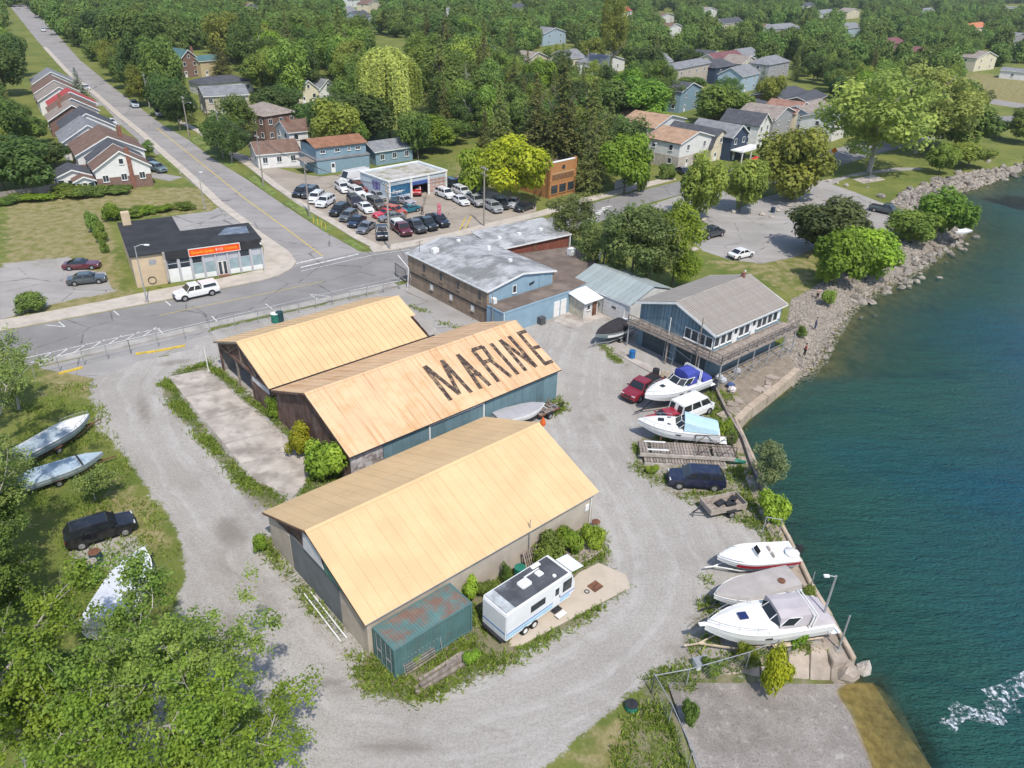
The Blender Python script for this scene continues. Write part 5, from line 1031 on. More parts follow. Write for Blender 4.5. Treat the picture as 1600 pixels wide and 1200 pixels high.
lot = [
 (Z(185,262),Z(130,290),'suv',BLK,'black SUV at the far end of the row along the side street pavement'), (Z(262,268),Z(200,312),'suv',DGY,'dark grey SUV second in the row behind the utility pole'),
 (Z(312,312),Z(260,350),'suv',WHT,'white SUV beside the dark grey SUV near the utility pole'), (Z(395,347),Z(330,384),'suv',(0.66,0.67,0.68),'white SUV closest to the grass strip in the row'),
 (Z(522,425),Z(460,458),'suv',BLK,'black SUV between the white SUV and the grey hatchback'), (Z(600,472),Z(535,512),'hatch',GRY,'grey hatchback in the pavement row beside the navy sedan'),
 (Z(675,520),Z(612,566),'sedan',NVY,'navy sedan in the pavement row between two grey cars'), (Z(755,575),Z(692,622),'sedan',(0.13,0.14,0.16),'grey sedan at the corner end of the pavement row'),
 (Z(900,622),Z(905,690),'pickup',(0.014,0.018,0.022),'black pickup facing the street corner beside the tall pole'), (Z(1070,592),Z(1140,645),'pickup',MRN,'maroon pickup with a white bed cap'),
 (Z(1190,568),Z(1280,618),'pickup',(0.06,0.062,0.066),'charcoal pickup beside the maroon pickup'), (Z(1290,545),Z(1370,590),'pickup',(0.012,0.02,0.022),'black pickup between the charcoal pickup and the flag banner'),
 (Z(1395,515),Z(1480,562),'pickup',(0.010,0.016,0.028),'dark blue pickup right behind the flag banner'),
 (Z(548,222),Z(590,255),'suv',WHT,'white SUV in front of the box van'), (Z(672,262),Z(728,290),'suv',(0.68,0.68,0.66),'white crossover beside the dark red SUV'),
 (Z(705,225),Z(790,265),'suv',DRD,'dark red SUV with the front by the garage wall'), (Z(775,318),Z(810,342),'sedan',WHT,'white sedan half hidden between the grey and white cars'),
 (Z(655,345),Z(700,385),'suv',(0.03,0.026,0.045),'dark purple SUV in the middle rows'), (Z(750,398),Z(805,438),'sedan',(0.7,0.7,0.7),'white sedan at the front of the middle rows'),
 (Z(850,368),Z(912,405),'suv',BRN,'brown grey SUV beside the white sedan in the middle rows'), (Z(865,290),Z(915,318),'sedan',SLV,'silver sedan beside the garage side wall'),
 (Z(1000,372),Z(990,402),'hatch',(0.012,0.03,0.035),'small dark hatchback behind the tall pole'), (Z(1095,332),Z(1140,345),'sedan',(0.34,0.33,0.36),'pale silver sedan in front of the painted garage window'),
 (Z(1130,408),Z(1040,428),'coupe',TEA,'teal sports car parked behind the bright red coupe'), (Z(930,447),Z(825,468),'coupe',(0.55,0.02,0.03),'bright red coupe in front of the teal sports car'), (Z(985,482),Z(880,498),'sedan',(0.16,0.165,0.165),'grey sedan in front of the bright red coupe'),
 (Z(1010,425),Z(1060,435),'hatch',(0.42,0.07,0.03),'orange red hatchback behind the grey sedan'),
 (Zr(140,340),Zr(225,375),'suv',WHT,'white SUV closest to the garage on the far side of the lot'), (Zr(352,425),Zr(450,480),'sedan',(0.66,0.66,0.66),'white sedan with dark rear window across the lot'), (Zr(370,310),Zr(460,350),'suv',(0.64,0.64,0.63),'white SUV behind the white sedan across the lot'),
 (Zr(560,435),Zr(650,490),'pickup',(0.33,0.33,0.32),'silver pickup with a loaded bed'), (Zr(800,525),Zr(890,575),'suv',SLV,'silver SUV beside the utility pole'), (Zr(905,480),Zr(995,550),'suv',(0.02,0.022,0.028),'dark SUV under the yellow green tree'),
 (Zr(1080,455),Zr(1040,500),'sedan',(0.42,0.44,0.46),'pale grey sedan under the yellow green tree'), (Zr(1240,515),Zr(1105,560),'sedan',(0.012,0.018,0.022),'black sedan with white door panel at the lot end'),
 (Zr(250,205),Zr(320,235),'suv',(0.03,0.045,0.05),'dark SUV beside the garage far corner'), (Zr(380,190),Zr(450,225),'hatch',DRD,'dark red hatchback in the back corner of the lot'), (Zr(520,290),Zr(590,320),'sedan',(0.05,0.05,0.06),'dark sedan in the shade of the tree at the lot back') ]
for p_, f_, k_, c_, l_ in lot:
    car(p_, f_, k_, c_, l_, cap=WHT if 'bed cap' in l_ else None)
car(Z(655,150),Z(520,178),'bigvan',(0.70,0.70,0.69),'tall white box van parked against the garage wall'); car(Z(660,195),Z(560,215),'suv',(0.66,0.66,0.67),'white SUV partly hidden beside the box van')
car((650,303),(651,312),'pickup',RED,'red pickup parked inside the open garage bay', L=4.6)
car((308,463),(280,469),'pickup',(0.72,0.72,0.72),'white pickup with a white bed cap driving on the main street',None,cap=(0.70,0.70,0.70))
car((129,419),(152,418),'coupe',(0.10,0.008,0.02),'maroon classic convertible on the vacant lot',None,L=4.7,roofcol=(0.02,0.02,0.02)); car((137,442),(168,439),'sedan',(0.055,0.068,0.075),'grey sedan parked on the vacant lot',None)
car((160,838),(210,822),'suv',(0.008,0.008,0.012),'black SUV parked beside the trees on the yard driveway',None,L=4.9); car((1086,757),(1040,754),'suv',(0.010,0.014,0.04),'navy SUV parked below the timber dock',None,L=4.9)
car((1003,615),(975,632),'pickup',(0.21,0.010,0.020),'dark red pickup beside the blue canvas cruiser',None); car((1042,662),(1008,668),'sedan',(0.30,0.012,0.025),'dark red sedan between the two cruisers',None)
car((1079,648),(1108,636),'van',(0.72,0.72,0.71),'white passenger van with dark side windows between the cruisers',None,L=5.0)
g_ = 'cars along the side street'
car((211,167),(216,172),'suv',(0.42,0.50,0.56),'pale blue SUV driving on the side street',g_); car((249,181),(253,186),'suv',(0.30,0.33,0.36),'silver SUV on the drive beside the side street',g_); car((276,180),(283,183),'sedan',WHT,'white sedan in the drive under the trees',g_); car((291,182),(297,185),'suv',(0.03,0.035,0.04),'dark SUV beside the white sedan under the trees',g_)
car((68,49),(72,54),'suv',(0.62,0.64,0.66),'white SUV far up the side street',g_); car((28,14),(31,18),'sedan',(0.5,0.5,0.52),'pale car at the far end of the side street',g_); car((236,259),(246,262),'sedan',(0.03,0.035,0.045),'dark sedan on the brick house drive',g_); car((246,268),(257,271),'suv',(0.12,0.17,0.19),'grey SUV in front of the white gable brick house',g_); car((135,140),(141,144),'sedan',(0.6,0.6,0.62),'white sedan parked in front of the row houses',g_); car((174,195),(181,198),'sedan',(0.58,0.6,0.62),'pale sedan on a row house drive',g_)
car((447,157),(455,160),'suv',(0.66,0.66,0.66),'white SUV behind the green gable house',None); car((452,152),(459,155),'sedan',(0.5,0.5,0.52),'silver sedan behind the green gable house',None)
g_ = 'vehicles in the riverside car park'
car((1110,370),(1130,365),'pickup',(0.045,0.05,0.06),'dark grey pickup in the riverside car park',g_,L=5.4); car((1157,402),(1174,398),'sedan',(0.70,0.70,0.70),'white sedan in the riverside car park',g_,L=4.5); car((1382,333),(1405,338),'pickup',(0.06,0.075,0.085),'two tone pickup by the shore trees',g_)
car((1067,272),(1075,276),'sedan',(0.02,0.03,0.06),'dark blue sedan by the tan roof house',None); car((1122,274),(1130,277),'sedan',(0.015,0.03,0.06),'dark blue car beneath the two round trees',None)
# open trailers
def small_trailer(px, front, L, Wd, label, sides=0.5, m=M_wood):
    c = G(*px); f = G(*front); o = thing('utility_trailer', label, 'trailer', (c.x,c.y,0), math.atan2(f.y-c.y,f.x-c.x)); z = 0.55
    for k in range(5): MB().b(-L/2,L/2,-Wd/2+k*Wd/5+0.01,-Wd/2+(k+1)*Wd/5-0.01,z,z+0.05).build('floor_plank', M_wood, o)
    if sides:
        for s in (-1,1):
            MB().b(-L/2,L/2,s*Wd/2-0.03,s*Wd/2+0.03,z,z+sides).build('side_board', m, o); MB().b(s*L/2-0.03,s*L/2+0.03,-Wd/2+0.03,Wd/2-0.03,z,z+sides).build('end_board', m, o)
    for s in (-1,1): wheel(o,-0.2,s*(Wd/2+0.15),0.33); MB().b(-0.65,0.25,s*(Wd/2+0.02),s*(Wd/2+0.28),0.68,0.72).build('fender', M_dark, o)
    MB().path([(L/2,-0.5,0.5),(L/2+1.2,0,0.5),(L/2,0.5,0.5)],0.05).build('drawbar', M_dark, o); MB().tube((L/2+1.1,0,0),(L/2+1.1,0,0.6),0.04).build('jack', M_dark, o)
    return o
ut = small_trailer((1128,798),(1090,806),3.4,1.7,'grey wooden utility trailer below the navy SUV',0.5,mat('grey_trailer_boards',(0.36,0.31,0.26),0.85,0.2,2))
for k,(x,y) in enumerate(((-0.6,0.1),(0.2,-0.2),(-1.1,-0.3))): MB().box((x,y,0.72),(0.9,0.5,0.22),0.3*k).build('load', M_dark, ut)
st_ = small_trailer((852,648),(870,640),2.6,1.4,'rusty trailer heaped with scrap behind the MARINE shed wall',0.15,M_rust)
for k in range(22): MB().box((random.uniform(-1.2,1.2),random.uniform(-.6,.6),0.7+random.random()*0.5),(random.uniform(.3,1.1),.08,.12),random.uniform(0,3),rx=random.uniform(-.5,.5),ry=random.uniform(-.4,.4)).build('scrap_piece', random.choice([M_rust,M_wood,M_steel]), st_)
p = G(848,664); tag(MB().lathe([(0.25,0),(0.3,0.3),(0.05,0.9)],8).build('traffic_cone', mat('orange_plastic',(0.6,0.12,0.02)), None, (p.x,p.y,0)), 'orange cone beside the yellow shed corner', 'cone')
# ------------------------------------------------------------------ boats
M_gel = mat('white_gelcoat',(0.72,0.72,0.71),0.25,0.04,1,spec=0.5,dirt=(0.6,0.58,0.54),dirt_amt=0.3); M_deck = mat('boat_deck_white',(0.70,0.69,0.67),0.45,0.05,1); M_gelg = mat('aged_blue_grey_gelcoat',(0.36,0.42,0.46),0.5,0.15,1.2,dirt=(0.22,0.24,0.22),dirt_amt=0.5)
def tube_rail(pts, r=0.018): return MB().path(pts, r, 5)
class Boat:
    def __init__(s, px, bow, L, B, D, label, z0=0.55, name='motorboat', group='boats stored in the yard', hull=M_gel, stripe=None, cat='boat'):
        c = G(*px); f = G(*bow); s.o = thing(name, label, cat, (c.x,c.y,0), math.atan2(f.y-c.y,f.x-c.x), group)
        s.L, s.B, s.D, s.z0, s.hull = L, B, D, z0, hull
        rings = []; N = 12
        for i in range(N+1):
            t = i/N; x = -L/2 + L*t; b = s.hb(t); zs = s.sh(t); zk = z0 + D*0.95*max(0,(t-0.62)/0.38)**2.4; zc = min(zs-0.05, z0 + D*0.32 + D*0.5*max(0,(t-0.55)/0.45)**2)
            rings.append([(x,0,zk),(x,b*0.84,zc),(x,b*0.97,lerp(zc,zs,0.55)),(x,b,zs),(x,-b,zs),(x,-b*0.97,lerp(zc,zs,0.55)),(x,-b*0.84,zc)])
        MB().loft(rings).build('hull', hull, s.o, recalc=True)
        if stripe:
            for sg in (-1,1):
                MB().loft([[(-L/2+L*t, sg*(s.hb(t)*0.975+0.012), lerp(z0+D*0.32,s.sh(t),0.35)),(-L/2+L*t, sg*(s.hb(t)+0.014), lerp(z0+D*0.32,s.sh(t),0.78))] for t in [k/10 for k in range(9)]], closed=False, caps=False).build('hull_stripe', stripe, s.o)
        rub = MB()
        for sg in (-1,1): rub.path([(-L/2+L*k/12, sg*(s.hb(k/12)+0.01), s.sh(k/12)) for k in range(13)], 0.035, 4)
        rub.build('rub_rail', M_white if hull is M_gel else M_steel, s.o)
    def hb(s, t): return max(0.03, s.B/2*((0.90+0.2*t) if t < 0.5 else (1 - ((t-0.5)/0.5)**2.3)))
    def sh(s, t): return s.z0 + s.D*(1 + 0.16*t*t)
    def X(s, t): return -s.L/2 + s.L*t
    def deck(s, t0=0.5, t1=1.0, crown=0.12, m=None, up=0.02, name='foredeck'):
        rings = []
        for i in range(9):
            t = lerp(t0,t1,i/8); b = s.hb(t)*0.985; z = s.sh(t)+up; rings.append([(s.X(t),b,z),(s.X(t),b*0.6,z+crown*0.75*min(1,b/s.B*3)),(s.X(t),0,z+crown*min(1,b/s.B*3)),(s.X(t),-b*0.6,z+crown*0.75*min(1,b/s.B*3)),(s.X(t),-b,z),(s.X(t),0,z-0.06)])
        return MB().loft(rings).build(name, m or M_deck, s.o, recalc=True)
    def cockpit(s, t0=0.03, t1=0.5, depth=0.55, m=None):
        m = m or M_deck; mb = MB()
        for sg in (-1,1):
            rings = []
            for i in range(7):
                t = lerp(t0,t1,i/6); b = s.hb(t); z = s.sh(t)+0.02; rings.append([(s.X(t),sg*b*0.99,z),(s.X(t),sg*b*0.84,z+0.02),(s.X(t),sg*b*0.80,z-depth),(s.X(t),sg*b*0.9,z-depth)])
            mb.loft(rings)
        mb.build('gunwale', m, s.o, recalc=True)
        P = [(s.X(lerp(t0,t1,i/6)), s.hb(lerp(t0,t1,i/6))*0.82) for i in range(7)]
        MB().prism([(x,-y) for x,y in P] + [(x,y) for x,y in P[::-1]], s.sh(0.2)-depth-0.04+0.06, s.sh(0.2)-depth+0.06).build('cockpit_floor', mat('cockpit_floor',(0.5,0.46,0.4),0.7,0.1), s.o)
        MB().b(s.X(t0)-0.06,s.X(t0)+0.1,-s.hb(t0)*0.95,s.hb(t0)*0.95,s.sh(0)-depth,s.sh(0)+0.05).build('transom', m, s.o)
    def trunk(s, t0, t1, h, wf=0.72, m=None):
        rings = []
        for i in range(7):
            u = i/6; t = lerp(t0,t1,u); b = s.hb(t)*wf; z = s.sh(t)+0.04; hh = h*(1-u**2.2); rings.append([(s.X(t),b,z),(s.X(t),b*0.82,z+hh*0.85),(s.X(t),b*0.4,z+hh),(s.X(t),-b*0.4,z+hh),(s.X(t),-b*0.82,z+hh*0.85),(s.X(t),-b,z)])
        return MB().loft(rings).build('cabin_trunk', m or M_deck, s.o, recalc=True)
    def screen(s, t, h, rake=0.5, wrap=0.9, z=0.25):
        b = s.hb(t)*0.8; x = s.X(t); zz_ = s.sh(t)+z
        pts = [(x-wrap,b*1.02),(x-wrap*0.35,b*0.98),(x,b*0.5),(x,-b*0.5),(x-wrap*0.35,-b*0.98),(x-wrap,-b*1.02)]
        g = MB(); fr = MB()
        for a, c in zip(pts[:-1], pts[1:]):
            k = 0.9; ta = (a[0]-rake,a[1]*k,zz_+h); tc = (c[0]-rake,c[1]*k,zz_+h); g.slab([(a[0],a[1],zz_),(c[0],c[1],zz_),tc,ta],0.02); fr.path([(a[0],a[1],zz_),ta],0.03,4).path([ta,tc],0.03,4)
        fr.build('windscreen_frame', M_white, s.o); g.build('windscreen', M_carg, s.o, recalc=True)
        return pts, zz_+h
    def canvas(s, t0, t1, h0, h1, m, wf=0.92, z=0.05, name='canvas_top'):
        rings = []
        for i in range(7):
            u = i/6; t = lerp(t0,t1,u); b = s.hb(t)*wf; zz_ = s.sh(t)+z; h = lerp(h0,h1,u)+0.04*math.sin(u*9); rings.append([(s.X(t),b,zz_),(s.X(t),b*0.9,zz_+h*0.85),(s.X(t),b*0.4,zz_+h),(s.X(t),-b*0.4,zz_+h),(s.X(t),-b*0.9,zz_+h*0.85),(s.X(t),-b,zz_)])
        return MB().loft(rings).build(name, m, s.o, recalc=True)
    def bow_rail(s, t0=0.6, h=0.5):
        top = [(s.X(t), sg*s.hb(t)*0.93, s.sh(t)+h) for sg, ts in ((1,[t0+(0.985-t0)*k/6 for k in range(7)]),(-1,[0.985-(0.985-t0)*k/6 for k in range(7)])) for t in ts]
        mb = MB(); mb.path([(top[0][0]-0.3,top[0][1],top[0][2]-h)]+top+[(top[-1][0]-0.3,top[-1][1],top[-1][2]-h)],0.02,4)
        for p in top[1::2]: mb.path([p,(p[0],p[1],p[2]-h)],0.016,4)
        mb.build('bow_rail', M_steel, s.o)
    def hatch(s, t, y, w, l, h=0.2, m=M_carg): MB().b(s.X(t)-l/2,s.X(t)+l/2,y-w/2,y+w/2,s.sh(t)+h,s.sh(t)+h+0.05).build('deck_hatch', m, s.o)
    def ports(s, ts):
        for sg in (-1,1):
            for t in ts: b = s.hb(t); MB().box((s.X(t),sg*(b*0.985+0.005),lerp(s.z0+s.D*0.4,s.sh(t),0.62)),(0.5,0.05,0.10),-sg*0.08).build('port_light', M_carg, s.o)
    def trailer(s, m=M_steel, axle=-0.12, two=True):
        tr = MB(); hl = s.L/2
        for sg in (-1,1): tr.path([(-hl*0.95,sg*s.B*0.3,0.5),(hl*0.45,sg*s.B*0.3,0.5),(hl*1.05,0,0.5)],0.055,4)
        tr.path([(hl*0.95,0,0.5),(hl*1.28,0,0.45)],0.06,4).path([(-hl*0.5,-s.B*0.3,0.5),(-hl*0.5,s.B*0.3,0.5)],0.05,4); o = tr.build('trailer_frame', m, s.o)
        for x in ((axle*s.L-0.4, axle*s.L+0.4) if two else (axle*s.L,)):
            for sg in (-1,1): wheel(s.o, x, sg*(s.B*0.40), 0.31, 0.2); MB().b(x-0.4,x+0.4,sg*s.B*0.40-0.14,sg*s.B*0.40+0.14,0.64,0.68).build('fender', m, s.o)
    def stands(s):
        for t in (0.15,0.7):
            for sg in (-1,1): MB().path([(s.X(t),sg*s.B*0.55,0),(s.X(t),sg*s.hb(t)*0.8,s.z0+s.D*0.35)],0.05,5).build('boat_stand', M_rust, s.o)
        for t in (0.12,0.5): MB().b(s.X(t)-0.15,s.X(t)+0.15,-0.5,0.5,0,s.z0+0.1).build('keel_block', M_wood, s.o)
    def arch(s, t, h, m=M_white):
        b = s.hb(t)*0.95; z = s.sh(t); mb = MB()
        for dx in (0,0.22): mb.path([(s.X(t)+dx,b,z),(s.X(t)-0.35+dx,b*0.86,z+h),(s.X(t)-0.35+dx,-b*0.86,z+h),(s.X(t)+dx,-b,z)],0.045,5)
        mb.build('radar_arch', m, s.o)
    def platform(s, m=M_gel): MB().b(s.X(0)-0.7,s.X(0)+0.02,-s.B*0.42,s.B*0.42,s.z0+s.D*0.35,s.z0+s.D*0.45).build('swim_platform', m, s.o, bevel=0.03)
M_cv_taupe = mat('taupe_canvas',(0.42,0.385,0.40),0.9,0.08,1,objvar=0); M_cv_blue = mat('blue_canvas',(0.05,0.065,0.30),0.85,0.1,1); M_cv_sky = mat('pale_blue_canvas',(0.40,0.56,0.63),0.85,0.06,1); M_cv_grey = mat('grey_boat_cover',(0.38,0.35,0.33),0.9,0.1,0.8,dirt=(0.28,0.25,0.22),dirt_amt=0.5); M_cv_black = mat('black_boat_cover',(0.035,0.032,0.034),0.85,0.25,1); M_cv_dark = mat('charcoal_canvas',(0.06,0.07,0.09),0.85,0.1)
b = Boat((1187,1000),(1100,1012),8.6,3.0,1.45,'large white cruiser with taupe canvas top nearest the boat ramp',0.6)
b.deck(0.42,1.0,0.2); b.cockpit(0.02,0.42,0.7); b.trunk(0.42,0.93,0.42,0.76); b.screen(0.52,0.5,0.55,1.5,0.38); b.canvas(0.2,0.46,0.95,0.95,M_cv_taupe,0.8,0.15); b.canvas(-0.01,0.2,0.1,0.85,M_cv_taupe,0.9,0.05,'cockpit_cover'); b.arch(0.2,1.0); b.bow_rail(0.58,0.5); b.hatch(0.7,0.0,0.6,0.6,0.42,mat('navy_hatch',(0.02,0.03,0.11),0.3)); b.ports((0.55,)); b.platform(); b.trailer(mat('cream_trailer',(0.55,0.45,0.33),0.6,0.2)); MB().b(b.X(0.99),b.X(0.99)+0.55,-0.16,0.16,b.sh(1)-0.02,b.sh(1)+0.06).build('bow_pulpit', M_gel, b.o, bevel=0.03)
b = Boat((1172,942),(1115,955),6.4,2.5,0.95,'bowrider under a fitted grey cover with a brown patch',0.55); b.canvas(0.0,0.985,0.5,0.08,M_cv_grey,0.97,0.02,'boat_cover'); MB().tube((b.X(0.2),0.35,b.sh(0.2)+0.44),(b.X(0.2),0.35,b.sh(0.2)+0.51),0.28,12).build('cover_patch', M_rust, b.o); b.trailer(M_dark)
b = Boat((1177,887),(1120,892),6.2,2.35,0.85,'open white runabout with a red hull stripe and outboard on its trailer',0.5,stripe=mat('red_hull_stripe',(0.33,0.02,0.035),0.4,0.1))
b.deck(0.68,1.0,0.1); b.cockpit(0.03,0.70,0.5); MB().b(b.X(0.45),b.X(0.52),-0.45,0.45,b.sh(0.3)-0.5,b.sh(0.3)+0.3).build('console', M_deck, b.o, bevel=0.05); MB().slab([(b.X(0.52),-0.4,b.sh(0.3)+0.3),(b.X(0.52),0.4,b.sh(0.3)+0.3),(b.X(0.49),0.35,b.sh(0.3)+0.6),(b.X(0.49),-0.35,b.sh(0.3)+0.6)],0.02).build('windscreen', M_carg, b.o)
for x_, y_ in ((0.36,-0.35),(0.36,0.35),(0.14,0.0)): q_ = MB().b(b.X(x_)-0.25,b.X(x_)+0.25,y_-0.27,y_+0.27,b.sh(0.2)-0.45,b.sh(0.2)-0.08).b(b.X(x_)-0.3,b.X(x_)-0.2,y_-0.27,y_+0.27,b.sh(0.2)-0.45,b.sh(0.2)+0.3).build('seat', mat('tan_seat',(0.5,0.44,0.37),0.7), b.o, bevel=0.04)
MB().b(b.X(0)-0.55,b.X(0)-0.05,-0.22,0.22,b.sh(0)-0.2,b.sh(0)+0.5).build('outboard_cowl', M_dark, b.o, bevel=0.08); MB().lathe([(0.1,0),(0.5,0.15),(0.55,0.4),(0.1,0.6)],9,(b.X(0.07),0.3,b.sh(0)-0.2)).build('bait_tank', M_gel, b.o); b.trailer(M_white,-0.2,False); b.bow_rail(0.75,0.12)
b = Boat((1056,690),(996,683),7.6,2.7,1.25,'white cruiser with a pale blue canvas top beside the raised dock',0.6)
b.deck(0.45,1.0,0.2); b.cockpit(0.02,0.45,0.6); b.trunk(0.45,0.92,0.34,0.74); b.screen(0.55,0.5,0.55,1.2,0.32); b.canvas(0.02,0.44,0.35,0.98,M_cv_sky,0.88,0.1); b.bow_rail(0.6,0.4); b.hatch(0.72,0,0.5,0.55,0.3); b.hatch(0.62,0.55,0.3,0.35,0.28); b.hatch(0.62,-0.55,0.3,0.35,0.28); b.ports((0.5,)); b.platform(); b.stands()
b = Boat((1051,628),(1008,644),8.4,2.8,1.3,'white cruiser with a royal blue canvas and arch beside the dark red pickup',0.7)
b.deck(0.42,1.0,0.2); b.cockpit(0.02,0.42,0.6); b.trunk(0.42,0.93,0.4,0.76); b.screen(0.56,0.55,0.6,1.5,0.36); b.canvas(0.24,0.42,1.45,1.4,M_cv_blue,0.72,0.1); b.canvas(0.0,0.16,0.3,0.5,M_cv_blue,0.9,0.05,'cockpit_cover'); b.arch(0.24,1.45); b.bow_rail(0.6,0.35); b.hatch(0.72,0,0.45,0.45,0.36); b.ports((0.42,0.55)); b.platform(); b.trailer(M_dark)
b = Boat((958,532),(922,545),6.2,2.3,0.95,'grey and teal boat under a black cover beside the boathouse corner',0.6,hull=mat('teal_grey_hull',(0.17,0.22,0.23),0.4,0.15),stripe=M_white); b.canvas(0.25,0.99,0.85,0.1,M_cv_black,0.97,0.02,'boat_cover'); b.deck(0.0,0.26,0.05); b.screen(0.28,0.5,0.3,0.9,0.1); b.canvas(0.08,0.26,0.5,0.75,M_gel,0.8,0.05,'hard_top'); b.trailer(M_steel)
b = Boat((93,698),(140,672),7.0,2.4,0.95,'old pale cabin boat with blue cockpit among the left hand bushes',0.5,hull=M_gelg); b.deck(0.58,1.0,0.12,M_deck); b.cockpit(0.02,0.58,0.45,mat('aged_white_deck',(0.5,0.52,0.52),0.6,0.15)); b.canvas(0.12,0.45,0.06,0.1,mat('teal_cover',(0.08,0.22,0.27),0.8),0.72,-0.2,'cockpit_cover'); b.bow_rail(0.7,0.35); b.trailer(M_rust,-0.1,False)
b = Boat((102,748),(152,730),6.6,2.2,0.8,'overturned pale blue boat half hidden in the bushes',0.35,hull=M_gelg); b.canvas(0.0,0.985,0.45,0.05,mat('faded_blue_cover',(0.37,0.46,0.53),0.85,0.12,1,dirt=(0.25,0.3,0.33),dirt_amt=0.5),0.98,0.0,'boat_cover'); MB().b(b.X(0.7),b.X(0.72),-b.hb(0.7),b.hb(0.7),b.sh(0.7)+0.15,b.sh(0.7)+0.24).build('strap', M_dark, b.o); b.trailer(M_rust,-0.1,False)
b = Boat((203,945),(230,893),7.4,3.0,1.25,'boat wrapped in a white tarpaulin behind the front trees',0.5); b.canvas(0.0,0.985,1.15,0.3,mat('white_tarpaulin',(0.62,0.64,0.68),0.6,0.07,1,streak=((0.4,0.45,0.55),(0.5,3,1),0.4)),1.0,-0.25,'tarpaulin'); b.trailer(M_dark)
b = Boat((812,660),(843,651),5.6,2.2,0.8,'pale grey covered boat wedged between the MARINE shed and the front shed',0.5); b.canvas(0.0,0.98,0.35,0.1,mat('pale_grey_cover',(0.36,0.355,0.37),0.8,0.07),0.97,0.0,'boat_cover'); b.trailer(M_dark,-0.1,False)
p = G(1507,355,WZ); bp = Boat((1505,356),(1490,360),4.2,1.7,0.6,'small open boat moored at the tip of the rocky shore',-1.15,group=None); bp.cockpit(0.03,0.8,0.35); bp.deck(0.8,1.0,0.05)
# scattered things on the boathouse patio
for k,(u,v,c_) in enumerate(((1128,590,(0.5,0.52,0.56)),(1140,598,(0.05,0.09,0.2)),(1142,605,(0.62,0.55,0.55)),(1122,585,(0.55,0.57,0.6)),(1150,575,(0.45,0.46,0.5)))):
    p = G(u,v+8); tag(MB().blob((0,0,0.35),(0.45,0.4,0.35),k,6,4,0.35).build('tarp_bundle', mat('bundle_%d'%k,c_,0.8,0.2), None, (p.x,p.y,0)), ['pale grey bundle by the deck post','navy bundle among the pale ones','pinkish white bundle on the patio edge','white bundle nearest the deck corner','grey bundle deep under the deck'][k], 'bundle', 'bundles under the boathouse deck')
p = G(1113,612); tag(MB().lathe([(0.3,0),(0.33,0.05),(0.33,1.3),(0.1,1.35)],10).build('tall_bin', mat('dark_blue_bin',(0.02,0.025,0.04)), None, (p.x,p.y,0.02)), 'tall black bin beside the boathouse deck corner', 'bin')
# ------------------------------------------------------------------ street corner shop
def shingle(name, col): return mat(name, col, 0.92, 0.2, 0.9, dirt=tuple(c*0.6 for c in col), dirt_amt=0.5, dscale=0.5)
R_brown = shingle('brown_shingle',(0.165,0.105,0.08)); R_dark = shingle('charcoal_shingle',(0.075,0.078,0.088)); R_grey = shingle('grey_shingle',(0.20,0.205,0.215)); R_tan = shingle('tan_shingle',(0.36,0.235,0.155)); R_teal = shingle('teal_roof',(0.075,0.15,0.155)); R_red = shingle('red_roof',(0.36,0.06,0.06)); R_taupe = shingle('taupe_shingle',(0.26,0.22,0.19)); R_orange = shingle('orange_tile_roof',(0.46,0.17,0.08)); R_maroon = shingle('maroon_roof',(0.17,0.075,0.08))
W_white = mat('house_white_siding',(0.66,0.65,0.63),0.75,0.06,1,dirt=(0.5,0.48,0.45),dirt_amt=0.3); W_cream = mat('cream_siding',(0.60,0.54,0.40),0.8,0.06); W_stone = mat('pale_stone',(0.46,0.40,0.33),0.9,0.15,2); W_brick = mat('brown_brick',(0.20,0.125,0.10),0.9,0.2,3,dirt=(0.3,0.22,0.18),dirt_amt=0.4); W_navy = mat('navy_siding',(0.035,0.055,0.09),0.7,0.1); W_blue = mat('slate_blue_siding',(0.20,0.29,0.34),0.75,0.08,dirt=(0.25,0.3,0.32),dirt_amt=0.3); W_lb = mat('powder_blue_siding',(0.34,0.43,0.50),0.75,0.06); W_yel = mat('yellow_brick',(0.50,0.41,0.25),0.85,0.12,2); W_org = mat('orange_brick',(0.40,0.19,0.075),0.88,0.15,2.5); W_grey = mat('grey_siding',(0.33,0.33,0.34),0.8,0.08)
def frame_ab(A, B):
    a, b = G(*A), G(*B); return a, math.atan2(b.y-a.y, b.x-a.x), (b-a).length
a, rz, L = frame_ab((215,450),(413,420)); h = 4.3
sh_ = thing('corner_shop', 'flat black roofed corner shop with an orange red fascia sign', 'shop', (a.x,a.y,0), rz)
M_flat = mat('black_flat_roof',(0.032,0.033,0.036),0.85,0.25,0.6,dirt=(0.07,0.07,0.072),dirt_amt=0.4,dscale=0.4); M_tanw = mat('tan_render',(0.52,0.41,0.28),0.9,0.08,0.8,dirt=(0.40,0.31,0.21),dirt_amt=0.4)
D1, D2, XL = 15.2, 7.6, 7.2
MB().prism([(0,0),(L,0),(L,D2),(XL,D2),(XL,D1),(0,D1)], -0.2, h).build('wall', M_tanw, sh_)
MB().prism([(-0.15,-0.25),(L+0.15,-0.25),(L+0.15,D2+0.1),(XL+0.1,D2+0.1),(XL+0.1,D1+0.1),(-0.15,D1+0.1)], h, h+0.22).build('roof', M_flat, sh_)
MB().prism([(L*0.70,3.6),(L*0.95,3.0),(L*0.97,6.2),(L*0.80,6.6)], h+0.22, h+0.235).build('roof_patch', mat('grey_roof_patch',(0.12,0.15,0.19),0.5,0.3,1,dirt=(0.33,0.34,0.37),dirt_amt=0.6,dscale=0.9), sh_)
MB().b(0.5,1.6,13.4,14.5,h,h+2.0).build('chimney', M_tanw, sh_)
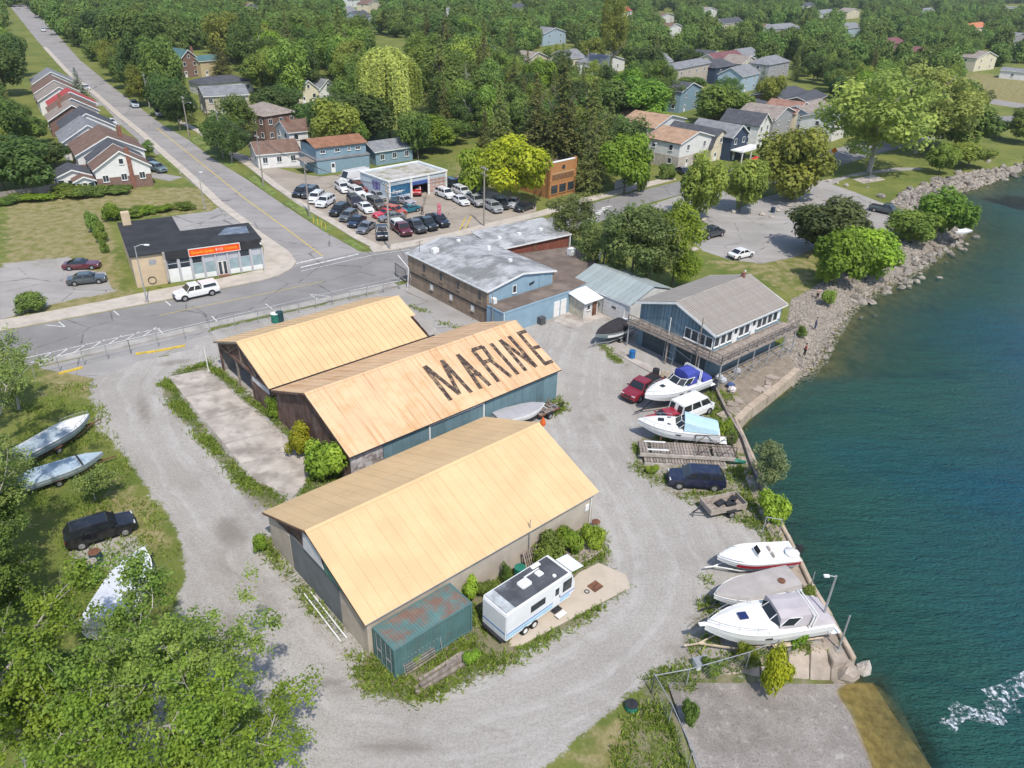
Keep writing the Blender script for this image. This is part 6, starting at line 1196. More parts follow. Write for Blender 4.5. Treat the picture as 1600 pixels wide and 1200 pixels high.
xs = 4.0; MB().b(xs,L,-0.22,-0.02,h-1.05,h).build('fascia', M_flat, sh_); MB().b(xs-0.25,xs+0.05,-0.5,-0.02,0.4,h+0.2).build('fin_wall', M_concw, sh_)
nb = 8; bw = (L-xs)/nb; M_pil = mat('grey_pilaster',(0.42,0.43,0.46),0.7,0.06); M_lowp = mat('white_shop_panel',(0.72,0.72,0.70),0.6,0.05)
for k in range(nb+1): MB().b(xs+k*bw-0.12 if k else xs+0.06,xs+k*bw+0.12,-0.2,0.01,0,h-1.05).build('pilaster', M_pil, sh_)
for k in range(nb):
    x0, x1 = xs+k*bw+0.15, xs+(k+1)*bw-0.15
    if k == 4:
        MB().b(x0,x1,-0.06,-0.01,2.15,h-1.08).build('panel', M_pil, sh_)
        for j in range(2): d = MB().b(x0+j*(x1-x0)/2+0.03,x0+(j+1)*(x1-x0)/2-0.03,-0.1,-0.02,0.05,2.1).build('door', M_white, sh_); MB().b(x0+j*(x1-x0)/2+0.12,x0+(j+1)*(x1-x0)/2-0.12,-0.115,-0.09,0.2,2.0).build('pane', M_glass, d)
        MB().b(x0-0.1,x1+0.1,-0.7,-0.1,0,0.12).build('step', M_brickr, sh_)
        continue
    lo = 1.95 if k < 2 else 0.75
    MB().b(x0,x1,-0.08,-0.01,0.05,lo).build('panel', M_lowp, sh_)
    w_ = MB().b(x0,x0+0.05,-0.07,-0.01,lo,h-1.08).b(x1-0.05,x1,-0.07,-0.01,lo,h-1.08).b(x0+0.05,x1-0.05,-0.07,-0.01,2.25 if k>1 else 2.6,2.33 if k>1 else 2.68).build('window', M_pil, sh_)
    MB().b(x0+0.05,x1-0.05,-0.045,-0.012,lo,2.25 if k > 1 else 2.6).build('pane', M_glassb if k > 1 else M_glass, w_); MB().b(x0+0.05,x1-0.05,-0.045,-0.012,2.33 if k > 1 else 2.68,h-1.08).build('pane', M_glass if k in (0,1,2,6) else M_pil, w_)
# fascia sign
sg = MB().b(0,6.6,-0.12,0,0,0.95).build('fascia_sign', mat('orange_red_sign',(0.72,0.085,0.012),0.5,0.12,0.7), sh_, (xs+2*bw-0.1,-0.24,h-0.9))
MB().b(-0.06,0,-0.15,0.0,-0.06,1.01).b(6.6,6.66,-0.15,0.0,-0.06,1.01).b(0,6.6,-0.15,0.0,0.95,1.01).b(0,6.6,-0.15,0.0,-0.06,0.0).build('sign_border', M_white, sg)
def text(body, size, m, parent, loc, rot, ext=0.01, name='sign_lettering', ital=0.0, sx=1.0):
    cu = bpy.data.curves.new(name, 'FONT'); cu.body = body; cu.size = size; cu.extrude = ext; cu.shear = ital; cu.align_x = 'LEFT'; cu.materials.append(m); cu.resolution_u = 3
    ob = bpy.data.objects.new(name+'_tmp', cu); COL.objects.link(ob); dg = bpy.context.evaluated_depsgraph_get(); me_ = bpy.data.meshes.new_from_object(ob.evaluated_get(dg)); bpy.data.objects.remove(ob)
    o = put(name, me_, parent, loc); o.rotation_euler = rot; o.scale = (sx,1,1); return o
M_ytext = mat('yellow_sign_letters',(0.80,0.50,0.03),0.6,0.05); M_wtext = mat('white_sign_letters',(0.75,0.70,0.66),0.6,0.05)
text("Gerrard's Garden,", 0.56, M_ytext, sg, (0.22,-0.13,0.28), (PI/2,0,0), ital=0.25, sx=0.72); text('B.Y.O', 0.5, M_wtext, sg, (3.42,-0.13,0.32), (PI/2,0,0), sx=0.8); MB().b(4.6,6.3,-0.128,-0.119,0.3,0.62).build('sign_band', mat('deep_orange_band',(0.75,0.19,0.015),0.6,0.2,3), sg)
MB().tube((L-0.1,-0.25,3.9),(L-0.1,-0.55,3.85),0.12,8).build('wall_lamp', M_white, sh_); MB().b(2.0,2.9,-0.03,0.0,2.9,3.6).build('vent_grille', M_steel, sh_)
p = G(240,447); sr = MB(); 
for q in range(10): a_ = 2*PI*q/10; sr.tube((0.5*math.cos(a_),0.1,0.7+0.5*math.sin(a_)),(0.5*math.cos(a_+0.63),0.1,0.7+0.5*math.sin(a_+0.63)),0.04,5)
tag(sr.build('hoop_rack', M_dark, None, (p.x,p.y,0.1), rz), 'dark hoop shaped bicycle rack by the tan shop wall', 'bike rack')
# ------------------------------------------------------------------ car dealer garage
a, rz, L = frame_ab((608,316),(698,297)); h = 3.7
dg_ = thing('dealer_garage', 'white flat roofed dealer garage with blue painted window among the cars', 'garage', (a.x,a.y,0), rz); M_dw = mat('dealer_wall',(0.46,0.52,0.56),0.7,0.08,1)
D = 9.0
MB().b(0,0.25,0.25,D,-0.1,h).b(L-0.25,L,0.25,D,-0.1,h).b(0.25,L-0.25,D-0.25,D,-0.1,h).b(0,L,0,0.25,2.85,h).build('wall', M_dw, dg_)
MB().b(0.25,L-0.25,0.25,D-0.25,h-0.35,h-0.2).build('roof', mat('mossy_flat_roof',(0.42,0.40,0.37),0.9,0.15,0.8,dirt=(0.18,0.165,0.07),dirt_amt=0.75,dscale=0.45), dg_)
MB().b(-0.15,L+0.15,-0.18,0.0,h-0.1,h+0.18).b(-0.15,0.12,0.0,D+0.1,h,h+0.2).b(L-0.12,L+0.15,0,D+0.1,h,h+0.2).b(-0.15,L+0.15,D+0.0,D+0.15,h,h+0.19).build('parapet_trim', M_white, dg_)
for x in (0.0,L*0.36,L*0.66,L-0.35): MB().b(x,x+0.4,-0.12,0.02,0,h-0.1).build('pillar', M_white, dg_)
w_ = MB().b(0.45,L*0.36-0.05,0.0,0.1,0.05,0.9).build('window', M_dw, dg_); pn = MB().b(0.45,L*0.36-0.05,0.02,0.08,0.9,2.85).build('pane', mat('blue_painted_glass',(0.03,0.12,0.22),0.3,0.3,1.2), w_); text('Enyas', 1.0, M_wtext, pn, (0.75,0.0,1.35), (PI/2,0,0), ital=0.3)
MB().b(0.02,3.6,0.0,0.01,1.6,1.7).build('trim_line', M_white, w_)
MB().b(L*0.36+0.42,L*0.66-0.02,-0.04,0.05,2.2,2.85).build('blue_banner', mat('blue_banner',(0.06,0.12,0.36),0.7), dg_)
gd = MB().b(L*0.66+0.42,L-0.4,0.02,0.1,0.05,2.85).build('garage_door', mat('salmon_panes',(0.52,0.30,0.23),0.6,0.2,2), dg_)
for q in range(5): MB().b(L*0.66+0.42,L-0.4,-0.02,0.02,0.05+q*0.66,0.17+q*0.66).build('rail', M_dw, gd)
for q in range(5): x = lerp(L*0.66+0.42,L-0.5,q/4); MB().b(x,x+0.1,-0.015,0.02,0.05,2.8).build('stile', M_dw, gd)
sgn = MB().b(-0.06,0,2.6,5.0,1.6,3.1).build('wall_sign', mat('blue_poster',(0.10,0.11,0.27),0.7,0.4,1.5,dirt=(0.4,0.3,0.45),dirt_amt=0.7,dscale=1.5), dg_)
fl_ = G(684,352); fb = thing('feather_flag', 'red and white feather flag banner with a dark tip at the lot edge', 'flag', (fl_.x,fl_.y,0)); MB().tube((0,0,0),(0,0,3.6),0.03).build('pole', M_dark, fb); MB().prism([(-0.28,0),(0.28,0),(0.3,2.6),(0.18,3.2),(-0.05,3.4),(-0.28,3.0)],-0.02,0.02).build('banner', mat('red_white_banner',(0.55,0.12,0.16),0.7,0.3,2,dirt=(0.7,0.65,0.65),dirt_amt=0.6,dscale=1.6), fb, (0.3,0,0.5)).rotation_euler = (PI/2,0,0)
# bollards and poles along the lot edge
def bollards(pts, m, label, grp):
    for q in pts: p = G(*q); tag(MB().tube((0,0,0),(random.uniform(-.05,.05),random.uniform(-.05,.05),1.1),0.075,8).build('bollard', m, None, (p.x,p.y,0.02)), label, 'bollard', grp)
bollards([(490,350),(497,353),(503,356),(509,359)], M_yell, 'yellow bollard on the grass strip beside the side street', 'yellow bollards on the grass strip'); 
for k,q in enumerate(((718,360),(727,358))): p = G(*q); tag(MB().tube((0,0,0),(1.0,0.6,2.1),0.09,8).build('guy_guard', M_yell, None, (p.x,p.y,0)), ['leaning yellow guy wire guard at the lot edge','second yellow guy wire guard beside the utility pole'][k], 'cable guard')
# ------------------------------------------------------------------ houses
def house(A, B, depth, h, rh, wall, roof, label, ridge='y', kind='gable', y0=0.0, win_n=(2,2), floors=1, chim=None, low=None, oh=0.35, group='houses of the neighbourhood', name='house', x0=0.0, lw=None, doorx=0.3, parapet=0):
    a, rz, L = frame_ab(A, B); L = lw or L
    o = thing(name, label, 'house' if name == 'house' else 'building', (a.x + math.cos(rz)*x0 - math.sin(rz)*y0, a.y + math.sin(rz)*x0 + math.cos(rz)*y0, 0), rz, group); D = depth
    if kind == 'gable' and ridge == 'y':
        for y in (0.0, D-0.15): MB().slab([(0,y,-0.2),(L,y,-0.2),(L,y,h),(L/2,y,h+rh-0.06),(0,y,h)], -0.15).build('wall', wall, o, recalc=True)
        MB().b(0,0.15,0.15,D-0.15,-0.2,h).b(L-0.15,L,0.15,D-0.15,-0.2,h).build('wall', wall, o)
    elif kind == 'gable':
        for x in (0.0, L-0.15): MB().slab([(x,0,-0.2),(x,D,-0.2),(x,D,h),(x,D/2,h+rh-0.06),(x,0,h)], 0.15).build('wall', wall, o, recalc=True)
        MB().b(0.15,L-0.15,0,0.15,-0.2,h).b(0.15,L-0.15,D-0.15,D,-0.2,h).build('wall', wall, o)
    else: MB().b(0,L,0,D,-0.2,h).build('wall', wall, o)
    if low:
        MB().b(-0.04,L+0.04,-0.04,0.0,-0.1,low[0]).b(-0.04,0.0,0.0,D,-0.1,low[0]).b(L,L+0.04,0,D,-0.1,low[0]).build('lower_wall', low[1], o)
    if kind == 'hip':
        e = oh; i = min(L,D)/2; r0, r1 = ((i,D/2),(L-i,D/2)) if L >= D else ((L/2,i),(L/2,D-i))
        z = h; V = [(-e,-e,z),(L+e,-e,z),(L+e,D+e,z),(-e,D+e,z),(r0[0],r0[1],z+rh),(r1[0],r1[1],z+rh)]
        Fc = [(0,1,5,4),(1,2,5),(2,3,4,5),(3,0,4)] if L >= D else [(0,1,4),(1,2,5,4),(2,3,5),(3,0,4,5)]
        rf = MB().add(V, Fc+[(0,3,2,1)]).build('roof', roof, o)
    elif kind == 'gable':
        rf = MB(); t_ = 0.14
        if ridge == 'y': 
            k = rh/(L/2); zz_ = h - k*oh
            rf.slab([(-oh,-oh,zz_),(L/2,-oh,h+rh),(L/2,D+oh,h+rh),(-oh,D+oh,zz_)],-t_); rf.slab([(L/2,-oh,h+rh),(L+oh,-oh,zz_),(L+oh,D+oh,zz_),(L/2,D+oh,h+rh)],-t_)
        else:
            k = rh/(D/2); zz_ = h - k*oh
            rf.slab([(-oh,-oh,zz_),(L+oh,-oh,zz_),(L+oh,D/2,h+rh),(-oh,D/2,h+rh)],t_); rf.slab([(-oh,D/2,h+rh),(L+oh,D/2,h+rh),(L+oh,D+oh,zz_),(-oh,D+oh,zz_)],t_)
        rf = rf.build('roof', roof, o, recalc=True)
        bb = MB()
        if ridge == 'y':
            for x0_, x1_, z0_, z1_ in ((-oh,L/2,zz_,h+rh),(L/2,L+oh,h+rh,zz_)): bb.slab([(x0_,-oh-0.03,z0_-0.16),(x1_,-oh-0.03,z1_-0.16),(x1_,-oh-0.03,z1_+0.08),(x0_,-oh-0.03,z0_+0.08)],0.03)
        else:
            bb.b(-oh,L+oh,-oh-0.04,-oh+0.0,zz_-0.1,zz_+0.1)
            for y0_, y1_, z0_, z1_ in ((-oh,D/2,zz_,h+rh),(D/2,D+oh,h+rh,zz_)): bb.slab([(L+oh,y0_,z0_-0.14),(L+oh,y1_,z1_-0.14),(L+oh,y1_,z1_+0.06),(L+oh,y0_,z0_+0.06)],0.04); bb.slab([(-oh,y0_,z0_-0.14),(-oh,y1_,z1_-0.14),(-oh,y1_,z1_+0.06),(-oh,y0_,z0_+0.06)],-0.04)
        bb.build('fascia', M_white, o, recalc=True)
    elif kind == 'gambrel':
        pr = [(-0.4,h-0.3),(L*0.14,h+rh*0.62),(L/2,h+rh),(L*0.86,h+rh*0.62),(L+0.4,h-0.3)]; rf = MB()
        for (x0_,z0_),(x1_,z1_) in zip(pr[:-1],pr[1:]): rf.slab([(x0_,-0.3,z0_),(x1_,-0.3,z1_),(x1_,D+0.3,z1_),(x0_,D+0.3,z0_)],-0.14)
        rf = rf.build('roof', roof, o, recalc=True)
        MB().slab([(0.1,0.1,h-0.1)]+[(x,0.1,z-0.1) for x,z in pr[1:4]]+[(L-0.1,0.1,h-0.1)],-0.1).build('wall', wall, o, recalc=True)
    else:
        rf = MB().b(-0.15,L+0.15,-0.15,D+0.15,h,h+0.25).build('roof', roof, o)
    if chim: cx, cy, ct_ = chim; MB().b(L*cx-0.35,L*cx+0.35,D*cy-0.35,D*cy+0.35,h*0.6,h+rh+ct_).build('chimney', M_brickr, rf)
    fh = h/floors
    for f in range(floors):
        zc = fh*f + fh*0.55
        for k in range(win_n[0]):
            x = L*(k+0.5)/win_n[0]
            if f == 0 and abs(x-L*doorx) < 0.9 and win_n[0] > 1: door(o,(x,-0.04,0.05),0.9,2.0,0); continue
            win(o,(x,-0.03,zc),0.9,1.1,0,mull=1 if L>8 else 0)
        for k in range(win_n[1]):
            y = D*(k+0.5)/win_n[1]; win(o,(-0.03,y,zc),0.9,1.1,-PI/2); win(o,(L+0.03,y,zc),0.9,1.1,PI/2)
    if kind in ('gable','gambrel') and ridge == 'y' and rh > 2.2: win(o,(L/2,-0.03,h+rh*0.35),0.7,0.9,0)
    return o
H = house
g1 = 'row houses along the side street'
RA, RB = (155.3,299.5), (240.0,290.0)
o = H(RA,RB,6.0,4.0,2.9,W_white,R_brown,'brick row house end with a big white gable and brick chimney','y',low=(2.3,W_brick),win_n=(3,0),group=g1); MB().b(5.6,6.3,-0.35,0.1,0,7.4).build('chimney', M_brickr, o)
H(RA,RB,4.6,4.0,2.9,W_white,R_dark,'row house section with a charcoal roof behind the white gable','y',y0=6.8,low=(2.3,W_brick),win_n=(2,1),group=g1)
H(RA,RB,12.0,4.2,3.0,W_white,R_brown,'row house with a wide brown roof behind the charcoal one','y',y0=12.4,x0=-1.4,lw=12.0,low=(2.3,W_brick),win_n=(2,2),chim=(0.75,0.5,0.6),group=g1)
H(RA,RB,6.0,2.6,1.1,W_white,R_dark,'low white rear wing with charcoal roof beside the white gable','y',x0=-6.2,y0=3.0,lw=5.6,win_n=(4,2),group=g1); H(RA,RB,2.8,2.3,0.7,W_white,R_brown,'small brown roofed porch wing at the back of the row house','y',x0=-3.6,y0=0.0,lw=3.2,win_n=(3,0),group=g1)
for y0_,d_,rf_,w_,l_ in ((27.5,11,R_grey,W_white,'grey roofed row house with white porch'),(41,10,R_dark,W_white,'charcoal roofed row house with a white dormer'),(53,8,R_taupe,W_brick,'taupe roofed row house next to the charcoal one'),(63,8,R_brown,W_white,'brown roofed row house next to the red roof'),(73,7,R_red,W_white,'row house with a bright red roof'),(82,10,R_taupe,W_white,'tall white row house with a taupe roof'),(95,11,R_brown,W_brick,'brown row house far up the side street'),(112,10,R_grey,W_white,'last grey row house before the street trees')):
    H(RA,RB,d_,3.8,3.0,w_,rf_,l_,'y',y0=y0_,x0=random.uniform(-2.5,-0.5),win_n=(2,2),group=g1,lw=10.5,chim=(0.3,0.6,0.4) if d_ == 8 else None)
g2 = 'houses behind the car lot'
H((418,224),(467,215),11.0,6.0,2.0,W_brick,R_taupe,'brown brick apartment block with a taupe hip roof','x','hip',win_n=(3,4),floors=2,group=g2); H((405,264),(470,258),7.0,3.0,1.7,W_white,R_brown,'low white house with a brown roof at the side street','x',win_n=(3,2),group=g2); H((455,243),(497,238),7.5,5.0,1.7,W_white,R_brown,'taller white house block with a brown roof and chimney','x',win_n=(2,2),floors=2,chim=(0.2,0.4,0.7),group=g2)
o = H((497,273),(578,262),9.0,2.7,0.25,W_blue,R_grey,'slate blue two storey building with an orange brown roof','x','flat',win_n=(0,0),group=g2); door(o,(3.4,-0.04,0.05),0.9,2.0,0)
a_, rz_, L_ = frame_ab((497,273),(578,262)); MB().b(0.4,L_-0.2,0.9,8.6,2.9,5.1).build('upper_wall', W_blue, o); MB().slab([(0.0,0.5,5.0),(L_+0.2,0.5,5.0),(L_+0.2,4.8,6.1),(0.0,4.8,6.1)],0.12).slab([(0,4.8,6.1),(L_+0.2,4.8,6.1),(L_+0.2,9,5.0),(0,9,5.0)],0.12).build('upper_roof', shingle('orange_brown_shingle',(0.25,0.125,0.075)), o)
for x_ in (1.8,5.0,7.6,9.6): win(o,(x_,0.87,4.2),1.0 if x_ != 7.6 else 0.5,0.6,0,mull=1)
MB().b(-2.6,0.0,0.5,5.0,2.5,2.65).build('balcony', M_wood, o); MB().path([(-2.5,0.6,3.5),(0,0.6,3.5)],0.04).path([(-2.5,0.6,2.6),(-2.5,0.6,3.5)],0.04).path([(-2.5,0.6,3.5),(-2.5,4.9,3.5)],0.04).build('balcony_rail', M_wood, o)
H((588,259),(645,250),6.5,3.0,1.3,W_blue,R_grey,'slate blue shed with a grey roof behind the dealer garage','x',win_n=(3,1),group=g2); H((545,222),(590,218),5.0,2.8,1.0,W_blue,R_brown,'brown roofed annexe behind the slate blue building','x',win_n=(2,1),group=g2)
H((325,184),(392,180),11.0,5.4,1.6,W_stone,R_grey,'pale stone building with a wide grey roof slope facing the street','x',win_n=(4,2),floors=2,group=g2); H((316,150),(396,143),9.0,3.2,1.6,W_white,R_dark,'long white bungalow with a charcoal hip roof','x','hip',win_n=(5,2),group=g2); H((316,121),(349,118),8.0,5.2,1.2,W_yel,R_teal,'yellow brick house with a teal roof','x',win_n=(2,1),floors=1,group=g2); H((284,122),(315,119),10.0,5.5,3.2,W_brick,R_teal,'brown gabled house with a teal roof','y',win_n=(2,2),floors=2,chim=(1.0,0.4,0.5),group=g2); H((258,150),(276,149),6.0,4.5,1.4,W_lb,R_grey,'pale blue house half hidden by the street trees','y',win_n=(1,1),group=g2)
H((468,163),(500,160),8.0,3.8,2.6,W_cream,R_teal,'small cream house with a teal gable','y',win_n=(2,1),group=g2); H((500,160),(528,156),8.0,3.6,2.6,W_white,R_grey,'grey gabled house beside the teal gable','y',win_n=(2,1),group=g2)
# orange brick facade building
a, rz, L = frame_ab((858,311),(897,301)); ob = thing('brick_facade_building', 'narrow orange brick building with a stepped parapet beside the yellow green tree', 'building', (a.x,a.y,0), rz); h = 6.6
MB().b(0,L,0,0.4,-0.2,h).build('facade', W_org, ob); MB().b(0.05,L-0.05,0.4,11,-0.2,h-1.4).build('wall', W_org, ob); MB().b(-0.05,L+0.05,0.45,11.1,h-1.4,h-1.15).build('roof', R_brown, ob); MB().b(-0.1,0.3,-0.1,0.45,-0.1,h+0.35).b(L-0.3,L+0.1,-0.1,0.45,-0.1,h+0.35).build('pier', W_org, ob); MB().b(0.3,L-0.3,-0.06,0.46,h,h+0.15).build('coping', M_white, ob)
MB().b(0.6,L-0.6,-0.08,0.0,3.4,4.3).build('facade_band', mat('brown_band',(0.19,0.10,0.05),0.8,0.3,3), ob); MB().b(0.5,L-0.5,-0.05,0.0,4.5,4.62).build('string_course', W_yel, ob); MB().tube((L/2,-0.04,5.5),(L/2,0.02,5.5),0.42,12).build('fanlight', M_glass, ob)
for k in range(3): win(ob,(L*(k+0.5)/3,-0.03,1.6),L/3-0.5,1.6,0,frame=W_org)
MB().b(0.8,1.6,5,5.8,h-1.3,h+0.3).build('chimney', M_brickr, ob)
g3 = 'houses beside the riverside trees'
H((1058,265),(1108,251),9.0,5.6,1.7,W_white,R_tan,'two storey white house with a tan roof nearest the street','y',win_n=(2,2),floors=2,low=(2.6,mat('beige_lower_wall',(0.45,0.4,0.35),0.85)),group=g3); H((1018,236),(1066,219),9.5,5.4,1.8,W_white,R_tan,'middle white house with a tan roof','y',win_n=(2,2),floors=2,group=g3); H((985,212),(1024,198),8.0,5.0,1.6,W_cream,R_tan,'small tan roofed house behind the spruces','y',win_n=(2,1),group=g3)
H((1109,253),(1133,247),13.0,3.2,3.6,W_cream,R_dark,'cream house with a charcoal gambrel roof','y','gambrel',win_n=(2,3),group=g3,lw=6.5)
o = H((1138,252),(1168,243),11.0,5.4,2.2,W_navy,R_grey,'navy house with a grey roof and a white railed balcony','y',win_n=(2,2),floors=2,group=g3,lw=7.5); MB().b(0,9.5,-3.2,-0.1,2.4,2.65).build('balcony', M_white, o); MB().path([(0.1,-3.1,3.6),(9.4,-3.1,3.6)],0.05).path([(9.4,-3.1,3.6),(9.4,-0.1,3.6)],0.05).path([(0.1,-3.1,2.6),(0.1,-3.1,3.6)],0.05).path([(5,-3.1,2.6),(5,-3.1,3.6)],0.05).build('balcony_rail', M_white, o)
for x_ in (0.3,4.5,9.2): MB().b(x_,x_+0.2,-3.1,-2.9,0,2.4).build('balcony_post', M_white, o)
H((1180,230),(1201,222),10.0,5.2,2.4,W_white,R_dark,'white house with a dark roof behind the navy house','y',win_n=(2,2),floors=2,group=g3,lw=7.5); H((1203,222),(1236,206),10.0,5.4,2.2,W_grey,R_taupe,'grey gabled house with a taupe roof','y',win_n=(2,2),floors=2,group=g3); H((1236,208),(1262,196),9.0,5.0,2.2,W_cream,shingle('red_brown_shingle',(0.27,0.15,0.11)),'cream gabled house with a red brown roof','y',win_n=(2,1),floors=2,group=g3); H((1150,200),(1180,190),9.0,3.4,1.4,W_brick,R_brown,'low brick house with a brown roof behind the round tree','x',win_n=(3,1),group=g3); H((1168,188),(1200,178),10.0,3.4,1.4,W_brick,R_dark,'low brick house with a charcoal roof','x','hip',win_n=(3,1),group=g3)
H((1222,172),(1262,160),11.0,3.2,1.3,W_brick,R_dark,'red brick bungalow with a charcoal roof','x',win_n=(4,2),group=g3); H((1262,178),(1288,165),8.0,3.2,1.3,W_brick,R_dark,'second charcoal roofed brick bungalow beside the big tree','x',win_n=(2,1),group=g3); H((1258,208),(1294,195),8.0,5.2,1.4,W_lb,R_taupe,'powder blue house beside the big riverside tree','x',win_n=(2,2),floors=2,group=g3); H((1298,222),(1330,210),9.0,5.2,1.5,W_white,R_grey,'white house glimpsed through the big riverside tree','x',win_n=(2,1),floors=2,group=g3)
H((1055,142),(1113,128),9.0,7.0,1.4,W_stone,R_grey,'two storey pale stone apartment block with a grey hip roof','x','hip',win_n=(5,2),floors=2,group='houses of the neighbourhood'); H((1060,177),(1092,168),8.0,6.0,2.0,W_blue,R_dark,'blue house with white trim above the round tree','y',win_n=(2,2),floors=2)
far = [((1103,108),(1128,103),W_white,R_dark,'white house with a dark gable beyond the apartment block'),((1118,120),(1160,112),W_cream,R_maroon,'long cream house with a maroon roof'),((1115,132),(1146,126),W_navy,R_dark,'dark house with a hip roof beside the stone block'),((1160,104),(1184,100),W_lb,R_grey,'pale blue house with a grey gable'),((1155,124),(1180,119),W_cream,R_taupe,'cream house with a taupe roof'),((1156,146),(1182,139),W_lb,R_grey,'pale blue house below the silver spruce'),
 ((930,118),(975,110),W_white,R_grey,'white house with a grey roof beside the bare tree'),((884,116),(912,112),W_cream,R_grey,'cream house with a grey roof behind the spruces'),((848,72),(884,68),W_lb,R_grey,'tall pale blue gabled house among the trees'),((1030,116),(1050,112),W_white,R_grey,'grey roofed house beside the dark round tree'),((738,105),(774,100),W_lb,R_grey,'slate roofed house right of the willow'),((760,100),(778,97),W_white,R_dark,'dark hip roofed house right of the willow'),
 ((822,112),(856,106),W_cream,R_taupe,'taupe roofed house behind the tall spruces'),((1208,62),(1254,57),W_grey,R_grey,'bungalow with a wide grey hip roof'),((1198,126),(1230,119),W_grey,R_grey,'grey hip roofed house by the dark trees'),((1284,30),(1312,27),W_white,R_grey,'white house with a pale roof on the skyline'),((1322,30),(1348,27),W_cream,R_taupe,'taupe roofed house on the skyline'),((1386,88),(1413,84),W_brick,R_maroon,'maroon hip roofed brick house'),((1432,99),(1455,95),W_cream,R_maroon,'small cream house with a maroon roof'),((1516,58),(1542,54),W_cream,R_orange,'house with an orange tile roof'),
 ((1574,76),(1604,72),W_grey,R_grey,'grey roofed house at the far right'),((1560,122),(1640,130),W_white,R_grey,'long white low building beside the far field'),((1520,112),(1552,108),W_cream,R_taupe,'taupe roofed outbuilding by the far field'),((1316,60),(1342,57),W_lb,R_grey,'pale house with a blue garden wall'),((1028,38),(1056,34),W_white,R_brown,'white gabled house with a brown roof far back'),((968,32),(986,29),W_white,R_red,'small white house with a red roof far back'),((1096,30),(1120,27),W_white,R_taupe,'white house far back among the trees'),((540,30),(558,27),W_white,R_grey,'white house at the back above the willow'),((575,20),(596,18),W_cream,R_brown,'cream house far back above the woods'),((545,12),(570,10),W_white,R_maroon,'white house with a maroon roof at the back'),((380,24),(405,21),W_white,R_maroon,'house with a pinkish roof behind the woods'),((1130,52),(1160,48),W_cream,R_dark,'dark roofed cream house with a gable among the trees'),((1182,62),(1210,58),W_white,R_brown,'white house with a brown gable among the trees'),((1440,26),(1462,24),W_white,R_grey,'white roofed house on the far skyline'),((1560,16),(1620,17),W_grey,R_taupe,'long low building on the far right skyline'),((1250,20),(1275,18),W_white,R_dark,'white house with dark roof on the skyline'),((690,30),(712,27),W_white,R_grey,'white house with a grey roof between the back trees'),((560,42),(580,40),W_lb,R_dark,'blue roofed house in the woods above the willow'),((1040,62),(1066,58),W_white,R_brown,'white house with a brown roof behind the slim trees'),((800,22),(822,20),W_white,R_dark,'white house with dark roof at the back centre')]
for k,(A_,B_,w_,r_,l_) in enumerate(far):
    a, rz, L = frame_ab(A_,B_); low_ = 'long' in l_ and 'low' in l_
    H(A_,B_,9.0,3.2 if low_ else (5.6 if k%3 else 4.2),2.4 if not low_ else 0.8,w_,r_,l_,'x' if k%2 else 'y','hip' if 'hip' in l_ else 'gable',win_n=(2,1),floors=1 if k%3 == 0 or low_ else 2,group='houses of the neighbourhood',lw=min(max(L,8.5),34))
# ------------------------------------------------------------------ utility poles, wires, street lamps
POLES = []
def utility(px, h, label, arm=True, lamp=False, can=False, m=None):
    p = G(*px); o = thing('utility_pole', label, 'utility pole', (p.x,p.y,0), R(35), 'utility poles along the streets'); m = m or mat('grey_pole_wood',(0.28,0.25,0.22),0.9,0.2,2)
    MB().tube((0,0,0),(0,0,h),0.16,8,0.11).build('shaft', m, o)
    if arm:
        for z_ in (h-0.4,h-1.3): MB().b(-0.06,0.06,-1.1,1.1,z_-0.06,z_+0.06).build('crossarm', m, o)
        for y_ in (-0.95,-0.4,0.4,0.95): MB().tube((0,y_,h-0.34),(0,y_,h-0.12),0.05,6).build('insulator', M_white, o)
    if can: MB().lathe([(0.22,0),(0.26,0.08),(0.26,0.75),(0.1,0.85)],10,(0.35,0,h-2.6)).build('transformer', M_steel, o)
    if lamp: MB().path([(0,0,h-1.8),(0.8,-1.4,h-1.1),(1.0,-2.0,h-1.1)],0.04).build('lamp_arm', M_steel, o); MB().box((1.05,-2.3,h-1.12),(0.25,0.6,0.12)).build('lamp_head', M_white, o)
    POLES.append((p.x,p.y,h)); return o
utility((609,390),10.2,'tall pale pole at the car lot corner',can=False,m=mat('pale_pole_wood',(0.38,0.34,0.29),0.9,0.2,2)); utility((756,354),10.0,'utility pole at the lot edge beside the yellow guy guards'); utility((484,340),9.6,'utility pole on the grass strip by the white SUVs'); utility((412,292),9.6,'utility pole beside the low white house'); utility((349,247),9.8,'utility pole on the verge by the side street trees'); utility((296,216),9.4,'utility pole with lamp near the stone building',lamp=True); utility((235,173),9.4,'utility pole with transformer by the street trees',can=True); utility((177,128),9.6,'utility pole far up the side street'); utility((998,288),9.6,'utility pole with transformer and lamp by the tan roof house',can=True,lamp=True); utility((1197,250),9.5,'utility pole between the riverside trees and the cream house'); utility((917,118),9.5,'pale pole in front of the bare tree',arm=False)
def wire(a, b, sag=0.8, dz=-0.1, dy=0):
    pts = [Vector(a).lerp(Vector(b),k/8) + Vector((0,0,-sag*4*(k/8)*(1-k/8))) for k in range(9)]; return pts
PNAME = ['lot corner pole','lot edge pole','grass strip pole','white house pole','verge pole','stone building pole','transformer pole','far street pole','tan roof house pole']
for i_, j_ in ((0,1),(1,8),(0,2),(2,3),(3,4),(4,5),(5,6),(6,7)):
    a, b = POLES[i_], POLES[j_]; mb = MB()
    for off in (-0.9,0.0,0.9): mb.path(wire((a[0]+off*0.6,a[1]-off*0.6,a[2]-0.15),(b[0]+off*0.6,b[1]-off*0.6,b[2]-0.15)),0.022,3)
    tag(mb.build('overhead_wire', M_dark), 'thin dark overhead wires from the %s to the %s' % (PNAME[i_],PNAME[j_]), 'wire', 'overhead street wires')
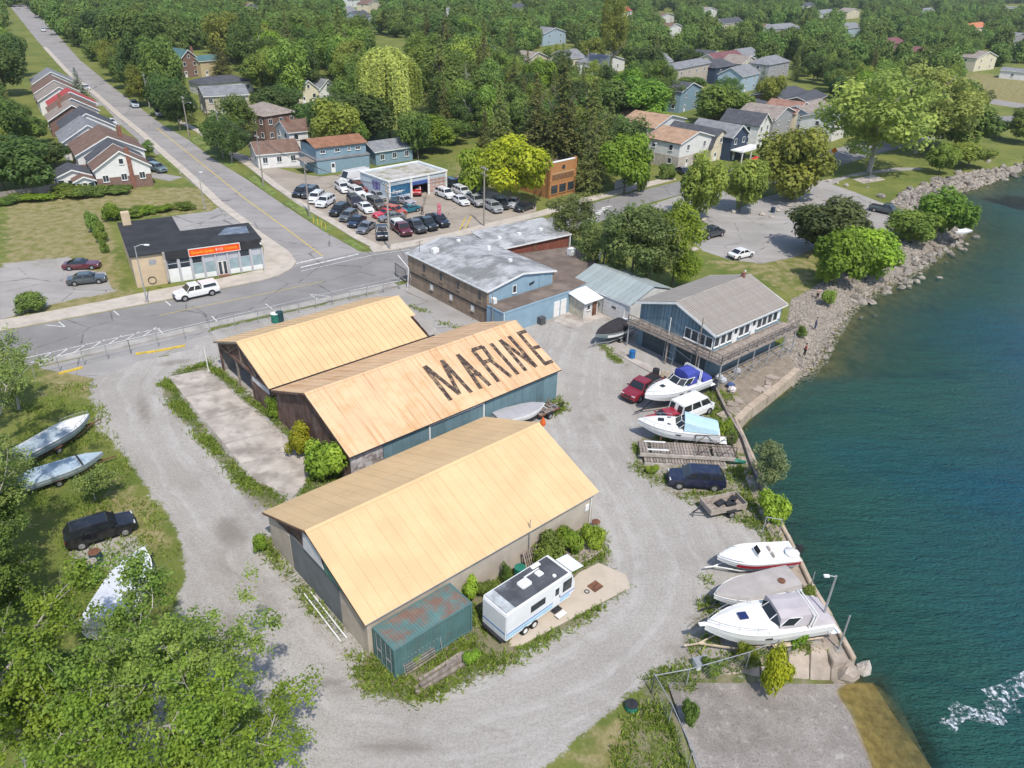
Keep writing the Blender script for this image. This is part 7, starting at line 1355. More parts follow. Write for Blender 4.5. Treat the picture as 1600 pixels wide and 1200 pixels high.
def lamp_post(px, h, label, reach=(1.4,-0.6)):
    p = G(*px); o = thing('street_lamp', label, 'street lamp', (p.x,p.y,0.1)); MB().tube((0,0,0),(0,0,h),0.1,8,0.06).build('shaft', M_steel, o); MB().path([(0,0,h-0.1),(reach[0]*0.5,reach[1]*0.5,h+0.15),(reach[0],reach[1],h+0.1)],0.04).build('arm', M_steel, o); MB().box((reach[0],reach[1],h+0.06),(0.6,0.25,0.12)).build('lamp_head', M_white, o); MB().b(-0.2,0.2,-0.2,0.2,0,0.25).build('base', M_conc, o)
lamp_post((230,473),7.4,'grey street lamp in front of the tan shop wall',(1.3,0.5)); lamp_post((320,327),6.2,'pale street lamp on the side street pavement behind the shop',(0.3,0.2)); lamp_post((806,500),0.01,'') if False else None
post((769,516),5.2,M_wood,'thin wooden pole in front of the brick workshop','pole',0.06); p = G(637,452); pp = thing('leaning_pole', 'white leaning mast beside the brick workshop corner', 'pole', (p.x,p.y,0)); MB().path([(0,0,0),(0.2,0.2,3.0),(-1.2,0.6,4.6)],0.06).build('mast', M_white, pp); MB().path([(0,0,0.2),(0.6,-0.4,1.6),(0.2,0.2,3.0)],0.03).build('stay', M_steel, pp)
p = G(640,440); gt = thing('driveway_gate', 'dark steel gate at the brick workshop drive', 'gate', (p.x-0.4,p.y-0.6,0), R(125)); MB().path([(0,0,0.1),(0,0,1.9),(3.2,0,1.9),(3.2,0,0.1),(0,0,0.1)],0.05).build('frame', M_dark, gt)
for k in range(8): MB().tube((0.35+k*0.36,0,0.1),(0.35+k*0.36,0,1.9),0.025,5).build('bar', M_dark, gt)
# wooden fences
def board_fence(pts, h, label, m=M_wood, step=0.35):
    P = [Vector(p) for p in W(pts)]; o = thing('board_fence', label, 'fence')
    for a, b in zip(P[:-1],P[1:]):
        n = max(1,round((b-a).length/step)); d = b-a; me_ = MB().box((0,0,h/2),(d.length/n-0.03,0.03,h)).mesh('board', m)
        for k in range(n): q = a.lerp(b,(k+0.5)/n); put('board', me_, o, (q.x,q.y,random.uniform(-.04,.02)), math.atan2(d.y,d.x))
    return o
board_fence([(-5,317),(60,308),(98,301)],1.8,'weathered board fence behind the row house garden'); board_fence([(344,236),(358,230),(372,226)],1.6,'orange brown board fence under the street trees',mat('orange_boards',(0.33,0.16,0.07),0.85,0.2,2,objvar=0.2))
board_fence([(960,296),(985,290),(998,286)],1.8,'pale board fence beside the street pole',mat('pale_boards',(0.5,0.5,0.5),0.85,0.1,2))
p = G(1300,250); bs = thing('warning_sign', 'orange diamond road sign beside the riverside street', 'sign', (p.x,p.y,0)); MB().tube((0,0,0),(0,0,2.4),0.05).build('post', M_steel, bs); MB().box((0,-0.06,2.2),(1.1,0.04,1.1),0,ry=PI/4).build('sign_plate', mat('orange_sign',(0.75,0.22,0.01),0.6), bs)
p = G(1207,333); barrel((1207,332),0.4,0.9,mat('blue_grey_bin',(0.03,0.05,0.09)),'dark blue bin on the lawn edge by the car park',cat='bin',name='bin')
p = G(1312,232); 
# red parasol by the navy house
p = G(1180,262); pa = thing('red_parasol', 'small red parasol in front of the navy house', 'parasol', (p.x,p.y,0)); MB().tube((0,0,0),(0,0,2.3),0.04).build('pole', M_white, pa); MB().lathe([(1.3,1.9),(0.7,2.25),(0.05,2.5)],8).build('canopy', mat('red_cloth',(0.55,0.02,0.03),0.8), pa)
# boulders edging the lawn by the car park
for k,(u,v) in enumerate(((1214,330),(1219,326),(1232,322),(1172,333),(1190,336),(1146,332),(1295,284),(1308,287),(1322,291),(1100,345),(1085,392),(1362,318),(1205,340))):
    p = G(u,v); s_ = random.uniform(0.4,0.7); tag(MB().blob((0,0,s_*0.3),(s_,s_*0.8,s_*0.6),k+30).build('edge_boulder', mat('pale_boulder',(0.4,0.36,0.31)), None, (p.x,p.y,0), k), 'pale boulder marking the lawn edge beside the riverside car park', 'boulder', 'boulders edging the car park lawn')
p = G(1358,279); struct(flat('paved_pad', [(1332,280),(1365,273),(1384,281),(1350,287)], 0.02, M_concw))
post((1355,293),7.0,M_steel,'thin steel mast on the paved pad in the park','pole',0.05); post((1530,178),9.0,M_steel,'slim street light beside the far road','street lamp',0.08)
# ------------------------------------------------------------------ people
def person(px, face, shirt, trousers, label, h=1.75, pose='stand', z=0.0):
    p = G(*px, z); f = G(*face, z); s = h/1.75; o = thing('person', label, 'person', (p.x,p.y,z), math.atan2(f.y-p.y,f.x-p.x)-PI/2, 'people on the shore and lot')
    J = {'pelvis':(0,0,0.95),'chest':(0,0.02,1.25),'neck':(0,0.02,1.47),'head':(0,0.04,1.62),'top':(0,0.03,1.74)}
    arm = {1:[(0.2,0.02,1.40),(0.27,0.08,1.13),(0.22,0.30,1.02 if pose != 'rod' else 1.10)],-1:[(-0.2,0.02,1.40),(-0.28,0.04,1.12),(-0.24,0.22 if pose == 'rod' else 0.10,0.95 if pose != 'rod' else 1.08)]}
    leg = {1:[(0.10,0,0.9),(0.12,0.06,0.50),(0.13,0.0,0.08),(0.14,0.16,0.03)],-1:[(-0.10,0,0.9),(-0.13,-0.02,0.48),(-0.15,-0.10,0.08),(-0.16,0.05,0.03)]}
    def skin(name, chains, m):
        vs, es, rs = [], [], []
        for ch in chains:
            for k,(q,r) in enumerate(ch):
                hit = next((i for i,v in enumerate(vs) if (Vector(v)-Vector(q)).length < 1e-4), None)
                if hit is None: vs.append(q); rs.append(r); hit = len(vs)-1
                if k: es.append((prev,hit))
                prev = hit
        me_ = bpy.data.meshes.new(name); me_.from_pydata(vs, es, []); me_.materials.append(m); ob = put(name, me_, o); ob.scale = (s,s,s)
        md = ob.modifiers.new('skin','SKIN'); 
        for k, sv in enumerate(me_.skin_vertices[0].data): sv.radius = (rs[k],rs[k]*0.85); sv.use_root = (k == 0)
        md2 = ob.modifiers.new('sub','SUBSURF'); md2.levels = 1; md2.render_levels = 1; return ob
    skinm = mat('skin',(0.42,0.25,0.18),0.7,0.1)
    skin('body', [[(J['pelvis'],.13),(J['chest'],.14),(J['neck'],.055),(J['head'],.10),(J['top'],.07)]] + [[(J['chest'],.14)]+[(a_,r_) for a_,r_ in zip(arm[g],(.055,.042,.035))] for g in (1,-1)] + [[(J['pelvis'],.13)]+[(a_,r_) for a_,r_ in zip(leg[g],(.09,.062,.045,.04))] for g in (1,-1)], skinm)
    skin('shirt', [[((0,0,0.93),.145),((0,0.02,1.25),.158),((0,0.02,1.43),.09)]] + [[((0,0.02,1.25),.158),(arm[g][0],.07),(tuple(lerp(arm[g][0][i],arm[g][1][i],0.7) for i in range(3)),.055)] for g in (1,-1)], shirt)
    skin('trousers', [[((0,0,0.95),.15),(leg[g][0],.105),(leg[g][1],.078),(tuple(lerp(leg[g][1][i],leg[g][2][i],0.85) for i in range(3)),.058)] for g in (1,-1)], trousers)
    MB().blob((0,0.01,1.69),(0.105,0.115,0.075),3,8,4,0.05).build('hair', M_dark, o, sc=None) if False else put('hair', MB().blob((0,0.01,1.685),(0.11,0.12,0.085),3,8,4,0.04).mesh('hair', mat('dark_hair',(0.03,0.02,0.015))), o, sc=(s,s,s))
    if pose == 'rod':
        rp_ = p; q = o.matrix_basis.to_3x3() @ Vector((0.22,0.3,1.05)); r_ = MB().tube((0,0,0),(0.3,1.8,1.2),0.015,4).build('fishing_rod', M_dark, None, (p.x+q.x,p.y+q.y,z+q.z), o.rotation_euler.z); tag(r_, 'thin fishing rod held by ' + label, 'fishing rod')
    return o
person((660,336),(640,345),mat('dark_shirt',(0.03,0.03,0.035)),mat('dark_trousers',(0.02,0.02,0.022)),'person in dark clothes standing in the car lot')
person((1276,468),(1290,480),mat('pale_pink_shirt',(0.5,0.36,0.33)),mat('dark_trousers',(0,0,0)),'person in a pale top on the stony beach below the trees',z=-0.1)
person((1273,515),(1300,520),mat('blue_grey_shirt',(0.1,0.14,0.22)),mat('blue_trousers',(0.06,0.09,0.17)),'person in blue on the stony beach',pose='rod',z=-0.3)
person((1256,557),(1280,560),mat('red_shirt',(0.35,0.02,0.03)),mat('dark_trousers',(0,0,0)),'person in a red top at the end of the beach',z=-0.3)
person((1507,352),(1530,356),mat('white_shirt',(0.6,0.6,0.6)),mat('grey_trousers',(0.2,0.2,0.22)),'person standing at the small moored boat',z=-0.9)
# ------------------------------------------------------------------ vegetation
def leaf_material(name, trans=0.36, rough=0.6):
    t = NT(name); oi = t.node('ShaderNodeObjectInfo'); at = t.node('ShaderNodeAttribute', attribute_name='tint')
    hs = t.node('ShaderNodeHueSaturation'); t.link(oi.outputs['Color'], hs.inputs['Color'])
    t.link(t.math('ADD', t.math('MULTIPLY', at.outputs['Fac'], 0.95), 0.52), hs.inputs['Value']); t.link(t.math('ADD', t.math('MULTIPLY', at.outputs['Fac'], -0.035), 0.515), hs.inputs['Hue'])
    hs2 = t.node('ShaderNodeHueSaturation'); t.link(hs.outputs[0], hs2.inputs['Color']); t.link(t.math('ADD', t.math('MULTIPLY', oi.outputs['Random'], 0.4), 0.8), hs2.inputs['Value']); t.link(t.math('ADD', t.math('MULTIPLY', oi.outputs['Random'], 0.03), 0.485), hs2.inputs['Hue'])
    t.done(hs2.outputs[0], rough, 0, 0.25)
    tr = t.node('ShaderNodeBsdfTranslucent'); hs3 = t.node('ShaderNodeHueSaturation'); hs3.inputs['Value'].default_value = 1.5; t.link(hs2.outputs[0], hs3.inputs['Color']); t.link(hs3.outputs[0], tr.inputs[0])
    mx = t.node('ShaderNodeMixShader'); mx.inputs[0].default_value = trans; t.link(t.bsdf.outputs[0], mx.inputs[1]); t.link(tr.outputs[0], mx.inputs[2]); t.link(mx.outputs[0], t.out.inputs['Surface'])
    return t.m
M_leaf = leaf_material('tree_leaves'); M_bark = mat('tree_bark',(0.17,0.14,0.115),0.95,0.25,2); M_barkp = mat('pale_bark',(0.36,0.33,0.29),0.95,0.2,2)
def quads_mesh(name, C, N, S, tint, rs, aspect=0.6, m=None, fold=0.0):
    """leaf-sized faces: centres C, facing N, size S, shade tint"""
    n = len(C); N = N/np.maximum(1e-6, np.linalg.norm(N,axis=1,keepdims=True)); r = rs.normal(size=(n,3)); U = np.cross(N,r); U /= np.maximum(1e-6,np.linalg.norm(U,axis=1,keepdims=True)); V = np.cross(N,U)
    S = np.asarray(S).reshape(-1,1)*np.ones((n,1))
    P = np.stack([C-U*S, C-V*S*aspect+N*S*0.12, C+U*S, C+V*S*aspect+N*S*0.12],1).reshape(-1,3)
    return raw_mesh(name, P, n, np.repeat(tint,4), m or M_leaf)
def raw_mesh(name, P, n, tint, m):
    me = bpy.data.meshes.new(name); me.vertices.add(len(P)); me.vertices.foreach_set('co', P.astype(np.float32).ravel()); me.loops.add(4*n); me.loops.foreach_set('vertex_index', np.arange(4*n,dtype=np.int32)); me.polygons.add(n); me.polygons.foreach_set('loop_start', np.arange(0,4*n,4,dtype=np.int32))
    a = me.attributes.new('tint','FLOAT','POINT'); a.data.foreach_set('value', tint.astype(np.float32)); me.materials.append(m); me.update(calc_edges=True); return me
def unit(rs, n):
    d = rs.normal(size=(n,3)); return d/np.linalg.norm(d,axis=1,keepdims=True)
def broadleaf(seed, lobes=26, per=400, leaf=0.060, squash=0.85, lobe_r=(0.24,0.42), hz=1.9, hollow=0.55):
    rs = np.random.default_rng(seed); C=[]; N=[]; T=[]; S=[]
    for k in range(lobes):
        d = unit(rs,1)[0]; d[2] = d[2]*0.9+0.12; rr = rs.uniform(0.42,0.80) if k > 3 else 0.25; c = d*rr; c[2]*=squash; lr = rs.uniform(*lobe_r)*(1.15-0.35*rr)
        n = int(per*(lr/0.33)**2); q = unit(rs,n); rad = lr*rs.uniform(hollow,1.0,size=(n,1))**0.5*(1+0.25*np.sin(7*q[:,:1]+k)*np.cos(6*q[:,1:2])); p = c + q*rad*np.array([1,1,0.8])
        C.append(p); N.append(q*0.8 + np.array([0,0,0.5]) + rs.normal(size=(n,3))*0.30); T.append(np.clip(rs.uniform(0.25,0.78) + rs.normal(size=n)*0.09,0,1)); S.append(leaf*rs.uniform(0.6,1.35,n))
    C = np.concatenate(C); C[:,2] = hz*(C[:,2]-C[:,2].min())/(C[:,2].max()-C[:,2].min()); r = np.percentile(np.hypot(C[:,0],C[:,1]),97); C[:,:2]/=r
    return quads_mesh('crown', C, np.concatenate(N), np.concatenate(S), np.concatenate(T), rs)
def conifer(seed, tiers=34, per=17, leaf=0.055, droop=0.35, sparse=0.0, hz=3.6):
    rs = np.random.default_rng(seed); C=[]; N=[]; T=[]; S=[]
    for i in range(tiers):
        z = i/tiers; R0 = (1-z)**0.85*rs.uniform(0.8,1.1)+0.02
        for k in range(max(4,int(per*(1-z*0.6)))):
            if rs.random() < sparse: continue
            a = rs.uniform(0,2*PI); R1 = R0*rs.uniform(0.65,1.1); n = max(5,int(30*R1)); u = rs.uniform(0.12,1,n); tt = rs.uniform(0.15,0.85)
            side = rs.normal(size=n)*0.13*R1*(1.1-u*0.5); x = R1*u; zz = z + 0.02 - droop*0.28*R1*u**1.6*0.6 + rs.normal(size=n)*0.008
            C.append(np.stack([x*math.cos(a)-side*math.sin(a), x*math.sin(a)+side*math.cos(a), zz],1)); N.append(np.array([0.5*math.cos(a),0.5*math.sin(a),0.9])+rs.normal(size=(n,3))*0.4); T.append(np.clip(tt+0.25*(u-0.5)+rs.normal(size=n)*0.12,0,1)); S.append(leaf*rs.uniform(0.6,1.3,n))
    C = np.concatenate(C); C[:,2] = np.clip(C[:,2],0,1.0)*hz
    return quads_mesh('crown', C, np.concatenate(N), np.concatenate(S), np.concatenate(T), rs, 0.45)
def willow(seed):
    rs = np.random.default_rng(seed); C=[];N=[];T=[];S=[]
    for k in range(1000):
        r = math.sqrt(rs.random()); a_ = rs.uniform(0,6.283); r *= 0.82+0.18*math.sin(5*a_+1); x, y = r*math.cos(a_), r*math.sin(a_); zt = 0.50+0.48*math.sqrt(max(0,1-0.82*r*r))*rs.uniform(0.9,1.0)+0.02*math.sin(9*a_); zb = rs.uniform(0.30,0.55) if r > 0.6 else rs.uniform(0.02,0.5) if rs.random() < 0.25 else rs.uniform(0.45,0.75)
        ln = max(0.06,zt-zb); n = int(95*ln)+12; u = np.sort(rs.random(n)); tt = rs.uniform(0.2,0.8)
        C.append(np.stack([x*(1+0.06*u)+rs.normal(size=n)*0.012, y*(1+0.06*u)+rs.normal(size=n)*0.012, zt-u*ln],1)); N.append(np.array([x,y,0.55])+rs.normal(size=(n,3))*0.35); T.append(np.clip(tt+rs.normal(size=n)*0.08,0,1)); S.append(0.034*rs.uniform(0.6,1.3,n))
    C=np.concatenate(C); C[:,2]*=2.6; return quads_mesh('crown',C,np.concatenate(N),np.concatenate(S),np.concatenate(T),rs,0.5)
def trunk_mesh(seed, spread=0.55, m=None, limbs=7, r=0.035):
    rd = random.Random(seed); mb = MB(); pts=[(0,0,0)]; 
    for k in range(1,6): pts.append((rd.uniform(-.03,.03)*k,rd.uniform(-.03,.03)*k,k*0.16))
    mb.path(pts,[r*1.35,r,r*0.9,r*0.75,r*0.55,r*0.3],7)
    for k in range(limbs):
        a = rd.uniform(0,2*PI); z = rd.uniform(0.28,0.65); L = spread*rd.uniform(0.6,1.0); p0=(0,0,z); p1=(L*0.5*math.cos(a),L*0.5*math.sin(a),z+0.14); p2=(L*math.cos(a+0.2),L*math.sin(a+0.2),z+0.27); mb.path([p0,p1,p2],[r*0.5,r*0.33,r*0.12],5)
    return mb.mesh('trunk', m or M_bark)
CR = {'broad':[broadleaf(11+k) for k in range(6)], 'airy':[broadleaf(31+k,52,420,0.042,0.95,(0.15,0.30),1.9,hollow=0.3) for k in range(3)], 'spruce':[conifer(51+k) for k in range(3)], 'pine':[broadleaf(61+k,58,340,0.046,1.0,(0.14,0.27),2.4,hollow=0.25) for k in range(2)], 'slim':[broadleaf(71+k,34,330,0.055,1.0,(0.2,0.36),2.8) for k in range(2)], 'willow':[willow(81)], 'bush':[broadleaf(91+k,16,260,0.085,0.8,(0.24,0.44),1.5) for k in range(3)], 'far':[broadleaf(101+k,16,110,0.10,0.85,(0.28,0.48),1.9) for k in range(5)]}
HZ = {'broad':1.9,'airy':1.9,'spruce':3.6,'pine':2.4,'slim':2.8,'willow':2.6,'bush':1.5,'far':1.9}
TR = [trunk_mesh(5+k) for k in range(4)]; TRP = [trunk_mesh(15,0.5,M_barkp)]
GREEN=(0.130,0.200,0.042); DARK=(0.086,0.142,0.036); MID=(0.165,0.238,0.042); BRIGHT=(0.165,0.265,0.028); YELG=(0.320,0.360,0.022); OLIVE=(0.235,0.280,0.050); LIME=(0.225,0.310,0.034); SPR=(0.150,0.170,0.048); PINE=(0.130,0.170,0.052); WIL=(0.400,0.440,0.110); PURP=(0.115,0.150,0.048); SILV=(0.23,0.27,0.20)
NT_ = [0]
def tree_w(x, y, h, r, kind, col, label, group=None, name='tree', clear=0.16, cat='tree', ry=None, z=0.0, seed=None):
    k = NT_[0]; NT_[0] += 1; rd = random.Random(k*7+3 if seed is None else seed)
    o = thing(name, label, cat, (x,y,z), rd.uniform(0,6.28), group)
    cl = {'spruce':0.03,'farspruce':0.03,'willow':0.02,'bush':0.02,'far':0.06}.get(kind, clear)
    t_ = put('trunk', (TRP if kind == 'airy' else TR)[k % (1 if kind == 'airy' else 4)], o, sc=(max(r*0.9,h*0.25),max(r*0.9,h*0.25),h*0.95))
    cm = CR[kind][k % len(CR[kind])]; c = put('crown', cm, o, (0,0,h*cl), sc=(r, ry or r*rd.uniform(0.88,1.08), h*(1-cl)/HZ[kind])); v = rd.uniform(0.85,1.15); c.color = (col[0]*v,col[1]*v,col[2]*v,1)
    return o
OCC = []
def tree(base, vtop, hw, kind, col, label, group=None, name='tree', cat='tree', clear=0.16):
    p = G(*base); h = height(base[0],base[1],vtop)*0.97; d = math.hypot(math.hypot(p.x,p.y),CAM_H); r = hw*d/FP*0.98; OCC.append((p.x,p.y,r)); return tree_w(p.x,p.y,h,r,kind,col,label,group,name,clear,cat)
T = tree
T((610,224),64,51,'willow',WIL,'tall weeping willow with long yellow green strands','landmark trees',name='weeping_willow')
T((565,232),137,56,'broad',DARK,'wide dark green tree in front of the willow'); T((508,222),150,36,'broad',(0.08,0.15,0.034),'dark bushy tree beside the brick apartment block'); T((665,236),175,40,'broad',BRIGHT,'light green tree to the right of the willow strands'); T((705,225),185,30,'broad',GREEN,'mid green tree between the light tree and the bare conifer'); T((425,192),132,30,'broad',DARK,'round dark tree behind the stone building'); T((448,178),130,24,'broad',DARK,'small dark tree behind the white SUV')
T((797,322),208,54,'broad',YELG,'bright yellow green tree at the end of the car lot','landmark trees'); T((740,300),228,26,'bush',LIME,'low yellow green shrub beside the dealer garage',name='shrub',cat='shrub')
for k,(b_,v_,w_) in enumerate((((875,272),98,58),((833,264),110,42),((920,276),116,50),((780,252),125,36),((948,252),155,34))): T(b_,v_,w_,'spruce',SPR,['tallest dark spruce behind the orange brick building','spruce left of the tallest one','broad spruce right of the tallest one','spruce beside the yellow green tree','shorter spruce at the right of the dark group'][k],'tall spruces behind the orange brick building',name='spruce_tree')
T((975,302),203,42,'broad',BRIGHT,'bright green maple left of the tan roof house'); T((1000,208),118,46,'broad',(0.125,0.205,0.026),'broad bright green tree behind the tan roofs'); T((950,205),122,44,'broad',GREEN,'green tree between the spruces and the broad bright one'); T((1120,197),128,44,'broad',MID,'large round green tree above the gambrel house'); T((1007,130),66,28,'broad',DARK,'dense dark round tree behind the bare tree'); T((1080,142),118,20,'broad',GREEN,'small round tree in front of the stone apartment block'); T((1070,112),72,22,'broad',DARK,'dark tree behind the stone apartment block')
T((1186,158),100,18,'spruce',SILV,'silver blue spruce beside the low houses',name='spruce_tree'); T((1005,300),245,12,'bush',GREEN,'bush beside the pale board fence',name='shrub',cat='shrub'); T((1040,280),255,14,'bush',GREEN,'low bush below the tan roof house',name='shrub',cat='shrub')
g = 'pines beside the tar roof'
T((890,392),298,40,'pine',PINE,'dark pine at the corner of the red walled building',g,name='pine_tree'); T((1012,456),325,40,'pine',(0.13,0.17,0.05),'pine between the largest pine and the slender tree',g,name='pine_tree'); T((985,452),308,58,'pine',PINE,'largest dark pine behind the garage',g,name='pine_tree'); T((940,436),328,40,'pine',(0.13,0.17,0.05),'smaller pine left of the largest pine',g,name='pine_tree'); T((1050,448),308,38,'slim',LIME,'yellow green slender tree beside the largest pine',g); T((1068,452),385,22,'slim',BRIGHT,'bright green young tree on the park lawn edge',g)
g = 'riverside park trees'
T((1090,346),234,36,'broad',OLIVE,'upright park tree nearest the crossing',g); T((1155,330),244,36,'broad',OLIVE,'round park tree between the upright tree and the tall one',g); T((1238,310),190,54,'broad',OLIVE,'tall yellowish park tree beside the car park',g,clear=0.02); T((1357,270),96,78,'airy',(0.27,0.335,0.075),'giant spreading tree by the riverside path',g); T((1430,240),88,62,'airy',(0.27,0.325,0.08),'second giant tree with a pale trunk behind the spreading one',g); T((1490,236),158,44,'broad',GREEN,'dark green tree right of the giant trees',g); T((1466,272),222,20,'broad',MID,'young round tree beside the park path',g,clear=0.2); T((1512,262),222,30,'broad',OLIVE,'low spreading tree near the rocks',g,clear=0.25); T((1552,215),184,18,'broad',DARK,'small dark tree beside the far road',g); T((1600,225),165,26,'broad',GREEN,'green tree at the far right of the park',g)
g = 'shore trees above the rocks'
T((1285,396),305,58,'broad',PURP,'dark bronze green tree at the car park edge',g,clear=0.08); T((1302,446),352,42,'broad',BRIGHT,'bright green tree above the stony beach',g,clear=0.06); T((1348,432),350,42,'broad',(0.2,0.29,0.03),'yellow green tree beside the bright green one',g,clear=0.05); T((1425,380),328,36,'broad',MID,'round green tree above the riprap',g,clear=0.05); T((1462,368),292,42,'broad',(0.16,0.25,0.035),'green tree at the tip of the shore',g,clear=0.05)
g = 'trees left of the row houses'
T((45,302),208,48,'broad',DARK,'broad dark tree at the garden fence',g); T((5,296),215,45,'broad',(0.08,0.15,0.034),'dark tree at the far left edge',g); T((20,215),150,30,'broad',GREEN,'mid green tree behind the row house gardens',g); T((10,150),62,28,'broad',DARK,'dark tree left of the side street',g); T((30,120),45,18,'broad',DARK,'slim dark tree at the top of the row',g); T((235,248),217,9,'slim',GREEN,'small street tree in front of the brick row house',g); T((128,160),104,18,'spruce',SILV,'silvery spruce in the row house front garden',g,name='spruce_tree')
T((88,262),222,26,'broad',DARK,'dark garden tree behind the low white rear wing',g); T((55,225),178,22,'broad',GREEN,'green garden tree behind the grey row house',g); T((205,238),226,7,'bush',GREEN,'small front garden bush beside the brown row house',g,name='shrub',cat='shrub'); T((150,180),168,8,'bush',MID,'round bush in a row house front garden',g,name='shrub',cat='shrub')
g = 'trees along the side street'
T((226,152),45,30,'broad',DARK,'big dark street tree beside the side street bend',g); T((258,168),50,32,'broad',GREEN,'big green street tree by the pale blue house',g); T((282,205),128,24,'broad',DARK,'dark street tree in front of the pale stone building',g); T((350,240),172,30,'broad',GREEN,'green tree over the orange board fence',g); T((192,108),16,26,'broad',DARK,'dark tree further up the side street',g); T((232,110),8,40,'broad',GREEN,'large green tree in the street side woods',g); T((263,185),162,6,'slim',DARK,'thin cypress beside the drive',g); T((271,185),165,5,'slim',DARK,'second thin cypress beside the drive',g); T((348,122),62,22,'spruce',SPR,'dark spruce behind the yellow brick house',g,name='spruce_tree'); T((155,76),12,24,'broad',DARK,'dark tree overhanging the far side street',g)
g = 'bushes on the vacant lot'
T((45,487),460,23,'bush',GREEN,'round green bush at the main street pavement',g,name='shrub',cat='shrub')
for k,(u,v,vt,w_) in enumerate(((150,362,328,10),(160,378,345,9),(172,345,318,14),(190,340,322,16),(210,338,322,16),(232,335,320,14),(170,300,290,30),(110,305,288,26),(60,312,300,20),(140,306,290,22),(290,327,315,16),(255,330,318,14),(20,318,305,18),(165,395,372,6))): T((u,v),vt,w_,'bush',[GREEN,MID,BRIGHT][k%3],['bush at the shop rear corner nearest the chimney','bush below the one by the chimney','bush behind the shop roof at the chimney end','round bush behind the middle of the shop roof','bush behind the shop roof notch','last bush of the row behind the shop','wide bush in front of the big white gable','wide bush below the low white rear wing','bush at the end of the board fence','bush between the rear wing and the white gable','bush beside the pale street lamp behind the shop','bush behind the paved shop yard','bush below the board fence at the picture edge','slim bush against the tan shop side wall'][k],g,name='shrub',cat='shrub')
g = 'shrubs in the yard'
yb = [((465,712),660,22,YELG,'yellow green shrub at the MARINE shed gable'),((508,752),690,34,LIME,'large lime shrub at the corner of the MARINE shed'),((432,652),615,14,BRIGHT,'shrub where the two shed gables meet'),((1190,770),685,26,(0.20,0.26,0.11),'pale green sapling leaning over the sea wall'),((1205,812),765,24,LIME,'lime green shrub on the sea wall'),((1203,1078),1012,20,YELG,'yellow green bush on the retaining wall'),((1125,690),648,14,BRIGHT,'bright shrub behind the pale blue cruiser'),((1020,740),728,10,LIME,'weedy shrub under the raised dock'),((790,912),878,9,GREEN,'slim shrub against the front shed wall'),((730,935),900,16,LIME,'leafy shrub between container and caravan'),((760,930),905,16,MID,'second leafy shrub between container and caravan'),((855,880),835,26,MID,'tall weeds bush at the front shed wall'),((890,860),820,24,BRIGHT,'bright bush at the front shed far corner'),((925,855),815,18,LIME,'yellowish bush at the shed corner drum'),((1165,1034),1004,16,LIME,'weed bush behind the cruiser fence'),((1238,1010),974,18,BRIGHT,'green bush at the cruiser stern'),((1255,945),918,16,MID,'shrub on the sea wall by the covered boat'),((1112,1052),1026,14,MID,'weed bush by the white box'),((405,862),838,12,BRIGHT,'bush at the front shed left corner'),((1290,475),450,12,MID,'small shrub at the top of the stony beach'),((1252,525),508,8,GREEN,'lone shrub on the stony beach'),((1140,700),670,10,GREEN,'shrub beside the timber wall'),((1075,1130),1090,12,GREEN,'weed clump on the ramp fence'),((650,1035),1020,10,BRIGHT,'weeds at the container side'),((735,1035),1012,14,BRIGHT,'weed bush behind the timber pile')]
for b_,v_,w_,c_,l_ in yb: T(b_,v_,w_,'slim' if 'sapling' in l_ else 'bush',c_,l_,g,name='shrub',cat='shrub')
# bare conifer beside the willow
p = G(728,198); bt = thing('bare_tree', 'dead pale conifer with bare branches right of the willow', 'tree', (p.x,p.y,0), 0, 'landmark trees'); hh = height(728,198,98); mb = MB(); mb.tube((0,0,0),(0,0,hh),0.22,7,0.04).build('trunk', M_barkp, bt); mb = MB(); rd = random.Random(4)
for k in range(46): z_ = hh*rd.uniform(0.2,0.9); a_ = rd.uniform(0,6.28); l_ = (hh-z_)*0.30+0.6; mb.tube((0,0,z_),(l_*math.cos(a_),l_*math.sin(a_),z_-0.12*l_),0.045,4,0.012)
mb.build('branches', M_barkp, bt)
p = G(953,120); bt = thing('bare_tree', 'tall bare branched tree with a pale trunk behind the houses', 'tree', (p.x,p.y,0), 0, 'landmark trees'); hh = height(953,120,35); MB().tube((0,0,0),(0,0,hh*0.6),0.5,7,0.3).build('trunk', M_barkp, bt); mb = MB()
for k in range(26): z_ = hh*rd.uniform(0.3,0.6); a_ = rd.uniform(0,6.28); l_ = hh*rd.uniform(0.15,0.3); mb.path([(0,0,z_),(l_*0.5*math.cos(a_),l_*0.5*math.sin(a_),z_+hh*0.15),(l_*math.cos(a_),l_*math.sin(a_),z_+hh*0.32)],[0.16,0.1,0.03],4)
mb.build('branches', M_barkp, bt); c = put('crown', CR['airy'][0], bt, (0,0,hh*0.35), sc=(hh*0.3,hh*0.3,hh*0.65)); c.color = (*OLIVE,1)
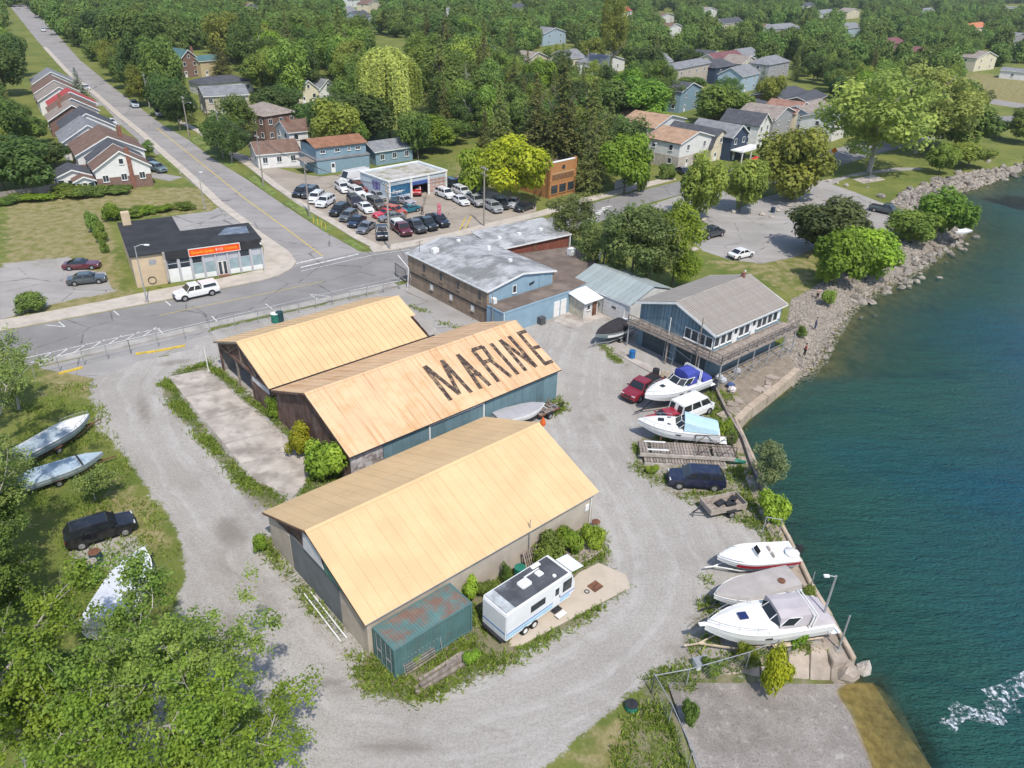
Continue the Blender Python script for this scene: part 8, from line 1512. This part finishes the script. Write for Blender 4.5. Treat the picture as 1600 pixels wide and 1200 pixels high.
# ------------------------------------------------------------------ big poplars at the near left corner, with real branches
def poplar(base, h, r, lean, label, seed, n_leaf, col, leaf=0.094, dens=1.0):
    n_leaf = int(n_leaf*1.05); rd = random.Random(seed); rs = np.random.default_rng(seed); p = G(*base); o = thing('poplar_tree', label, 'tree', (p.x,p.y,0), 0, 'poplars at the near left corner'); mb = MB(); tips = []
    def grow(p0, d, L, r0, lvl):
        pts = [p0]; q = p0.copy(); dd = d.copy(); n = 4
        for k in range(n): dd = (dd + Vector((rd.uniform(-.18,.18),rd.uniform(-.18,.18),rd.uniform(-.02,.14)))).normalized(); q = q + dd*L/n; pts.append(q.copy())
        mb.path(pts, [r0*(1-0.72*k/n) for k in range(n+1)], 6 if lvl < 2 else 4)
        if lvl >= 3 or L < 0.5: tips.extend(pts[1:]); return
        if lvl >= 2: tips.extend(pts[2:])
        for k in range(7 if lvl == 0 else 6 if lvl == 1 else 4):
            i = rd.randint(1 if lvl else 2, n); a = rd.uniform(0,6.28); side = dd.orthogonal().normalized(); side = (Matrix.Rotation(a,3,dd) @ side)
            grow(pts[i], (dd*rd.uniform(0.35,0.7) + side*rd.uniform(0.5,0.95)).normalized(), L*rd.uniform(0.46,0.66), r0*0.55*(1-0.1*i), lvl+1)
    grow(Vector((0,0,0)), Vector((lean[0],lean[1],1)).normalized(), h*0.74, h*0.028, 0)
    mb.build('trunk', M_barkp, o)
    tp = np.array([tuple(t_) for t_ in tips]); nc = min(len(tp), max(50,n_leaf//72)); tp = tp[rs.permutation(len(tp))[:nc]]; k = rs.integers(0,nc,n_leaf); off = rs.normal(size=(n_leaf,3))*np.array([0.25,0.25,0.18])*(0.6+0.8*rs.random(nc))[k][:,None]; C = tp[k] + off
    N = rs.normal(size=(n_leaf,3))*0.42 + np.array([0,0,0.8]) + off*1.4; cl = rs.uniform(0.15,0.85,nc)
    c = put('crown', quads_mesh('crown', C, N, leaf*rs.uniform(0.55,1.2,n_leaf), np.clip(cl[k]*0.7+0.15+rs.normal(size=n_leaf)*0.10,0,1), rs, 0.75), o); c.color = (*col,1); return o
PC = (0.170,0.250,0.030); PS = (0.190,0.250,0.065)
for b_, h_, r_, ln_, l_, sd_, n_, c_ in (
 ((55,1230),10.0,4.0,(0.10,0.05),'nearest poplar with a pale leaning trunk in the bottom corner',3,30000,PC),((260,1295),9.6,4.0,(0.06,0.14),'poplar whose branches reach over the tarpaulined boat',8,19000,PC),((90,1140),5.6,3.0,(-0.08,0.05),'poplar behind the nearest one',12,21000,(0.135,0.205,0.038)),((-5,1010),8.2,3.2,(0.0,0.05),'bushy poplar at the left edge below the drums',15,27000,(0.125,0.195,0.034)),((400,1310),8.0,3.4,(0.02,0.12),'low poplar crown spreading across the drive at the bottom',21,17000,PC),
 ((335,1185),8.6,3.2,(0.06,0.30),'slender poplar reaching toward the front shed',27,15000,(0.2,0.28,0.055)),((2,860),11.5,2.8,(0.02,0.0),'tall silvery poplar at the left edge by the boats',33,22000,PS),((15,775),3.6,1.6,(-0.05,0.0),'silvery poplar between the two stored boats',39,7500,PS),((0,735),13.0,2.6,(0.06,0),'silvery poplar at the yard entrance edge',44,22000,PS),((150,782),2.6,1.3,(0.1,-0.1),'young silvery poplar leaning over the boats',51,3600,PS),((-5,905),6.0,2.4,(0,0),'dense low poplar left of the black SUV',57,17000,(0.13,0.2,0.036)),
 ((300,1090),4.4,2.2,(0.35,0.3),'thin sapling spreading over the gravel near the shed',63,6500,(0.2,0.28,0.06)),((190,1200),9.0,3.6,(0.0,0.2),'poplar crown in the middle of the near left group',71,18000,(0.15,0.22,0.038)),((0,960),5.5,2.6,(0,0),'low leafy poplar at the left edge above the drums',77,12000,(0.125,0.195,0.034)),((30,640),5.0,2.2,(0.05,0),'shrubby poplar between the boats and the street',83,8000,PS),((-10,590),6.5,2.2,(0.02,0),'poplar at the left edge beside the street fence',87,9000,PS)): poplar(b_,h_,r_,ln_,l_,sd_,n_,c_)
# ------------------------------------------------------------------ the woods: individual trees, then the far mass
clear_px = [main, [(14,8),(60,22),(217,167),(566,394),(456,420),(217,220),(57,62),(0,20)], [(-50,285),(150,300),(330,285),(420,330),(600,390),(600,640),(-50,640)], [(380,262),(480,250),(660,250),(760,240),(840,320),(700,380),(560,380)], [(900,420),(1070,290),(1300,235),(1640,170),(1640,300),(1200,700),(900,700)], [(1500,108),(1640,120),(1640,200),(1490,160)], [(90,180),(250,250),(250,310),(90,310)], [(1010,225),(1110,215),(1300,190),(1300,260),(1060,300)], [(575,60),(650,60),(660,225),(560,225)],
  [(380,180),(480,190),(500,275),(380,275)], [(640,252),(740,250),(760,300),(640,300)], [(20,100),(140,150),(140,215),(40,215)]]
hs_px = [((A_[0]+B_[0])/2,(A_[1]+B_[1])/2,abs(B_[0]-A_[0])/2) for A_,B_,_,_,_ in far] + [(1083,135,32),(1076,172,20),(442,220,30),(358,182,38),(356,146,42),(332,120,20),(300,120,20),(484,162,18),(514,158,16),(1083,258,30),(1042,228,30),(1005,205,22),(1122,250,16),(1155,248,20),(1190,226,14),(1220,214,20),(1250,202,16),(1165,195,18),(1184,183,18),(1242,166,24),(1275,172,16),(1275,202,22),(1315,216,20)]
row_px = [(15,95),(60,110),(150,165),(150,215),(40,215),(20,150)]
def inside(pt, poly):
    x, y = pt; c = False; n = len(poly)
    for i in range(n):
        (x0,y0),(x1,y1) = poly[i], poly[(i+1)%n]
        if (y0 > y) != (y1 > y) and x < (x1-x0)*(y-y0)/(y1-y0)+x0: c = not c
    return c
rd = random.Random(99); cand = []; y = 150.0
while y < 1500:
    step = 8.6 if y < 320 else 10.0 if y < 520 else 13.0; x = -0.62*y - 60
    while x < 0.62*y + 70:
        px_, py_ = x + rd.uniform(-.45,.45)*step, y + rd.uniform(-.45,.45)*step; u, v = proj(px_,py_,0); x += step
        if not (-60 < u < 1660 and v < 330): continue
        if any(inside((u,v),q) for q in clear_px): continue
        d = math.hypot(px_,py_); sc_ = FP/math.hypot(d,CAM_H); bad = False
        for hh_ in (4.0,9.0,13.0):
            for sx_ in (-3.0,3.0):
                uu, vv = proj(px_+sx_,py_,hh_)
                if inside((uu,vv),clear_px[1]) or inside((uu,vv),row_px): bad = True
        for hx, hy, hw_ in hs_px:      # keep the sight line to the houses open
            if abs(u-hx) < hw_ + 3.0*sc_*0.8 and -1 < v-hy < 6 + 6.5*sc_: bad = True; break
            if abs(u-hx) < hw_*0.9 and -11*sc_ < v-hy <= 0: bad = True; break
        if bad or any((px_-ox)**2+(py_-oy)**2 < (0.75*orr+1.5)**2 for ox,oy,orr in OCC): continue
        cand.append((d,px_,py_,u,v))
    y += step
cand.sort(); woods = 'trees of the neighbourhood woods'
def zone(u, v):
    if v < 60: return 'far back near the skyline'
    if u < 300: return 'along the upper side street'
    if u < 560: return 'in the woods left of the willow'
    if u < 800: return 'in the woods around the willow'
    if u < 1080: return 'behind the tall spruces'
    return 'among the houses above the park'
NIND = 270
LM = [(A_[0]/2+B_[0]/2, A_[1]/2+B_[1]/2, l_) for A_,B_,_,_,l_ in far] + [(610,222,'weeping willow'),(565,230,'wide dark tree before the willow'),(665,235,'light green tree by the willow'),(728,198,'dead pale conifer'),(870,300,'tallest dark spruce'),(797,322,'yellow green tree by the lot'),(1000,206,'broad bright green tree'),(1120,197,'large round green tree'),(1007,130,'dense dark round tree'),(442,218,'brick apartment block'),(358,182,'pale stone building'),(356,146,'charcoal hip roofed bungalow'),(332,120,'yellow brick house'),(300,120,'brown gabled teal roof house'),(484,162,'small teal gabled house'),(514,158,'grey gabled house'),(235,173,'transformer pole'),(177,128,'far street pole'),(48,146,'red roofed row house'),(95,216,'grey roofed row house'),(1357,270,'giant spreading park tree'),(1430,240,'second giant park tree'),(953,120,'tall bare branched tree'),(1083,135,'pale stone apartment block'),(1186,158,'silver blue spruce'),(1275,202,'powder blue house'),(45,302,'broad dark garden tree'),(660,205,'edge of the willow strands'),(430,60,'woods left of the willow'),(230,108,'large street side tree')]
USED = {}
def near_label(what, u, v):
    best = sorted(LM, key=lambda q: math.hypot(q[0]-u, (q[1]-v)*2.2))[:6]
    for q in best:
        du, dv = u-q[0], v-q[1]
        rel = ('just ' if math.hypot(du,dv*2.2) < 26 else '') + (('left of' if du < 0 else 'right of') if abs(du) > abs(dv)*2.0 else ('behind' if dv < 0 else 'in front of'))
        l_ = what+' '+rel+' the '+q[2]; l_ = ' '.join(l_.split()[:16])
        if l_ not in USED: USED[l_] = 1; return l_
    return what+' '+zone(u,v)
for k,(d,x,y,u,v) in enumerate(cand[:NIND]):
    con = rd.random() < (0.24 if 640 < u < 960 else 0.10); dens_ = 300 < u < 760 and v < 200
    h = rd.uniform(9,14.5)*(1.35 if dens_ else 0.88)*(1.3 if con else 1); r = h*rd.uniform(0.34,0.47)*(0.6 if con else 1)
    col = SPR if con else rd.choice([GREEN,DARK,GREEN,MID,(0.095,0.155,0.035),BRIGHT if rd.random() < 0.4 else MID,OLIVE]); nm_ = {SPR:'dark pointed conifer',GREEN:'mid green broadleaf tree',DARK:'dark green broadleaf tree',MID:'fresh green broadleaf tree',BRIGHT:'bright green broadleaf tree',OLIVE:'olive green broadleaf tree'}.get(col,'deep green broadleaf tree')
    kd_ = ('spruce' if con else rd.choice(['broad','airy','airy','broad','slim']))
    tree_w(x,y,h,r,kd_,col,near_label(('tall ' if h > 11 else 'low ' if h < 8 else '')+nm_,u,v),woods,name='conifer_tree' if con else 'broadleaf_tree')
rest = cand[NIND:]
def scatter(name, pts, protos, col, label):
    """one far mass of trees: instances on points"""
    me = bpy.data.meshes.new(name); me.from_pydata([(p[1],p[2],0) for p in pts],[],[]); 
    a = me.attributes.new('tree_scale','FLOAT_VECTOR','POINT'); hs_ = np.array([rd.uniform(7,14.5) for _ in pts]); rr = hs_*np.array([rd.uniform(0.36,0.5) for _ in pts]); a.data.foreach_set('vector', np.stack([rr,rr,hs_/1.9],1).astype(np.float32).ravel())
    o = put(name, me); ng = bpy.data.node_groups.new(name+'_nodes','GeometryNodeTree'); ng.interface.new_socket('Geometry',in_out='INPUT',socket_type='NodeSocketGeometry'); ng.interface.new_socket('Geometry',in_out='OUTPUT',socket_type='NodeSocketGeometry')
    gi = ng.nodes.new('NodeGroupInput'); go = ng.nodes.new('NodeGroupOutput'); ip = ng.nodes.new('GeometryNodeInstanceOnPoints'); jn = ng.nodes.new('GeometryNodeJoinGeometry')
    for q in protos:
        s_ = ng.nodes.new('GeometryNodeObjectInfo'); s_.inputs[0].default_value = q; s_.inputs['As Instance'].default_value = True; g2 = ng.nodes.new('GeometryNodeGeometryToInstance') if False else None; ng.links.new(s_.outputs['Geometry'], jn.inputs[0])
    ng.links.new(gi.outputs[0], ip.inputs['Points']); ng.links.new(jn.outputs[0], ip.inputs['Instance']); ip.inputs['Pick Instance'].default_value = True
    na = ng.nodes.new('GeometryNodeInputNamedAttribute'); na.data_type = 'FLOAT_VECTOR'; na.inputs[0].default_value = 'tree_scale'; ng.links.new(na.outputs[0], ip.inputs['Scale'])
    rv_ = ng.nodes.new('FunctionNodeRandomValue'); rv_.data_type = 'FLOAT_VECTOR'; rv_.inputs[0].default_value = (0,0,0); rv_.inputs[1].default_value = (0,0,6.28); ng.links.new(rv_.outputs[0], ip.inputs['Rotation']); ng.links.new(ip.outputs[0], go.inputs[0])
    md = o.modifiers.new('scatter','NODES'); md.node_group = ng; o.color = (*col,1); stuff(o, label, 'woods'); return o
# the far trees repeat these five crowns, which stand among them as trees of their own
protos = []
for k in range(5):
    c_ = rest[k*3]; q = put('far_tree_crown', CR['far'][k], None, (c_[1],c_[2],0.2), sc=(5,5,12)); q.scale = (1,1,1); q.color = (*[GREEN,DARK,MID,(0.10,0.175,0.04),OLIVE][k],1); protos.append(q)
scatter('distant_woods', rest, protos, GREEN, 'mass of distant treetops filling the skyline behind the houses')
for k, q in enumerate(protos): tag(q, 'small green sapling in the far woods before the skyline', 'tree', 'saplings in the far woods')
# ------------------------------------------------------------------ weeds, shore stones, boulders
wp = W([(560,1035),(542,1062)])  # noqa
def weed_mesh():
    rs = np.random.default_rng(5); flatw = weeds.ravel(); gx_, gy_ = X.ravel(), Y.ravel(); ix = np.where((gy_ < 110) & (flatw > 0.4))[0]; NW = 100000
    k = rs.choice(ix, NW, p=flatw[ix]/flatw[ix].sum()); c = np.stack([gx_[k],gy_[k]],1) + rs.uniform(-.5,.5,(NW,2)); ws = flatw[k]
    n1 = np.sin(c[:,0]*1.3+np.sin(c[:,1]*2.1))+np.cos(c[:,1]*1.7+c[:,0]*0.6)+rs.normal(size=len(c))*0.8; c = c[n1 > 0.9-1.5*ws]
    extra = []
    for poly, n in (([(60,600),(150,600),(200,720),(285,860),(285,900),(265,960),(245,1040),(150,1000),(110,880),(40,780),(20,640)],42000),([(1000,1062),(1040,1040),(1330,1005),(1330,1050),(1060,1090),(1090,1220),(940,1230),(960,1170)],12000)):
        P = np.array(W(poly)); lo, hi = P.min(0), P.max(0); q = rs.uniform(lo,hi,(n,2)); sel = np.sin(q[:,0]*1.1+1)+np.cos(q[:,1]*1.3)+rs.normal(size=n)*0.8 > 0.1; extra.append(q[(poly_sd(P,q[:,0],q[:,1]) > 0) & sel])
    c = np.concatenate([c]+extra)
    for poly in ([(258,586),(320,573),(436,668),(494,725),(464,774),(440,776),(390,748),(330,682),(284,622)],[(795,1012),(812,1012),(988,918),(980,896),(935,876),(900,893),(855,940),(795,985)],[(600,1022),(618,1064),(744,986),(720,950)],[(995,688),(1152,696),(1152,730),(1000,724)],[(1042,745),(1128,742),(1130,770),(1042,772)],[(1085,1064),(1143,1050),(1232,1029),(1300,1014),(1345,1038),(1338,1085),(1085,1085)],[(1035,1085),(1340,1085),(1340,1240),(1090,1240)]): c = c[poly_sd(W(poly),c[:,0],c[:,1]) < 0.05]
    for o_, L_, W_ in ((s1,21.2,14.0),(s2,24.3,13.9),(s3,18.9,12.6)):
        d = c - np.array([o_.location.x,o_.location.y]); x_ = d[:,0]*ca+d[:,1]*sa; y_ = -d[:,0]*sa+d[:,1]*ca; c = c[~((x_>0.2)&(x_<L_)&(y_>0.2)&(y_<W_))]
    return c
wc = weed_mesh(); rs = np.random.default_rng(6); nn = len(wc); clump = 0.55+0.45*np.sin(wc[:,0]*0.9+np.cos(wc[:,1]*1.9))*np.cos(wc[:,1]*0.8); Ht = rs.uniform(0.05,0.30,nn)*(0.55+clump); a = rs.uniform(0,6.28,nn); ww = rs.uniform(0.03,0.09,nn); lx = rs.normal(size=(nn,2))*0.13
dx = np.stack([np.cos(a),np.sin(a)],1)*ww[:,None]
P = np.stack([np.c_[wc-dx*0.5,np.zeros(nn)], np.c_[wc+dx*0.5,np.zeros(nn)], np.c_[wc+dx*0.6+lx,Ht], np.c_[wc-dx*0.6+lx,Ht*0.9]],1).reshape(-1,3)
me = raw_mesh('weeds', P, nn, np.repeat(np.clip(0.5+0.25*(clump-0.5)+rs.normal(size=nn)*0.22,0,1),4), M_leaf); o = put('weeds', me); o.color = (0.19,0.27,0.045,1); stuff(o, 'patches of green weeds growing around the sheds and boats', 'weeds')
def stones(n, poly, smin, smax, seed):
    rs = np.random.default_rng(seed); P = np.array(W(poly,-0.3)); lo, hi = P.min(0), P.max(0); q = rs.uniform(lo,hi,(n*4,2)); q = q[poly_sd(P,q[:,0],q[:,1]) > 0][:n]; z, s = ground_z(q[:,0],q[:,1]); ok = s < 0.8; q, z = q[ok], z[ok]; m = len(q)
    base = np.array([(1,0,0),(0.3,0.95,0),(-0.8,0.6,0),(-0.8,-0.6,0),(0.3,-0.95,0),(0.1,0.1,0.75),(0,0,-0.6)]); S = rs.uniform(smin,smax,m)**1.0; ang = rs.uniform(0,6.28,m); V = base[None]*(1+rs.normal(size=(m,7,1))*0.18)*S[:,None,None]; ca_, sa_ = np.cos(ang)[:,None], np.sin(ang)[:,None]
    V = np.stack([V[:,:,0]*ca_-V[:,:,1]*sa_, V[:,:,0]*sa_+V[:,:,1]*ca_, V[:,:,2]],2) + np.c_[q,z+S*0.2][:,None,:]
    F = np.array([(0,1,5),(1,2,5),(2,3,5),(3,4,5),(4,0,5),(1,0,6),(2,1,6),(3,2,6),(4,3,6),(0,4,6)]); Fa = (F[None]+7*np.arange(m)[:,None,None]).reshape(-1,3); return V.reshape(-1,3), Fa
M_stone = mat('beach_stone',(0.275,0.24,0.20),0.9,0.3,1.7,dirt=(0.38,0.34,0.30),dirt_amt=0.6,dscale=1.3,coord='World')
beach = [(1236,470),(1262,458),(1300,434),(1380,390),(1430,374),(1480,354),(1510,340),(1520,362),(1500,420),(1330,520),(1262,610),(1224,588),(1230,520)]
V, Fa = stones(15000, beach, 0.05, 0.24, 3); V2, Fa2 = stones(2500, [(1390,318),(1440,292),(1500,274),(1560,264),(1640,244),(1640,275),(1540,302),(1480,320),(1420,332)], 0.2, 0.6, 4)
me = bpy.data.meshes.new('beach_stones'); me.from_pydata(np.concatenate([V,V2]).tolist(),[],np.concatenate([Fa,Fa2+len(V)]).tolist()); me.materials.append(M_stone); stuff(put('beach_stones', me), 'loose grey beach stones along the shore', 'stones')
bm_ = [MB().blob((0,0,0),(1,0.8,0.6),200+k,7,5,0.22).mesh('boulder', mat('riprap_rock',(0.24,0.215,0.185),0.9,0.3,1.5,dirt=(0.13,0.11,0.09),dirt_amt=0.5,dscale=0.9,objvar=0.3)) for k in range(6)]
def riprap(line, n, smin, smax, label, grp, jit):
    P = [Vector(p) for p in W(line,-0.4)]; seg = [(a_,b_,(b_-a_).length) for a_,b_ in zip(P[:-1],P[1:])]; tot = sum(s[2] for s in seg)
    for k in range(n):
        t_ = rd.uniform(0,tot)
        for a_, b_, l_ in seg:
            if t_ <= l_: break
            t_ -= l_
        q = a_.lerp(b_,min(1,t_/l_)); q = q + Vector((rd.gauss(0,jit),rd.gauss(0,jit))); s_ = rd.uniform(smin,smax); zg = float(ground_z(np.array([q.x]),np.array([q.y]))[0][0])
        o = put('boulder', bm_[k%6], None, (q.x,q.y,max(zg,-1.3)+s_*0.2), rd.uniform(0,6), (s_,s_*rd.uniform(.7,1.1),s_*rd.uniform(.7,1.1))); o.rotation_euler = (rd.uniform(-.4,.4),rd.uniform(-.4,.4),rd.uniform(0,6)); tag(o, label, 'boulder', grp)
riprap([(1345,470),(1380,448),(1420,425),(1450,405),(1480,382),(1506,362)],85,0.35,0.95,'large grey boulder in the riprap along the near shore','riprap boulders along the near shore',1.5); riprap([(1395,322),(1440,304),(1490,287),(1540,276),(1600,262)],80,0.6,1.3,'grey boulder in the riprap along the far shore','riprap boulders along the far shore',2.0); riprap([(1250,585),(1275,560),(1300,525),(1335,478)],26,0.25,0.5,'small dark boulder at the water edge of the stony beach','boulders at the beach water edge',0.8)
# foam on the river
t = NT('river_foam'); v = t.coord('World'); n1 = t.math('ADD', t.math('MULTIPLY', t.noise(v,1.1,6,0.75,1.5), 0.6), t.math('MULTIPLY', t.noise(v,5.0,5,0.7), 0.4)); t.done((0.66,0.70,0.76),0.7); tp = t.node('ShaderNodeBsdfTransparent'); mx = t.node('ShaderNodeMixShader'); t.link(t.math('MULTIPLY', t.ramp(n1,0.47,0.62), 0.85),mx.inputs[0]); t.link(tp.outputs[0],mx.inputs[1]); t.link(t.bsdf.outputs[0],mx.inputs[2]); t.link(mx.outputs[0],t.out.inputs['Surface'])
fm = MB()
for line, w_ in (([(1470,1122),(1484,1138),(1500,1115)],0.8),([(1486,1100),(1505,1112),(1535,1120),(1570,1122)],1.1),([(1536,1098),(1560,1106),(1592,1106)],0.8),([(1545,1090),(1575,1082),(1600,1068),(1640,1045)],1.3)):
    ribbon([tuple(q) for q in W(line,WZ)], w_, WZ+0.02, fm, world=True)
stuff(fm.build('foam', t.m), 'white foam streaks drifting on the river', 'foam')
# ------------------------------------------------------------------ summer haze over the whole place
hz_ = MB().b(-1520,1520,-75,2620,-8,44.0).build('haze', None) if False else put('haze', MB().b(-1520,1520,-75,2620,-8,44.0).mesh('haze', []))
t = NT('haze_air'); t.n.remove(t.bsdf); pv = t.node('ShaderNodeVolumePrincipled'); pv.inputs['Color'].default_value = (0.86,0.92,1.0,1); pv.inputs['Density'].default_value = HAZE; pv.inputs['Anisotropy'].default_value = 0.2; t.link(pv.outputs[0], t.out.inputs['Volume']); hz_.data.materials.append(t.m); stuff(hz_)
